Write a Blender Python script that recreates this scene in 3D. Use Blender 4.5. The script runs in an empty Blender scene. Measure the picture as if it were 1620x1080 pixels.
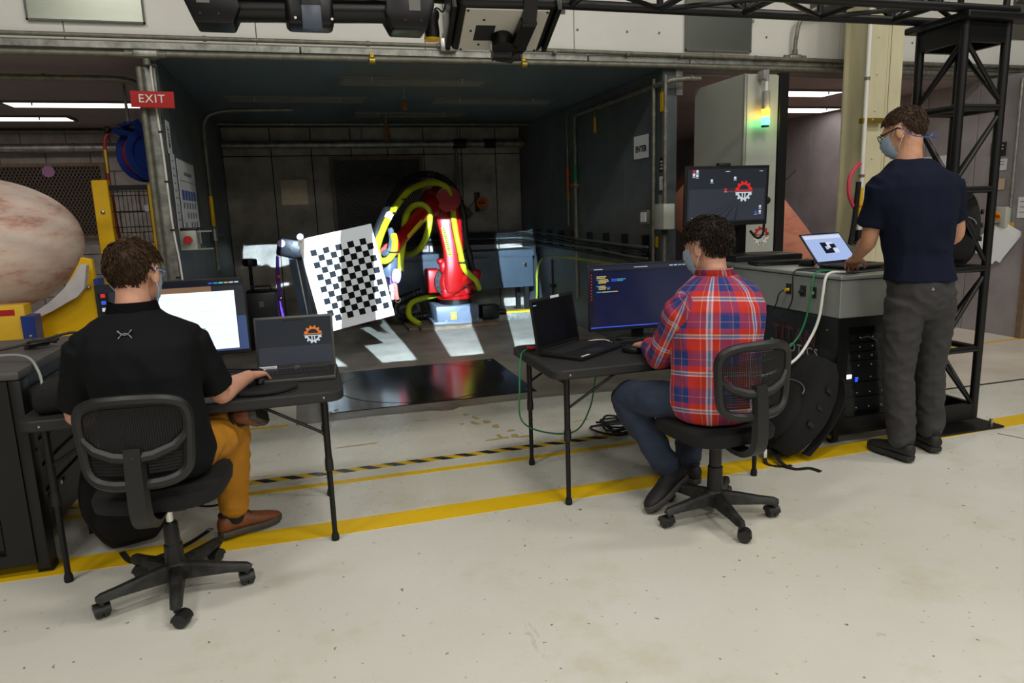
import bpy, bmesh, math, random
from mathutils import Vector, Matrix, Euler, noise
from math import sin, cos, pi, radians as rad, sqrt, atan2, hypot

S = bpy.context.scene
COL = S.collection
# ---------------------------------------------------------------- camera
cd = bpy.data.cameras.new('camera'); cam = bpy.data.objects.new('camera', cd); COL.objects.link(cam)
cd.sensor_width = 36.0; cd.lens = 24.798; cd.clip_start = .05; cd.clip_end = 100
_p, _r, _y = rad(10.6303), rad(-1.94423), rad(16.106)
_fw = Vector((sin(_y)*cos(_p), cos(_y)*cos(_p), -sin(_p)))
_rt0 = Vector((cos(_y), -sin(_y), 0)); _up0 = _rt0.cross(_fw)
_rt = cos(_r)*_rt0 + sin(_r)*_up0; _up = -sin(_r)*_rt0 + cos(_r)*_up0
cam.matrix_world = Matrix(((_rt.x, _up.x, -_fw.x, 0), (_rt.y, _up.y, -_fw.y, 0), (_rt.z, _up.z, -_fw.z, 1.42), (0, 0, 0, 1)))
S.camera = cam
# ---------------------------------------------------------------- world, exposure
W = bpy.data.worlds.new('hall_ambient'); S.world = W; W.use_nodes = True
W.node_tree.nodes['Background'].inputs[0].default_value = (.86, .93, 1, 1)
W.node_tree.nodes['Background'].inputs[1].default_value = .022
S.view_settings.view_transform = 'Standard'; S.view_settings.look = 'None'
S.view_settings.exposure = 0.0; S.view_settings.gamma = 1.0; S.view_settings.use_curve_mapping = False
# ---------------------------------------------------------------- hall lamps (high-bay fixtures above and behind the camera)
def hall_lamp(loc, size, power, col=(1, .97, .9)):
    l = bpy.data.lights.new('hall_lamp', 'AREA'); l.shape = 'RECTANGLE'; l.size, l.size_y = size
    l.energy = power; l.color = col
    o = bpy.data.objects.new('hall_lamp', l); COL.objects.link(o); o.location = loc
for loc, pw in (((-2.8, .9, 6.2), 105), ((1.6, .9, 6.2), 100), ((5.6, 1.2, 6.2), 100), ((-2.8, -3.2, 6.2), 120), ((1.6, -3.2, 6.2), 130), ((5.6, -3.2, 6.2), 130), ):
    hall_lamp(loc, (1.3, .5), pw)
for x in (-3.5, 2.0, 7.5): hall_lamp((x, -11, 5.8), (4.5, 5.0), 330)      # the rows of fixtures further back in the hall

# ================================================================ helpers
def lin(c): return tuple((x/12.92 if x <= .04045 else ((x+.055)/1.055)**2.4) for x in (v/255. for v in c[:3]))
MATS = {}
def mat(name, col, rough=.5, metal=0., var=0., vscale=6., bump=0., bscale=40., spec=.5, emit=None, alpha=None, coat=0., stretch=None, col2=None):
    if name in MATS: return MATS[name]
    m = bpy.data.materials.new(name); m.use_nodes = True; nt = m.node_tree; b = nt.nodes['Principled BSDF']
    c = lin(col); b.inputs['Base Color'].default_value = (*c, 1); b.inputs['Roughness'].default_value = rough
    b.inputs['Metallic'].default_value = metal; b.inputs['Specular IOR Level'].default_value = spec
    if coat: b.inputs['Coat Weight'].default_value = coat; b.inputs['Coat Roughness'].default_value = .1
    tc = None
    if var or bump:
        tc = nt.nodes.new('ShaderNodeTexCoord'); vec = tc.outputs['Object']
        if stretch:
            mp = nt.nodes.new('ShaderNodeMapping'); mp.inputs['Scale'].default_value = stretch
            nt.links.new(vec, mp.inputs[0]); vec = mp.outputs[0]
    if var:
        n = nt.nodes.new('ShaderNodeTexNoise'); n.inputs['Scale'].default_value = vscale; n.inputs['Detail'].default_value = 5
        n.inputs['Roughness'].default_value = .6
        nt.links.new(vec, n.inputs['Vector'])
        r = nt.nodes.new('ShaderNodeValToRGB'); r.color_ramp.elements[0].position = .32; r.color_ramp.elements[1].position = .68
        c0 = tuple(max(0, x*(1-var)) for x in c); c1 = lin(col2) if col2 else tuple(min(1, x*(1+var)) for x in c)
        r.color_ramp.elements[0].color = (*c0, 1); r.color_ramp.elements[1].color = (*c1, 1)
        nt.links.new(n.outputs['Fac'], r.inputs[0]); nt.links.new(r.outputs[0], b.inputs['Base Color'])
    if bump:
        n2 = nt.nodes.new('ShaderNodeTexNoise'); n2.inputs['Scale'].default_value = bscale; n2.inputs['Detail'].default_value = 3
        nt.links.new(vec, n2.inputs['Vector'])
        bp = nt.nodes.new('ShaderNodeBump'); bp.inputs['Strength'].default_value = bump; bp.inputs['Distance'].default_value = .01
        nt.links.new(n2.outputs['Fac'], bp.inputs['Height']); nt.links.new(bp.outputs[0], b.inputs['Normal'])
    if emit:
        b.inputs['Emission Color'].default_value = (*lin(emit[0]), 1); b.inputs['Emission Strength'].default_value = emit[1]
    if alpha is not None:
        b.inputs['Transmission Weight'].default_value = 1; b.inputs['IOR'].default_value = 1.45; b.inputs['Alpha'].default_value = alpha
    MATS[name] = m
    return m

class MB:
    """collects shapes into one bmesh"""
    def __init__(s): s.bm = bmesh.new(); s.mi = 0
    def _new(s, f0):
        for f in s.bm.faces[f0:] if False else []: pass
    def box(s, c, d, rot=None, bev=0., seg=2):
        M = Matrix.Translation(c) @ (rotm(rot)) @ Matrix.Diagonal((d[0], d[1], d[2], 1))
        r = bmesh.ops.create_cube(s.bm, size=1, matrix=M)
        if bev:
            es = {e for v in r['verts'] for e in v.link_edges}
            bmesh.ops.bevel(s.bm, geom=list(es), offset=bev, segments=seg, affect='EDGES', profile=.5)
        return s
    def b2(s, a, b, bev=0., seg=2):
        return s.box([(a[i]+b[i])/2 for i in range(3)], [abs(b[i]-a[i]) for i in range(3)], None, bev, seg)
    def tube(s, pts, r, n=10, closed=False, cap=True, flat=1.):
        P = [Vector(p) for p in pts]; N = len(P)
        R = r if isinstance(r, (list, tuple)) else [r]*N
        rings = []; up = None
        for i in range(N):
            if closed: t = P[(i+1) % N]-P[i-1]
            else: t = P[min(i+1, N-1)]-P[max(i-1, 0)]
            if t.length < 1e-9: t = Vector((0, 0, 1))
            t.normalize()
            if up is None:
                a = Vector((0, 0, 1)) if abs(t.z) < .9 else Vector((1, 0, 0)); up = (a-t*a.dot(t)).normalized()
            else:
                up = up-t*up.dot(t)
                if up.length < 1e-6: up = t.orthogonal()
                up.normalize()
            sd = t.cross(up)
            rings.append([s.bm.verts.new(P[i]+R[i]*(cos(2*pi*k/n)*up*flat+sin(2*pi*k/n)*sd)) for k in range(n)])
        m = N if closed else N-1
        for i in range(m):
            A, B = rings[i], rings[(i+1) % N]
            for k in range(n): s.bm.faces.new((A[k], A[(k+1) % n], B[(k+1) % n], B[k]))
        if cap and not closed:
            s.bm.faces.new(rings[0][::-1]); s.bm.faces.new(rings[-1])
        return s
    def cyl(s, a, b, r, n=16, r2=None): return s.tube([a, b], [r, r if r2 is None else r2], n)
    def bar(s, a, b, w, h, up=(0, 0, 1), bev=0.):
        a, b = Vector(a), Vector(b); y = (b-a); L = y.length; y.normalize(); u = Vector(up); x = y.cross(u)
        if x.length < 1e-5: x = y.orthogonal()
        x.normalize(); z = x.cross(y)
        R = Matrix((x, y, z)).transposed().to_4x4()
        r = bmesh.ops.create_cube(s.bm, size=1, matrix=Matrix.Translation((a+b)/2) @ R @ Matrix.Diagonal((w, L, h, 1)))
        if bev:
            es = {e for v in r['verts'] for e in v.link_edges}
            bmesh.ops.bevel(s.bm, geom=list(es), offset=bev, segments=2, affect='EDGES', profile=.5)
        return s
    def lathe(s, prof, n=24, M=None, cap=True):
        M = M or Matrix.Identity(4); rings = []
        for r, z in prof: rings.append([s.bm.verts.new(M @ Vector((r*cos(2*pi*k/n), r*sin(2*pi*k/n), z))) for k in range(n)])
        for i in range(len(rings)-1):
            A, B = rings[i], rings[i+1]
            for k in range(n): s.bm.faces.new((A[k], A[(k+1) % n], B[(k+1) % n], B[k]))
        if cap: s.bm.faces.new(rings[0][::-1]); s.bm.faces.new(rings[-1])
        return s
    def prism(s, poly, h, M=None, bev=0.):
        M = M or Matrix.Identity(4)
        a = [s.bm.verts.new(M @ Vector((p[0], p[1], 0))) for p in poly]; b = [s.bm.verts.new(M @ Vector((p[0], p[1], h))) for p in poly]
        fs = [s.bm.faces.new(a[::-1]), s.bm.faces.new(b)]; n = len(poly)
        for k in range(n): fs.append(s.bm.faces.new((a[k], a[(k+1) % n], b[(k+1) % n], b[k])))
        if bev:
            bmesh.ops.bevel(s.bm, geom=list({e for f in fs for e in f.edges}), offset=bev, segments=2, affect='EDGES', profile=.5)
        return s
    def ell(s, c, r, rot=None, u=20, v=12):
        M = Matrix.Translation(c) @ rotm(rot) @ Matrix.Diagonal((r[0], r[1], r[2], 1))
        bmesh.ops.create_uvsphere(s.bm, u_segments=u, v_segments=v, radius=1, matrix=M); return s
    def loft(s, rings, cap=True):
        V = [[s.bm.verts.new(p) for p in r] for r in rings]; n = len(V[0])
        for i in range(len(V)-1):
            for k in range(n): s.bm.faces.new((V[i][k], V[i][(k+1) % n], V[i+1][(k+1) % n], V[i+1][k]))
        if cap: s.bm.faces.new(V[0][::-1]); s.bm.faces.new(V[-1])
        return s
    def quad(s, *p): s.bm.faces.new([s.bm.verts.new(q) for q in p]); return s

def rotm(rot):
    if rot is None: return Matrix.Identity(4)
    if isinstance(rot, Matrix): return rot.to_4x4()
    return Euler(rot).to_matrix().to_4x4()
def Tm(loc, rot=None): return Matrix.Translation(loc) @ rotm(rot)
def obj(name, mb, m, parent=None, smooth=True, world=False, ang=38):
    bm = mb.bm if isinstance(mb, MB) else mb
    bmesh.ops.recalc_face_normals(bm, faces=bm.faces[:])
    if smooth:
        a = rad(ang)
        for f in bm.faces: f.smooth = True
        for e in bm.edges: e.smooth = not (len(e.link_faces) == 2 and e.calc_face_angle(0) > a)
    me = bpy.data.meshes.new(name); bm.to_mesh(me); bm.free()
    return link(name, me, m, parent, world)
def link(name, me, m, parent=None, world=False):
    ms = m if isinstance(m, (list, tuple)) else [m]
    if not me.materials:
        for x in ms: me.materials.append(MATS[x] if isinstance(x, str) else x)
    o = bpy.data.objects.new(name, me); COL.objects.link(o)
    if parent is not None:
        o.parent = parent
        if world: o.matrix_local = wm(parent).inverted()
    return o
def wm(o):
    M = o.matrix_basis.copy()
    while o.parent: o = o.parent; M = o.matrix_basis @ M
    return M
def tag(o, label, cat, group=None):
    o['label'] = label; o['category'] = cat
    if group: o['group'] = group
    return o
def thing(name, label, cat, loc=(0, 0, 0), rz=0., group=None, rot=None):
    o = bpy.data.objects.new(name, None); COL.objects.link(o); o.empty_display_size = .1
    o.location = loc; o.rotation_euler = rot if rot else (0, 0, rz)
    return tag(o, label, cat, group)
def struct(name, mb, m, parent=None, smooth=False, label=None):
    o = obj(name, mb, m, parent, smooth)
    if parent is None: o['kind'] = 'structure'
    if label: o['label'] = label
    return o
def copy_tree(o, parent=None):
    c = o.copy(); COL.objects.link(c); c.parent = parent
    for ch in [x for x in bpy.data.objects if x.parent == o]:
        copy_tree(ch, c)
    return c
def text_bm(txt, size, depth=.002, bold=0., spacing=1., align='CENTER'):
    cu = bpy.data.curves.new('t', 'FONT'); cu.body = txt; cu.size = size; cu.extrude = depth/2; cu.offset = bold
    cu.align_x = align; cu.align_y = 'CENTER'; cu.space_character = spacing; cu.resolution_u = 3
    o = bpy.data.objects.new('t', cu); COL.objects.link(o)
    dg = bpy.context.evaluated_depsgraph_get(); dg.update()
    me = bpy.data.meshes.new_from_object(o.evaluated_get(dg)); bm = bmesh.new(); bm.from_mesh(me)
    bpy.data.objects.remove(o); bpy.data.curves.remove(cu); bpy.data.meshes.remove(me)
    return bm
def text(name, txt, size, m, parent, M, depth=.002, bold=0., spacing=1., align='CENTER'):
    bm = text_bm(txt, size, depth, bold, spacing, align); bm.transform(M)
    o = obj(name, bm, m, parent, False); o['label'] = 'lettering reading '+txt if name == 'lettering' else name
    return o
def spline(P, n=8, closed=False):
    P = [Vector(p) for p in P]; out = []; N = len(P); m = N if closed else N-1
    for i in range(m):
        if closed: a, b, c, d = P[i-1], P[i], P[(i+1) % N], P[(i+2) % N]
        else: a, b, c, d = P[max(i-1, 0)], P[i], P[i+1], P[min(i+2, N-1)]
        for k in range(n):
            t = k/n; out.append(.5*((2*b)+(-a+c)*t+(2*a-5*b+4*c-d)*t*t+(-a+3*b-3*c+d)*t**3))
    if not closed: out.append(P[-1])
    return out
UPX = Matrix.Rotation(pi/2, 4, 'X')      # XY drawing stood upright, facing -Y
def nodes(m): return m.node_tree.nodes, m.node_tree.links
# ================================================================ materials of the place
mat('white_panel', (232, 230, 222), .35, var=.04, vscale=2)
mat('galv', (150, 150, 142), .42, .75, var=.35, vscale=14)
mat('galv_dull', (128, 126, 112), .5, .5, var=.25, vscale=20)
mat('booth_paint', (82, 90, 93), .42, var=.22, vscale=3, bump=.05, bscale=8)
mat('booth_ceiling', (78, 90, 95), .5, var=.12, vscale=2.5)
mat('bay_ceiling', (150, 138, 138), .6, var=.08, vscale=3)
mat('concrete_panel', (170, 162, 148), .75, var=.3, vscale=3.5, bump=.2, bscale=22)
mat('block_grey', (168, 162, 156), .8, var=.2, vscale=6, bump=.3, bscale=40)
mat('bay_wall', (150, 147, 150), .6, var=.18, vscale=2.2, bump=.1, bscale=14)
mat('joint_dark', (38, 36, 34), .9)
mat('black_metal', (15, 15, 15), .42, .2, var=.15, vscale=9)
mat('black_matte', (16, 16, 16), .75)
mat('black_plastic', (17, 17, 18), .5, var=.1, vscale=30)
mat('dark_gloss', (16, 16, 18), .12)
mat('grey_enamel', (178, 180, 170), .35, var=.04, vscale=2)
mat('cream_paint', (214, 206, 172), .5, var=.12, vscale=5, stretch=(1, 1, .25))
mat('brass', (188, 160, 70), .35, .8)
mat('yellow_paint', (236, 186, 10), .38, var=.06, vscale=8)
mat('blue_paint', (36, 62, 140), .35)
mat('red_sign', (190, 30, 28), .4)
mat('white_paint', (238, 236, 230), .5)
mat('paper', (226, 228, 232), .7)
mat('black_ink', (30, 32, 34), .7)
mat('blue_ink', (70, 96, 165), .7)
mat('grey_ink', (128, 134, 142), .7)
mat('steel', (190, 190, 188), .3, .9)
mat('chrome', (215, 215, 212), .15, 1.)
mat('tube_light', (255, 255, 255), .4, emit=((255, 244, 238), 4.5))
mat('fixture_dark', (104, 102, 98), .5)
mat('lens_grey', (150, 150, 146), .4)
mat('orange', (226, 106, 22), .45)
mat('green_band', (40, 132, 80), .5)
mat('red_hose', (150, 36, 44), .5)
mat('beige_plate', (214, 196, 166), .4, .25, var=.12, vscale=9)
mat('wood_frame', (120, 100, 78), .7, var=.2, vscale=12)

# ---- floor material: painted concrete with scuffs, drips and specks
def floor_mat():
    m = bpy.data.materials.new('painted_concrete'); m.use_nodes = True; N, L = nodes(m); b = N['Principled BSDF']
    tc = N.new('ShaderNodeTexCoord')
    def nz(scale, det=6, rough=.6, stretch=None):
        n = N.new('ShaderNodeTexNoise'); n.inputs['Scale'].default_value = scale; n.inputs['Detail'].default_value = det; n.inputs['Roughness'].default_value = rough
        if stretch:
            mp = N.new('ShaderNodeMapping'); mp.inputs['Scale'].default_value = stretch; L.new(tc.outputs['Object'], mp.inputs[0]); L.new(mp.outputs[0], n.inputs['Vector'])
        else: L.new(tc.outputs['Object'], n.inputs['Vector'])
        return n
    def ramp(src, stops):
        r = N.new('ShaderNodeValToRGB'); cr = r.color_ramp
        while len(cr.elements) < len(stops): cr.elements.new(.5)
        for e, (p, c) in zip(cr.elements, stops): e.position = p; e.color = (*c, 1)
        L.new(src, r.inputs[0]); return r
    def mix(a, bb, fac, mode='MULTIPLY'):
        x = N.new('ShaderNodeMix'); x.data_type = 'RGBA'; x.blend_type = mode
        if isinstance(fac, float): x.inputs[0].default_value = fac
        else: L.new(fac, x.inputs[0])
        L.new(a, x.inputs[6])
        if isinstance(bb, tuple): x.inputs[7].default_value = (*bb, 1)
        else: L.new(bb, x.inputs[7])
        return x.outputs[2]
    base = ramp(nz(.55, 4).outputs['Fac'], [(.35, lin((206, 203, 190))), (.65, lin((219, 217, 208)))])
    c = base.outputs[0]
    c = mix(c, lin((196, 188, 160)), ramp(nz(1.7, 7, .7).outputs['Fac'], [(.53, (0, 0, 0)), (.72, (.75, .75, .75))]).outputs[0], 'MIX')
    c = mix(c, lin((170, 150, 110)), ramp(nz(9, 5, .6).outputs['Fac'], [(.665, (0, 0, 0)), (.74, (.6, .6, .6))]).outputs[0], 'MIX')
    c = mix(c, lin((70, 64, 50)), ramp(nz(34, 2, .5).outputs['Fac'], [(.71, (0, 0, 0)), (.745, (.75, .75, .75))]).outputs[0], 'MIX')
    c = mix(c, lin((150, 142, 120)), ramp(nz(2.2, 8, .75, (6, .7, 1)).outputs['Fac'], [(.64, (0, 0, 0)), (.70, (.5, .5, .5))]).outputs[0], 'MIX')
    L.new(c, b.inputs['Base Color'])
    r = ramp(nz(3, 5).outputs['Fac'], [(.3, (.2, .2, .2)), (.7, (.38, .38, .38))]); L.new(r.outputs[0], b.inputs['Roughness'])
    bp = N.new('ShaderNodeBump'); bp.inputs['Strength'].default_value = .06; bp.inputs['Distance'].default_value = .01
    L.new(nz(18, 4).outputs['Fac'], bp.inputs['Height']); L.new(bp.outputs[0], b.inputs['Normal'])
    MATS['floor'] = m
floor_mat()
mat('bare_concrete', (134, 128, 116), .42, var=.3, vscale=2.6, bump=.1, bscale=18)
mat('dirty_concrete', (206, 196, 182), .5, var=.14, vscale=1.6, bump=.08, bscale=14)
mat('steel_plate', (30, 30, 30), .16, .35, var=.5, vscale=5, bump=.04, bscale=10)
def hazard_mat():
    m = bpy.data.materials.new('hazard_stripes'); m.use_nodes = True; N, L = nodes(m); b = N['Principled BSDF']
    tc = N.new('ShaderNodeTexCoord'); sp = N.new('ShaderNodeSeparateXYZ'); L.new(tc.outputs['Object'], sp.inputs[0])
    a = N.new('ShaderNodeMath'); a.operation = 'MULTIPLY'; a.inputs[1].default_value = 1.1; L.new(sp.outputs[1], a.inputs[0])
    s_ = N.new('ShaderNodeMath'); s_.operation = 'ADD'; L.new(sp.outputs[0], s_.inputs[0]); L.new(a.outputs[0], s_.inputs[1])
    w = N.new('ShaderNodeMath'); w.operation = 'PINGPONG'; w.inputs[1].default_value = .07; L.new(s_.outputs[0], w.inputs[0])
    g = N.new('ShaderNodeMath'); g.operation = 'GREATER_THAN'; g.inputs[1].default_value = .035; L.new(w.outputs[0], g.inputs[0])
    x = N.new('ShaderNodeMix'); x.data_type = 'RGBA'; L.new(g.outputs[0], x.inputs[0])
    x.inputs[6].default_value = (*lin((224, 182, 30)), 1); x.inputs[7].default_value = (*lin((34, 36, 40)), 1)
    L.new(x.outputs[2], b.inputs['Base Color']); b.inputs['Roughness'].default_value = .35
    MATS['hazard'] = m
hazard_mat()
def worn_yellow():
    m = mat('floor_yellow', (232, 190, 28), .35); N, L = nodes(m); b = N['Principled BSDF']
    tc = N.new('ShaderNodeTexCoord'); n = N.new('ShaderNodeTexNoise'); n.inputs['Scale'].default_value = 14; n.inputs['Detail'].default_value = 8; n.inputs['Roughness'].default_value = .75
    L.new(tc.outputs['Object'], n.inputs['Vector']); r = N.new('ShaderNodeValToRGB'); r.color_ramp.elements[0].position = .28; r.color_ramp.elements[1].position = .36
    r.color_ramp.elements[0].color = (*lin((206, 196, 150)), 1); r.color_ramp.elements[1].color = (*lin((230, 188, 26)), 1)
    L.new(n.outputs['Fac'], r.inputs[0]); L.new(r.outputs[0], b.inputs['Base Color'])
worn_yellow()

# ================================================================ floor
struct('floor', MB().b2((-7, -7, -.12), (13, 13, 0)), 'floor')
poly = [(-.15, 4.93), (.35, 4.95), (.8, 4.92), (.86, 4.88), (.95, 4.88), (1.0, 4.93), (1.67, 4.95), (2.2, 4.9), (3.3, 4.93), (3.3, 10.1), (-.95, 10.1), (-.95, 5.8), (-.15, 5.8)]
struct('floor_booth', MB().prism(poly, .0015), 'bare_concrete', label='bare grey concrete patch of the booth floor')
struct('floor_right', MB().prism([(4.15, 3.98), (13, 3.98), (13, 12.9), (3.5, 12.9), (3.5, 5.9), (4.15, 5.5)], .001), 'dirty_concrete', label='stained beige concrete beyond the joint')
t = thing('turntable_plate', 'glossy black steel floor plate with a round turntable seam', 'floor plate', (.875, 5.795, .0015))
obj('plate', MB().b2((-.795, -.665, 0), (.795, .665, .006)), 'steel_plate', t, False)
mb = MB(); pts = [(.69*cos(k*2*pi/64), .64*sin(k*2*pi/64), .0065) for k in range(64)]; mb.tube(pts, .005, 6, closed=True, flat=.3)
obj('seam_ring', mb, 'black_matte', t)
for sx in (-1, 1):
    for sy in (-1, 1): obj('bolt_cap', MB().cyl((sx*.74, sy*.6, .005), (sx*.74, sy*.6, .009), .018, 10), 'steel', t)
tag(obj('frame_angle', MB().b2((.02, 5.06, .0015), (.06, 5.75, .035)).b2((.02, 5.06, .0015), (.10, 5.09, .03)), 'galv', None, False), 'galvanised angle rail edging the black turntable plate', 'rail')
def marking(a, b, m, label, h=.002):
    return tag(obj('floor_marking', MB().b2((a[0], a[1], 0), (b[0], b[1], h)), m, None, False), label, 'floor marking')
def band(pts, w, m, label):          # hand-painted band, slightly crooked
    mb = MB(); lo = [(x, y) for x, y in pts]; hi = [(x, y+w) for x, y in pts][::-1]
    mb.prism(lo+hi, .002); return tag(obj('floor_marking', mb, m, None, False), label, 'floor marking')
band([(-4, 3.15), (-1.3, 3.125), (0, 3.085), (1.7, 3.075), (3.0, 3.11), (4.2, 3.155), (8, 3.25)], .15, 'floor_yellow', 'wide yellow painted line running past the folding table legs')
band([(-1.6, 3.735), (-.38, 3.72), (1.16, 3.69), (1.8, 3.71), (2.8, 3.74)], .05, 'floor_yellow', 'narrow yellow painted line beside the striped hazard tape')
marking((-1.5, 3.875), (2.8, 3.935), 'hazard', 'black and yellow striped hazard tape across the floor')
marking((-1.9, 4.93), (-.2, 4.965), 'floor_yellow', 'faded yellow line ending at the bare concrete patch')
band([(4.6, 5.02), (6.75, 5.12), (9, 5.2)], .05, 'floor_yellow', 'thin yellow line at the foot of the grey wall panel')
tag(obj('floor_joint', MB().b2((4.1, 3.955, 0), (13, 3.98, .0022)), 'joint_dark', None, False), 'dark expansion joint between white and beige floor', 'floor joint')
mb = MB(); mb.tube(spline([(3.9, 3.08, .001), (4.0, 2.8, .001), (4.02, 2.6, .001), (4.1, 2.2, .001), (4.02, 1.5, .001)], 6), .004, 5, flat=.3)
tag(obj('floor_crack', mb, 'joint_dark'), 'thin dark crack in the white floor by the truss foot', 'crack')
# worn-through patches of old tape
mat('old_tape', (170, 150, 104), .7, var=.2, vscale=20)
random.seed(4)
mb = MB()
for (x, y, w, d, a) in [(.23, 4.33, .27, .022, .02), (1.05, 4.62, .03, .09, .3), (1.1, 4.5, .05, .07, .2), (1.13, 4.38, .05, .09, -.2), (1.02, 4.5, .04, .1, .35), (1.08, 4.12, .16, .03, .1), (1.1, 4.17, .03, .08, .1), (1.19, 4.14, .05, .08, -.3), (1.25, 4.1, .1, .04, -.1), (.93, 4.52, .03, .03, 0), (1.0, 4.72, .03, .03, .3), (1.2, 4.25, .05, .04, .4), (-.35, 3.99, .16, .01, .03), (.7, 4.7, .07, .012, -.3), (1.7, 4.28, .14, .014, .1), (1.5, 4.05, .09, .012, .1)]:
    n = 7; M = Tm((x, y, 0), (0, 0, a))
    pl = [(w/2*max(-1, min(1, 1.3*cos(2*pi*k/n)))*random.uniform(.85, 1.1), d/2*max(-1, min(1, 1.3*sin(2*pi*k/n)))*random.uniform(.85, 1.1)) for k in range(n)]
    mb.prism(pl, .0012, M)
tag(obj('tape_residue', mb, 'old_tape', None, False), 'brown remnants of torn tape on the white floor', 'tape residue')['kind'] = 'stuff'

# ================================================================ facade above the bays
f = struct('wall_header', MB().b2((-7, 5.84, 2.66), (13, 6.0, 5.6)), 'white_panel')
xs = [-6.6, -5.2, -3.8, -2.4, -1.45, -.2, 1.05, 2.3, 3.62, 4.95, 6.2, 7.6, 9.2]
for a, b_ in zip(xs, xs[1:]):
    obj('panel', MB().b2((a+.003, 5.8, 2.66), (b_-.003, 5.845, 5.58), .003, 1), 'white_panel', f, False)
# galvanised channel and conduit runs on the header
t = thing('header_channel', 'galvanised steel channel along the bottom of the white header wall', 'channel', (0, 5.78, 2.63))
for a, b_ in [(-7, -2.2), (-2.195, .1), (.105, 2.4), (2.405, 3.35), (3.355, 8), (8.005, 13)]:
    obj('rail', MB().b2((a, -.03, -.025), (b_, .06, .03), .006, 1), 'galv', t)
def conduit(path, r, m, label, clamps=(), n=10, grp=None, name='conduit', cm='galv_dull', cr=1.25):
    t = thing(name, label, 'conduit', path[0], group=grp)
    o = Vector(path[0]); obj('pipe', MB().tube([Vector(p)-o for p in path], r, n), m, t)
    for c, d in clamps:
        c = Vector(c)-o; d = Vector(d).normalized()
        obj('clamp', MB().cyl(c-d*.012, c+d*.012, r*cr, 12), cm, t)
    return t
X1 = Vector((1, 0, 0)); Z1 = Vector((0, 0, 1))
conduit([(-7, 5.732, 2.685), (1.12, 5.732, 2.685)], .016, 'galv_dull', 'thin conduit along the channel left of the square junction box', [((x, 5.732, 2.685), X1) for x in (-3.4, -2.1, -.55, .6)])
conduit([(1.31, 5.732, 2.68), (5.0, 5.732, 2.66), (13, 5.732, 2.64)], .018, 'galv_dull', 'thin conduit along the channel right of the square junction box', [((x, 5.732, 2.665), X1) for x in (1.6, 2.1, 2.75, 3.25, 4.0)])
conduit([(-7, 5.745, 2.57), (-1.03, 5.745, 2.57)], .02, 'galv_dull', 'conduit under the channel left of the oval fitting')
conduit([(-.86, 5.745, 2.575), (3.2, 5.745, 2.585), (13, 5.745, 2.565)], .022, 'galv_dull', 'conduit under the channel right of the oval fitting')
for x, lbl in ((.62, 'small brass pipe clamp on the header conduit beneath the scanner bar'), (1.83, 'small brass pipe clamp on the header conduit beside the projector')):
    t = thing('pipe_clamp', lbl, 'clamp', (x, 5.74, 2.56), group='brass clamps under the header')
    obj('clamp', MB().box((0, -.02, .03), (.03, .03, .06), None, .006).cyl((-.02, -.03, 0), (.02, -.03, 0), .026, 12), 'brass', t)
    obj('screw', MB().cyl((0, -.03, .05), (0, -.05, .05), .008, 8), 'brass', t)
t = thing('conduit_fitting', 'oval cast conduit fitting above the exit sign', 'conduit fitting', (-.945, 5.74, 2.57))
obj('body', MB().box((0, 0, 0), (.19, .055, .065), None, .027, 4), 'galv_dull', t); obj('cover', MB().box((0, -.03, 0), (.15, .01, .04), None, .004), 'galv', t)
for a, b_ in (((.08, 0, 0), (.13, 0, 0)), ((-.13, 0, 0), (-.08, 0, 0)), ((0, 0, -.07), (0, 0, -.03))): obj('hub', MB().cyl(a, b_, .026), 'galv_dull', t)
t = thing('junction_box', 'square galvanised junction box on the header conduit under the projector', 'junction box', (1.215, 5.732, 2.685))
obj('body', MB().box((0, 0, .005), (.13, .07, .1), None, .006), 'galv', t); obj('cover', MB().box((0, -.037, .005), (.12, .006, .09), None, .002), 'steel', t)
for a, b_ in (((-.09, 0, 0), (-.06, 0, 0)), ((.06, 0, 0), (.09, 0, 0)), ((-.02, 0, .05), (-.02, 0, .09))): obj('hub', MB().cyl(a, b_, .02), 'galv_dull', t)
conduit([(1.195, 5.732, 2.78), (1.195, 5.732, 3.1), (1.175, 5.732, 3.6)], .012, 'galv', 'thin vertical conduit rising from the square junction box')
# junction on the right with conduit sweeping up
t = thing('conduit_tee', 'cast conduit tee under the grey metal access panel', 'conduit fitting', (4.42, 5.75, 2.68))
obj('body', MB().box((0, 0, 0), (.14, .06, .06), None, .02, 3), 'galv', t)
for a, b_ in (((.07, 0, 0), (.11, 0, 0)), ((-.11, 0, 0), (-.07, 0, 0)), ((0, 0, .03), (0, 0, .07))): obj('hub', MB().cyl(a, b_, .024), 'galv_dull', t)
conduit(spline([(4.42, 5.75, 2.75), (4.42, 5.74, 2.85), (4.45, 5.72, 3.0), (4.6, 5.68, 3.1), (4.95, 5.6, 3.2), (5.5, 5.5, 3.35), (6.3, 5.4, 3.6)], 5), .018, 'galv', 'conduit sweeping up from the cast tee toward the column')
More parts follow.
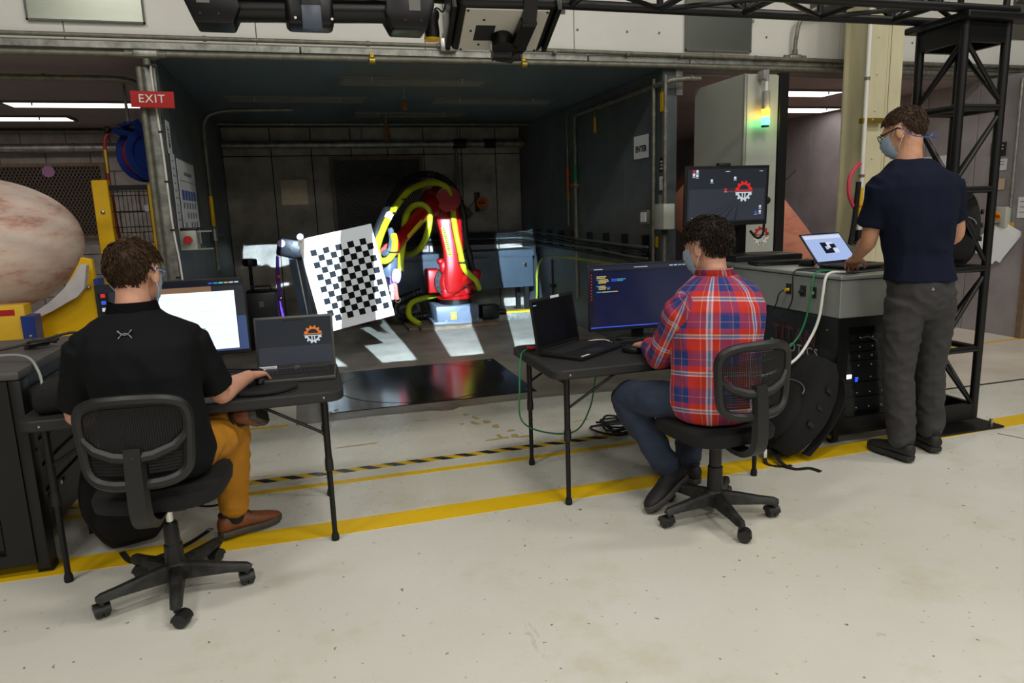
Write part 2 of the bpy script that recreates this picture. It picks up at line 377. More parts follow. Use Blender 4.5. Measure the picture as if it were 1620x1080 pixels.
# access panels and louvres in the header
def access(a, b, label, m='galv'):
    t = thing('access_panel', label, 'access panel', ((a[0]+b[0])/2, 5.8, a[1]))
    w, h = b[0]-a[0], b[1]-a[1]
    obj('sheet', MB().b2((-w/2, -.02, 0), (w/2, 0, h), .004, 1), m, t, False)
    mb = MB()
    for q in ((-w/2, 0, -w/2+.012, h), (w/2-.012, 0, w/2, h), (-w/2, 0, w/2, .012)): mb.b2((q[0], -.028, q[1]), (q[2], -.019, q[3]))
    obj('frame', mb, 'fixture_dark', t, False)
    obj('latch', MB().box((w/2+.005, -.025, h*.35), (.02, .03, .05), None, .005), 'steel', t)
mat('brushed_sheet', (176, 180, 166), .22, .85, var=.12, vscale=1.5)
access((-1.66, 2.78), (-.93, 3.5), 'brushed metal access panel above the left bay', 'brushed_sheet')
access((3.32, 2.72), (3.98, 3.5), 'brushed metal access panel right of the projector', 'brushed_sheet')
mat('dark_opening', (92, 90, 80), .6, var=.15, vscale=3)
def louvre(x0, x1, z0, z1, label):
    t = thing('louvre_opening', label, 'louvre', ((x0+x1)/2, 5.79, z0)); w = x1-x0
    obj('recess', MB().b2((-w/2, -.004, 0), (w/2, .006, z1-z0)), 'dark_opening', t, False)
    for z in [z0+.17+.19*i for i in range(int((z1-z0-.1)/.19))]:
        obj('slat', MB().box((0, -.034, z-z0), (w-.01, .05, .012), (rad(-25), 0, 0)), 'galv', t, False)
louvre(4.6, 5.65, 3.02, 3.7, 'dark louvred opening behind the cream column')
louvre(7.0, 8.25, 2.93, 3.8, 'dark louvred opening behind the truss tower')
louvre(1.75, 2.22, 2.98, 3.4, 'dark opening in the header beside the projector')
louvre(-.78, -.52, 2.985, 3.4, 'small dark opening behind the scanner bar')
mb = MB()
for x in (-.62, .5, 2.3, 2.75, 3.05, 4.12, 5.75, 6.2):
    for z in (2.86, 3.05, 3.2): mb.ell((x+.03*sin(z*40), 5.793, z), (.009, .006, .009), None, 8, 6)
tag(obj('wall_screw', mb, 'galv_dull'), 'tiny screw heads dotted over the white header wall', 'screws')['kind'] = 'stuff'

# ================================================================ booth shell
wl = struct('wall_booth_left', MB().b2((-.97, 5.86, 0), (-.91, 10.1, 2.6)), 'booth_paint')
for i, (a, b_) in enumerate([(5.86, 7.28), (7.285, 8.6), (8.605, 10.05)]):
    obj('panel', MB().b2((-.912, a, .0), (-.9, b_, 2.57), .002, 1), 'booth_paint', wl, False)
wr = struct('wall_booth_right', MB().b2((3.13, 5.86, 0), (3.25, 10.1, 2.6)), 'booth_paint')
for a, b_ in [(5.86, 6.0), (6.005, 6.55), (6.555, 7.55), (7.555, 8.75), (8.755, 10.05)]:
    obj('panel', MB().b2((3.12, a, 0), (3.132, b_, 2.57), .002, 1), 'booth_paint', wr, False)
wb = struct('wall_booth_back', MB().b2((-.95, 10.07, 0), (3.2, 10.2, 2.6)), 'joint_dark')
xs = [-.9, -.3, .21, .73, 1.22, 1.72, 2.25, 2.75, 3.12]
for a, b_ in zip(xs, xs[1:]):
    obj('panel', MB().b2((a+.006, 10.05, 0), (b_-.006, 10.075, 2.2), .004, 1), 'concrete_panel', wb, False)
    obj('panel', MB().b2((a+.006, 10.05, 2.212), (b_-.006, 10.075, 2.57), .004, 1), 'concrete_panel', wb, False)
struct('ceiling_booth', MB().b2((-.97, 5.86, 2.575), (3.25, 10.2, 2.64)), 'booth_ceiling')
# side bays
bl = struct('wall_bay_left_back', MB().b2((-7, 10.22, 0), (-.97, 10.35, 2.6)), 'joint_dark')
bw, bh = .49, .257
for r in range(10):
    off = 0 if r % 2 else bw/2
    for k in range(9):
        x0 = -5.15+k*bw+off; x1 = min(x0+bw, -.98)
        if x1-x0 < .06: continue
        z0 = r*bh
        if x0 > -3.45 and x1 < -2.35 and z0 > 1.3 and z0+bh < 2.12: continue
        obj('block', MB().b2((x0+.004, 10.2, z0+.004), (x1-.004, 10.23, z0+bh-.004), .004, 1), 'block_grey', bl, False)
struct('wall_bay_left_side', MB().b2((-5.3, 5.9, 0), (-5.2, 10.3, 2.6)), 'bay_wall')
struct('ceiling_left', MB().b2((-7, 5.86, 2.575), (-.975, 10.3, 2.64)), 'bay_ceiling')
struct('ceiling_right', MB().b2((3.26, 5.86, 2.53), (8.5, 12, 2.6)), 'bay_ceiling')
wr2 = struct('wall_bay_right', MB().b2((6.72, 5.16, 0), (6.84, 12, 2.53)), 'joint_dark')
y = 5.2
while y < 11.5:
    obj('panel', MB().b2((6.70, y+.004, 0), (6.725, y+.62-.004, 2.53), .003, 1), 'bay_wall', wr2, False); y += .62
obj('end_trim', MB().b2((6.68, 5.13, 0), (6.86, 5.2, 2.53), .006, 1), 'wood_frame', wr2, False)
struct('wall_bay_right_back', MB().b2((3.25, 12, 0), (6.9, 12.1, 2.6)), 'bay_wall')
struct('wall_far_right', MB().b2((11.4, 4.9, 0), (11.5, 12, 3)), 'bay_wall')
struct('wall_outer_right', MB().b2((6.9, 9.4, 0), (11.5, 9.5, 3)), 'bay_wall')
# corner post of the booth, left
t = thing('booth_post', 'galvanised steel corner post of the booth behind the exit sign', 'post', (-.985, 5.8, 0))
obj('channel', MB().b2((-.045, 0, 0), (.08, .09, 2.5), .004, 1), 'galv', t, False)
obj('conduit', MB().cyl((-.02, -.03, .03), (-.02, -.03, 2.49), .024, 14), 'galv_dull', t)
obj('cable', MB().tube(spline([(.057, -.03, 2.5), (.055, -.025, 2.4), (.07, -.025, 1.9), (.075, -.025, 1.4), (.095, -.03, 1.1), (.1, -.02, .75)], 6), .007, 8), 'white_paint', t)
obj('base_shoe', MB().box((0, -.01, .06), (.2, .2, .12), None, .01), 'galv_dull', t)
for z in (2.05, 1.7, 1.35, 1.0): obj('cable_clip', MB().box((.07, -.03, z), (.03, .012, .012)), 'black_matte', t, False)
# booth jamb, right (steel strip between booth and cabinet)
t = thing('booth_jamb', 'grey steel jamb at the right edge of the booth', 'jamb', (3.24, 5.82, 0))
obj('strip', MB().b2((-.12, -.02, 0), (.02, .05, 2.6), .004, 1), 'booth_paint', t, False); obj('cap', MB().b2((.0, -.03, 2.35), (.07, .03, 2.6), .004, 1), 'galv', t, False)
# ================================================================ signs on the facade and in the booth
def sign(name, label, w, h, m, M, lines, tm, frame=None, group=None):
    t = thing(name, label, 'sign', M.translation, group=group, rot=M.to_euler())
    obj('plate', MB().b2((-w/2, -h/2, 0), (w/2, h/2, .004), .0015, 1), m, t, False)
    for txt, size, x, y, bold, sp in lines:
        text('lettering', txt, size, tm, t, Tm((x, y, .005)), .0015, bold, sp)
    return t
sign('exit_sign', 'red exit sign with white lettering on the left booth post', .285, .112, 'red_sign', Tm((-.93, 5.70, 2.262), (pi/2, rad(1.5), rad(-4))), [('EXIT', .078, -.005, .003, .0006, 1.12)], 'white_paint')
sign('exit_sign', 'red exit sign beside the hanging white papers', .24, .15, 'red_sign', Tm((6.83, 5.12, 1.09), (pi/2, rad(-8), 0)), [('EXIT', .085, 0, 0, .0006, 1.1)], 'white_paint')
LW = Matrix.Rotation(pi/2, 4, 'Z') @ UPX          # plate on the left booth wall, facing +X
RW = Matrix.Rotation(-pi/2, 4, 'Z') @ UPX         # plate on the right booth wall, facing -X
sign('enter_sign', 'white sheet reading ENTER on the dark right booth wall', .3, .21, 'paper', Tm((3.117, 6.205, 1.95)) @ RW, [('ENTER', .075, 0, -.02, .003, 1.0)], 'black_ink')
t = sign('notice_sheet', 'white sheet with vertical lettering high on the left booth wall', .17, .24, 'paper', Tm((-.897, 5.96, 2.03)) @ LW, [], 'black_ink')
text('lettering', 'EXIT', .075, 'black_ink', t, Tm((0, 0, .005), (0, 0, pi/2)), .001, .002)
t = thing('instruction_sheet', 'narrow white instruction sheet on the left booth wall', 'poster', (-.897, 6.03, 1.63))
mb = MB().b2((0, -.09, -.29), (.003, .09, .29)); obj('sheet', mb, 'paper', t, False)
for i in range(9): obj('text_line', MB().b2((.0031, -.07, .23-i*.055), (.0036, .02+.05*((i*7) % 3)/2, .238-i*.055)), 'grey_ink', t, False)
t = thing('flow_poster', 'large pale poster with rows of blue and grey boxes on the left booth wall', 'poster', (-.897, 6.66, 1.56))
obj('sheet', MB().b2((0, -.46, -.36), (.004, .46, .34), .001, 1), 'paper', t, False)
obj('heading', MB().b2((.0041, -.16, .22), (.0046, .26, .25)), 'grey_ink', t, False)
obj('heading', MB().b2((.0041, -.4, .17), (.0046, .4, .176)), 'grey_ink', t, False)
for k in range(5): obj('poster_box', MB().b2((.0041, -.38+k*.158, .02), (.0046, -.38+k*.158+.13, .10)), 'blue_ink', t, False)
for r in range(4):
    for k in range(5):
        if (r*5+k) % 6 != 5: obj('poster_box', MB().b2((.0041, -.36+k*.155, -.05-r*.08), (.0046, -.36+k*.155+.08, .0-r*.08)), 'grey_ink', t, False)
t = thing('control_box', 'grey switch box with red button on the left booth wall', 'switch box', (-.9, 6.05, 1.27))
obj('body', MB().b2((0, -.1, -.08), (.12, .1, .07), .006), 'grey_enamel', t)
obj('lid', MB().b2((.0, -.09, .071), (.13, .12, .09), .004), 'black_plastic', t)
obj('button', MB().cyl((.06, -.105, 0), (.06, -.14, 0), .03), 'red_sign', t)
obj('arm', MB().box((.13, -.06, .06), (.2, .02, .012)), 'steel', t, False)
obj('arm', MB().box((.13, -.06, -.075), (.2, .02, .012)), 'steel', t, False)

# ================================================================ ceiling lights
def fixture(x0, x1, y0, y1, z, label, m, grp, n=2):
    t = thing('ceiling_light', label, 'ceiling light', ((x0+x1)/2, (y0+y1)/2, z), group=grp); w, d = (x1-x0)/2, (y1-y0)/2
    mb = MB()
    for a, b_ in (((-w, -d), (w, -d+.03)), ((-w, d-.03), (w, d)), ((-w, -d+.03), (-w+.03, d-.03)), ((w-.03, -d+.03), (w, d-.03))): mb.b2((a[0], a[1], -.02), (b_[0], b_[1], 0))
    obj('frame', mb, 'fixture_dark', t, False)
    obj('lens', MB().b2((-w+.03, -d+.03, -.015), (w-.03, d-.03, -.002)), m, t, False)
    for s in (-.6, .6): obj('latch', MB().cyl((s*w, -d, -.05), (s*w, -d, -.01), .008, 8), 'steel', t)
    return t
LB = 'lit panels in the left bay ceiling'; 
fixture(-2.62, -1.2, 7.93, 8.3, 2.574, 'lit ceiling panel beside the exit sign', 'tube_light', LB)
fixture(-3.7, -2.32, 8.98, 9.36, 2.574, 'lit ceiling panel nearer the block wall of the left bay', 'tube_light', LB)
RB = 'lit panels in the right bay ceiling'
fixture(4.35, 5.62, 6.42, 6.82, 2.529, 'lit ceiling panel nearer the header in the right bay', 'tube_light', RB)
fixture(5.2, 6.62, 7.6, 8.05, 2.529, 'lit ceiling panel deeper in the right bay', 'tube_light', RB)
mat('dead_lens', (122, 120, 112), .3)
BB = 'unlit ceiling lights in the booth'
fixture(.42, 1.74, 6.42, 6.78, 2.574, 'unlit ceiling light nearest the booth header', 'dead_lens', BB)
fixture(-.6, .74, 7.52, 7.82, 2.574, 'unlit ceiling light near the left booth wall', 'dead_lens', BB)
fixture(1.42, 2.76, 7.5, 7.85, 2.574, 'unlit ceiling light near the right booth wall', 'dead_lens', BB)
fixture(.7, 2.0, 8.6, 8.9, 2.574, 'unlit ceiling light deepest in the booth', 'dead_lens', BB)
mat('wrapped_rag', (122, 84, 40), .8, var=.3, vscale=30)
for lbl, p, r in (('brown wrapped sprinkler head under the booth ceiling light', (1.03, 6.95, 2.42), (.035, .035, .05)), ('long brown wrapped sprinkler head over the robot', (1.06, 8.7, 2.36), (.04, .04, .11))):
    t = thing('sprinkler', lbl, 'sprinkler', (p[0], p[1], 2.574))
    obj('drop', MB().cyl((0, 0, 0), (0, 0, p[2]-2.574+r[2]), .01, 8), 'galv_dull', t)
    obj('wrap', MB().lathe([(.012, p[2]-2.574+r[2]), (r[0]*.7, p[2]-2.574+r[2]*.5), (r[0], p[2]-2.574-r[2]*.4), (r[0]*.6, p[2]-2.574-r[2])], 10), 'wrapped_rag', t)

# ================================================================ pipes and conduits in the booth
YA = Vector((0, 1, 0))
t = thing('back_pipe', 'thick grey pipe with black couplings along the booth back wall', 'pipe', (-.88, 9.88, 2.33))
obj('pipe', MB().cyl((0, 0, 0), (4.0, 0, 0), .05, 18), 'galv', t)
for x0, x1 in ((2.98, 3.16), (3.42, 3.58)): obj('coupling', MB().cyl((x0, 0, 0), (x1, 0, 0), .062, 18), 'black_matte', t)
obj('end_flange', MB().cyl((3.93, 0, 0), (3.96, 0, 0), .075, 18), 'brass', t)
for x in (1.75, 3.05): obj('hanger', MB().cyl((x, 0, .05), (x, 0, .23), .008, 8), 'galv_dull', t)
obj('drop_pipe', MB().cyl((3.03, .04, -.06), (3.03, .04, -1.1), .022, 10), 'galv_dull', t)
conduit([(-.88, 9.55, 2.55), (3.1, 9.55, 2.55)], .016, 'galv_dull', 'thin conduit under the ceiling over the thick back pipe', [((x, 9.55, 2.55), X1) for x in (.0, 1.1, 2.3)], cm='brass')
conduit([(-.86, 7.9, .9), (-.86, 7.9, 2.15)]+spline([(-.86, 7.9, 2.2), (-.85, 7.9, 2.36), (-.78, 7.9, 2.45), (-.6, 7.9, 2.49)], 5)+[(.02, 7.9, 2.5)], .018, 'galv_dull', 'conduit bending from the left booth wall under the ceiling', [((-.3, 7.9, 2.495), X1), ((-.86, 7.9, 1.86), Z1)])
t = thing('pipe_marker', 'yellow band around the conduit on the left booth wall', 'pipe band', (-.86, 7.9, 1.5)); obj('band', MB().cyl((0, 0, -.15), (0, 0, .15), .0205, 12), 'yellow_paint', t)
obj('valve', MB().cyl((0, -.02, -.3), (0, -.02, -.18), .035, 10).cyl((0, -.02, -.24), (.09, -.06, -.24), .014, 8), 'steel', t)
# right wall
conduit([(3.09, 5.72, 2.44), (3.09, 7.75, 2.44)]+spline([(3.09, 7.78, 2.44), (3.09, 7.82, 2.41), (3.09, 7.82, 2.36)], 4)+[(3.09, 7.82, .35)], .022, 'galv_dull', 'pipe running under the ceiling and down the right booth wall', [((3.09, 7.1, 2.44), YA)], cm='brass')
conduit([(3.095, 8.08, 2.5), (3.095, 8.08, 1.2)], .012, 'galv_dull', 'thin drop pipe with an orange band on the right booth wall')
conduit(spline([(3.1, 5.73, 2.44), (3.16, 5.70, 2.46), (3.3, 5.69, 2.47)], 4)+[(3.42, 5.69, 2.47)], .024, 'galv_dull', 'short brass-coloured pipe stub toward the tall grey cabinet', [((3.33, 5.69, 2.47), X1)])
t = thing('pipe_marker', 'green band and brass valve on the right booth wall pipe', 'pipe band', (3.09, 7.82, 1.8)); obj('band', MB().cyl((0, 0, -.1), (0, 0, .1), .026, 12), 'green_band', t); obj('valve', MB().cyl((0, -.05, -.14), (0, .05, -.14), .02, 8).box((-.03, 0, -.13), (.03, .12, .02)), 'brass', t)
obj('fitting', MB().cyl((0, 0, -.52), (0, 0, -.75), .032, 10), 'galv_dull', t)
t = thing('pipe_marker', 'orange band on the thin drop pipe of the right wall', 'pipe band', (3.095, 8.08, 1.75)); obj('band', MB().cyl((0, 0, -.14), (0, 0, .14), .016, 12), 'orange', t); obj('cock', MB().box((0, 0, -.2), (.03, .05, .1)), 'brass', t)
for y_, lbl in ((5.9, 'vertical conduit on the right booth wall by the ENTER sheet'), (5.69, 'vertical conduit beside the small black placards')):
    conduit([(3.085, y_, .4), (3.085, y_, 2.5)], .017, 'galv_dull', lbl, [((3.085, y_, 1.62), Z1), ((3.085, y_, 2.2), Z1)])
for y_, z_, lbl in ((5.77, 2.3, 'yellow tag on the right booth wall by the two conduits'), (7.25, 2.28, 'yellow tag hanging under the right wall pipe')):
    t = thing('yellow_tag', lbl, 'tag', (3.09, y_, z_)); obj('plate', MB().b2((0, -.025, -.09), (.01, .025, .07), .002, 1), 'yellow_paint', t, False); obj('hook', MB().cyl((.005, 0, .07), (.005, 0, .13), .004, 6), 'brass', t)
t = thing('small_placard', 'black placard with white marks above two white labels on the booth jamb', 'sign', (3.1, 5.78, 1.7))
obj('plate', MB().b2((0, -.04, 0), (.006, .04, .12)), 'black_ink', t, False); obj('label', MB().b2((0, -.04, -.16), (.006, .04, -.04)), 'paper', t, False); obj('label', MB().b2((0, -.05, -.32), (.006, .05, -.2)), 'lens_grey', t, False)
mb = MB()
for k in range(3): mb.b2((-.002, -.02, .02+k*.03), (.001, .02-.01*(k % 2), .035+k*.03))
obj('marking', mb, 'paper', t, False)
t = thing('electrical_box', 'grey electrical box on the booth jamb behind the curly-haired man', 'electrical box', (3.1, 5.66, 1.2))
obj('body', MB().b2((-.09, -.09, 0), (.02, .09, .22), .008), 'grey_enamel', t); obj('gland', MB().cyl((-.03, 0, -.05), (-.03, 0, 0), .022, 10), 'black_plastic', t); obj('conduit', MB().cyl((-.03, 0, .22), (-.03, 0, .5), .015, 10), 'galv_dull', t)
t = thing('meter_box', 'small clear-fronted meter box on the right booth wall', 'electrical box', (3.115, 6.05, 1.24))
obj('body', MB().b2((-.05, -.07, 0), (.0, .07, .13), .006), 'galv_dull', t); obj('window', MB().b2((-.06, -.05, .02), (-.05, .05, .11)), 'paper', t, False)
tag(obj('yellow_label', MB().b2((3.108, 5.86, 1.03), (3.114, 5.94, 1.13)), 'yellow_paint', None, False), 'small yellow label on the right booth wall over the cables', 'label')
# cable tray with cable bundle
t = thing('cable_tray', 'bundle of black cables clipped along the right and back booth walls', 'cable tray', (3.02, 9.9, 1.03))
for k in range(6):
    z0 = .07-k*.03; pth = [(-1.5, .06, z0+.02), (-.3, .05, z0)]+spline([(-.3, .05, z0), (-.05, .02, z0), (0, -.2, z0), (.0, -.5, z0)], 4)
    random.seed(k); pth += [(.012*sin(k*2+j), -.5-j*.5, z0-.01*j+random.uniform(-.01, .01)) for j in range(1, 8)]
    obj('cable', MB().tube(pth, .012, 8), 'black_plastic' if k % 3 else 'booth_paint', t)
for j in range(8): obj('bracket', MB().box((.06, -.7-j*.45, 0), (.07, .02, .22)), 'black_metal', t, False)
mat('hose_yellow', (214, 202, 36), .45)
mat('hose_green', (66, 110, 46), .5); mat('olive_cable', (120, 128, 26), .5)
tag(obj('earth_cable', MB().tube(spline([(2.97, 6.2, .84), (2.97, 7.4, .84), (2.97, 8.3, .83), (2.96, 8.7, .78), (2.95, 8.9, .6), (2.95, 8.94, .3), (2.93, 8.96, .03)], 6), .015, 8), 'olive_cable'), 'yellow cable dropping from the cable bundle to the booth floor', 'cable')
tag(obj('drop_rod', MB().cyl((2.9, 8.15, .002), (2.9, 8.15, .8), .014, 8).box((2.9, 8.15, .48), (.06, .08, .04)), 'black_metal'), 'black vertical rod under the wall cables with a brass cock', 'rod')

# ================================================================ back wall equipment of the booth
def diamond_mesh(x0, x1, z0, z1, dx, dz, w, y, Mx=None):
    mb = MB(); bm = mb.bm; n = int((x1-x0)/dx); k = int((z1-z0)/dz)
    def strip(a, b_):
        d = (Vector(b_)-Vector(a)); nn = Vector((-d.z, 0, d.x)).normalized()*w/2
        v = [bm.verts.new(Vector(a)+nn), bm.verts.new(Vector(a)-nn), bm.verts.new(Vector(b_)-nn), bm.verts.new(Vector(b_)+nn)]; u = [bm.verts.new(q.co+Vector((0, .006, 0))) for q in v]
        bm.faces.new(v); bm.faces.new(u[::-1])
        for q in range(4): bm.faces.new((v[q], v[(q+1) % 4], u[(q+1) % 4], u[q]))
    for s in (1, -1):
        for i in range(-k, n+k+1):
            xa = x0+i*dx; p = []
            # line from (xa,z0) with slope
            m_ = dz/dx*s
            za = z0; xb = xa+s*(z1-z0)*dx/dz
            A = [xa, z0]; B = [xb, z1]
            for lim, sgn in ((x0, 1), (x1, -1)):
                for P_, Q_ in ((A, B), (B, A)):
                    if (P_[0]-lim)*sgn < 0:
                        if (Q_[0]-lim)*sgn <= 0: P_[0] = None; break
                        tt = (lim-P_[0])/(Q_[0]-P_[0]); P_[1] += tt*(Q_[1]-P_[1]); P_[0] = lim
                if A[0] is None or B[0] is None: break
            if A[0] is None or B[0] is None or hypot(A[0]-B[0], A[1]-B[1]) < .01: continue
            strip((A[0], y, A[1]), (B[0], y, B[1]))
    return mb
t = thing('exhaust_grille', 'dark mesh grille with round fan ring on the booth back wall', 'grille', (1.06, 10.04, .92))
obj('recess', MB().b2((-.6, -.01, 0), (.6, 0, 1.24)), 'joint_dark', t, False)
mb = MB()
for a, b_ in (((-.62, -.02), (-.58, 1.26)), ((.58, -.02), (.62, 1.26)), ((-.58, -.02), (.58, .02)), ((-.58, 1.22), (.58, 1.26))): mb.b2((a[0], -.05, a[1]), (b_[0], -.0, b_[1]))
obj('frame', mb, 'wood_frame', t, False)
obj('fan_ring', MB().tube([(.36*cos(k*pi/20), -.02, .62+.36*sin(k*pi/20)) for k in range(40)], .02, 8, closed=True), 'black_metal', t)
o = obj('mesh', diamond_mesh(-.58, .58, .02, 1.22, .032, .06, .007, -.04), 'fixture_dark', t, False); o['kind'] = 'stuff'
t = thing('cover_plate', 'bare beige metal square on the dark back wall', 'plate', (-.05, 10.04, 1.57))
obj('sheet', MB().b2((-.17, -.006, 0), (.17, 0, .33), .002, 1), 'beige_plate', t, False)
for sx in (-.15, .15):
    for z in (.02, .31): obj('screw', MB().cyl((sx, -.006, z), (sx, -.011, z), .008, 8), 'steel', t)
t = thing('gate_valve', 'orange hand wheel valve on the booth back wall', 'valve', (2.5, 9.98, 1.52))
mb = MB(); mb.tube([(.075*cos(k*pi/10), -.06, .075*sin(k*pi/10)) for k in range(20)], .016, 8, closed=True)
for k in range(5): mb.cyl((0, -.06, 0), (.075*cos(k*2*pi/5), -.06, .075*sin(k*2*pi/5)), .011, 6)
obj('hand_wheel', mb, 'orange', t); obj('stem', MB().cyl((0, .06, 0), (0, -.08, 0), .018, 10), 'black_metal', t); obj('body', MB().box((-.06, .02, .08), (.07, .07, .14), None, .01).cyl((-.06, .02, -.12), (-.06, .02, .02), .03, 10), 'black_metal', t)
t = thing('ball_valve', 'tan cylinder valve tilted on the booth back wall', 'valve', (2.28, 9.96, 1.4))
obj('body', MB().cyl((-.12, 0, .12), (.04, -.06, -.06), .045, 12), 'wood_frame', t); obj('lever', MB().bar((-.02, -.06, .0), (.1, -.08, .16), .02, .012), 'black_metal', t); obj('elbow', MB().cyl((-.12, .03, .12), (-.12, .03, .5), .02, 10), 'galv_dull', t)
mat('cabinet_grey', (60, 69, 78), .4, var=.1, vscale=4)
def low_cabinet(x0, x1, label, seams):
    t = thing('low_cabinet', label, 'cabinet', ((x0+x1)/2, 9.55, 0)); w = (x1-x0)/2
    obj('body', MB().b2((-w, -.26, .36), (w, .26, .85), .006), 'cabinet_grey', t)
    obj('lid', MB().b2((-w-.015, -.28, .78), (w+.015, .27, .87), .006), 'cabinet_grey', t)
    for sx in (-1, 1):
        for sy in (-1, 1):
            l = obj('leg', MB().b2((sx*(w-.09)-.03, sy*.2-.03, .01), (sx*(w-.09)+.03, sy*.2+.03, .36)), 'black_metal', t, False)
            obj('foot_plate', MB().b2((sx*(w-.09)-.06, sy*.2-.06, .0016), (sx*(w-.09)+.06, sy*.2+.06, .01)), 'black_metal', l, False)
    obj('latch', MB().box((w-.12, -.275, .66), (.05, .02, .06), None, .004), 'chrome', t)
low_cabinet(1.82, 3.02, 'grey steel cabinet on legs under the wall cables', 2)
low_cabinet(.62, 1.76, 'grey steel cabinet on legs behind the red robot', 2)
t = thing('steel_beam', 'low grey beam with a yellow top beside the robot base', 'beam', (2.62, 8.75, .002))
obj('beam', MB().b2((-.42, -.06, 0), (.42, .06, .1), .004), 'galv', t); obj('cover', MB().b2((-.42, -.065, .1), (.42, .065, .115)), 'yellow_paint', t, False)

# ================================================================ left bay
t = thing('vent_grille', 'brown expanded-metal grille with purple disc in the left bay', 'grille', (-2.9, 10.19, 1.26))
obj('recess', MB().b2((-.62, -.01, 0), (.56, 0, .86)), 'joint_dark', t, False)
mb = MB()
for a, b_ in (((-.64, -.03), (-.6, .9)), ((.55, -.03), (.6, .9)), ((-.6, -.03), (.55, .01)), ((-.6, .86), (.55, .9))): mb.b2((a[0], -.05, a[1]), (b_[0], 0, b_[1]))
obj('frame', mb, 'wood_frame', t, False)
mat('mesh_brown', (112, 96, 84), .6)
o = obj('mesh', diamond_mesh(-.6, .55, .01, .86, .042, .075, .010, -.04), 'mesh_brown', t, False); o['kind'] = 'stuff'
mat('purple_disc', (168, 118, 158), .5)
obj('disc', MB().cyl((-.02, -.055, .8), (-.02, -.045, .8), .07, 20), 'purple_disc', t)
t = thing('wall_pipe', 'fat grey pipe along the block wall of the left bay', 'pipe', (-5, 10.06, 2.33)); obj('pipe', MB().cyl((0, 0, 0), (3.9, 0, 0), .055, 16), 'galv', t)
for x in (1.2, 2.4): obj('clamp', MB().cyl((x, 0, 0), (x+.03, 0, 0), .06, 16), 'galv_dull', t)
conduit([(-5, 10.1, 2.53), (-1.1, 10.1, 2.53)], .02, 'galv_dull', 'thin conduit at the top of the block wall')
conduit([(-5, 6.3, 2.5)]+spline([(-1.3, 6.3, 2.5), (-1.16, 6.3, 2.48), (-1.08, 6.3, 2.42), (-1.05, 6.3, 2.33)], 4), .024, 'galv_dull', 'pipe bending down behind the booth post in the left bay', [((-1.75, 6.3, 2.5), X1), ((-2.9, 6.3, 2.5), X1)])
# hose reel
t = thing('hose_reel', 'blue hose reel with a red hose hanging beside the booth post', 'hose reel', (-1.15, 6.5, 2.0), rz=rad(-52))
A = Matrix.Rotation(pi/2, 4, 'X')
for s in (-1, 1): obj('side_disc', MB().lathe([(.03, .0), (.2, .0), (.215, .012), (.215, .02), (.16, .02), (.15, .008), (.03, .008)], 32, Matrix.Rotation(pi/2, 4, 'Y') @ Tm((.05, 0, s*.075-.01))), 'blue_paint', t)
obj('hose_coil', MB().lathe([(.05, -.06), (.17, -.06), (.17, .06), (.05, .06)], 28, Matrix.Rotation(pi/2, 4, 'Y') @ Tm((.05, 0, 0))), 'red_hose', t)
obj('bracket', MB().bar((-.1, -.12, .2), (-.1, .06, -.1), .012, .06).bar((.1, -.12, .2), (.1, .06, -.1), .012, .06).b2((-.11, -.16, .17), (.11, -.08, .19)), 'blue_paint', t, False)
obj('guide_arm', MB().bar((-.03, -.08, .1), (-.03, -.24, .12), .08, .04), 'blue_paint', t, False)
obj('nameplate', MB().bar((-.112, -.1, .13), (-.112, -.0, -.03), .003, .03), 'lens_grey', t, False)
obj('hose', MB().tube(spline([(-.03, -.24, .12), (-.05, -.29, .06), (-.06, -.3, -.1), (-.06, -.3, -.3), (-.05, -.29, -.6), (-.0, -.28, -.9), (.02, -.28, -1.2)], 6), .013, 8), 'red_hose', t)
obj('hose_fitting', MB().cyl((-.06, -.3, -.02), (-.06, -.3, -.2), .018, 8), 'brass', t)
obj('stop_ball', MB().ell((-.04, -.27, .13), (.03, .03, .03)), 'black_plastic', t)
obj('hanger', MB().cyl((0, -.12, .19), (0, -.12, .54), .012, 8), 'galv_dull', t)
# machine guard
t = thing('safety_guard', 'yellow framed black wire guard panel in front of the block wall', 'guard', (-1.33, 6.2, 0))
obj('post', MB().b2((-.17, -.05, .0), (-.06, .04, 1.74), .005, 1), 'yellow_paint', t, False)
obj('post', MB().b2((.21, -.03, .0), (.245, .01, 1.70), .004, 1), 'yellow_paint', t, False)
obj('top_rail', MB().b2((-.06, -.02, 1.66), (.21, .005, 1.70)), 'black_metal', t, False)
obj('bottom_rail', MB().b2((-.06, -.02, .15), (.21, .005, .19)), 'black_metal', t, False)
for k in range(9): obj('wire', MB().cyl((-.035+k*.03, -.008, .19), (-.035+k*.03, -.008, 1.66), .0025, 5), 'black_metal', t)
for k in range(12): obj('cross_wire', MB().cyl((-.06, -.012, .3+k*.12), (.21, -.012, .3+k*.12), .0035, 5), 'black_metal', t)
obj('bolt', MB().ell((-.115, -.055, 1.5), (.016, .01, .016), None, 10, 8), 'steel', t)
obj('bracket', MB().box((.19, -.03, 1.52), (.03, .02, .05)), 'steel', t, False); obj('stop', MB().box((.2, -.035, 1.22), (.03, .02, .05)), 'yellow_paint', t, False)
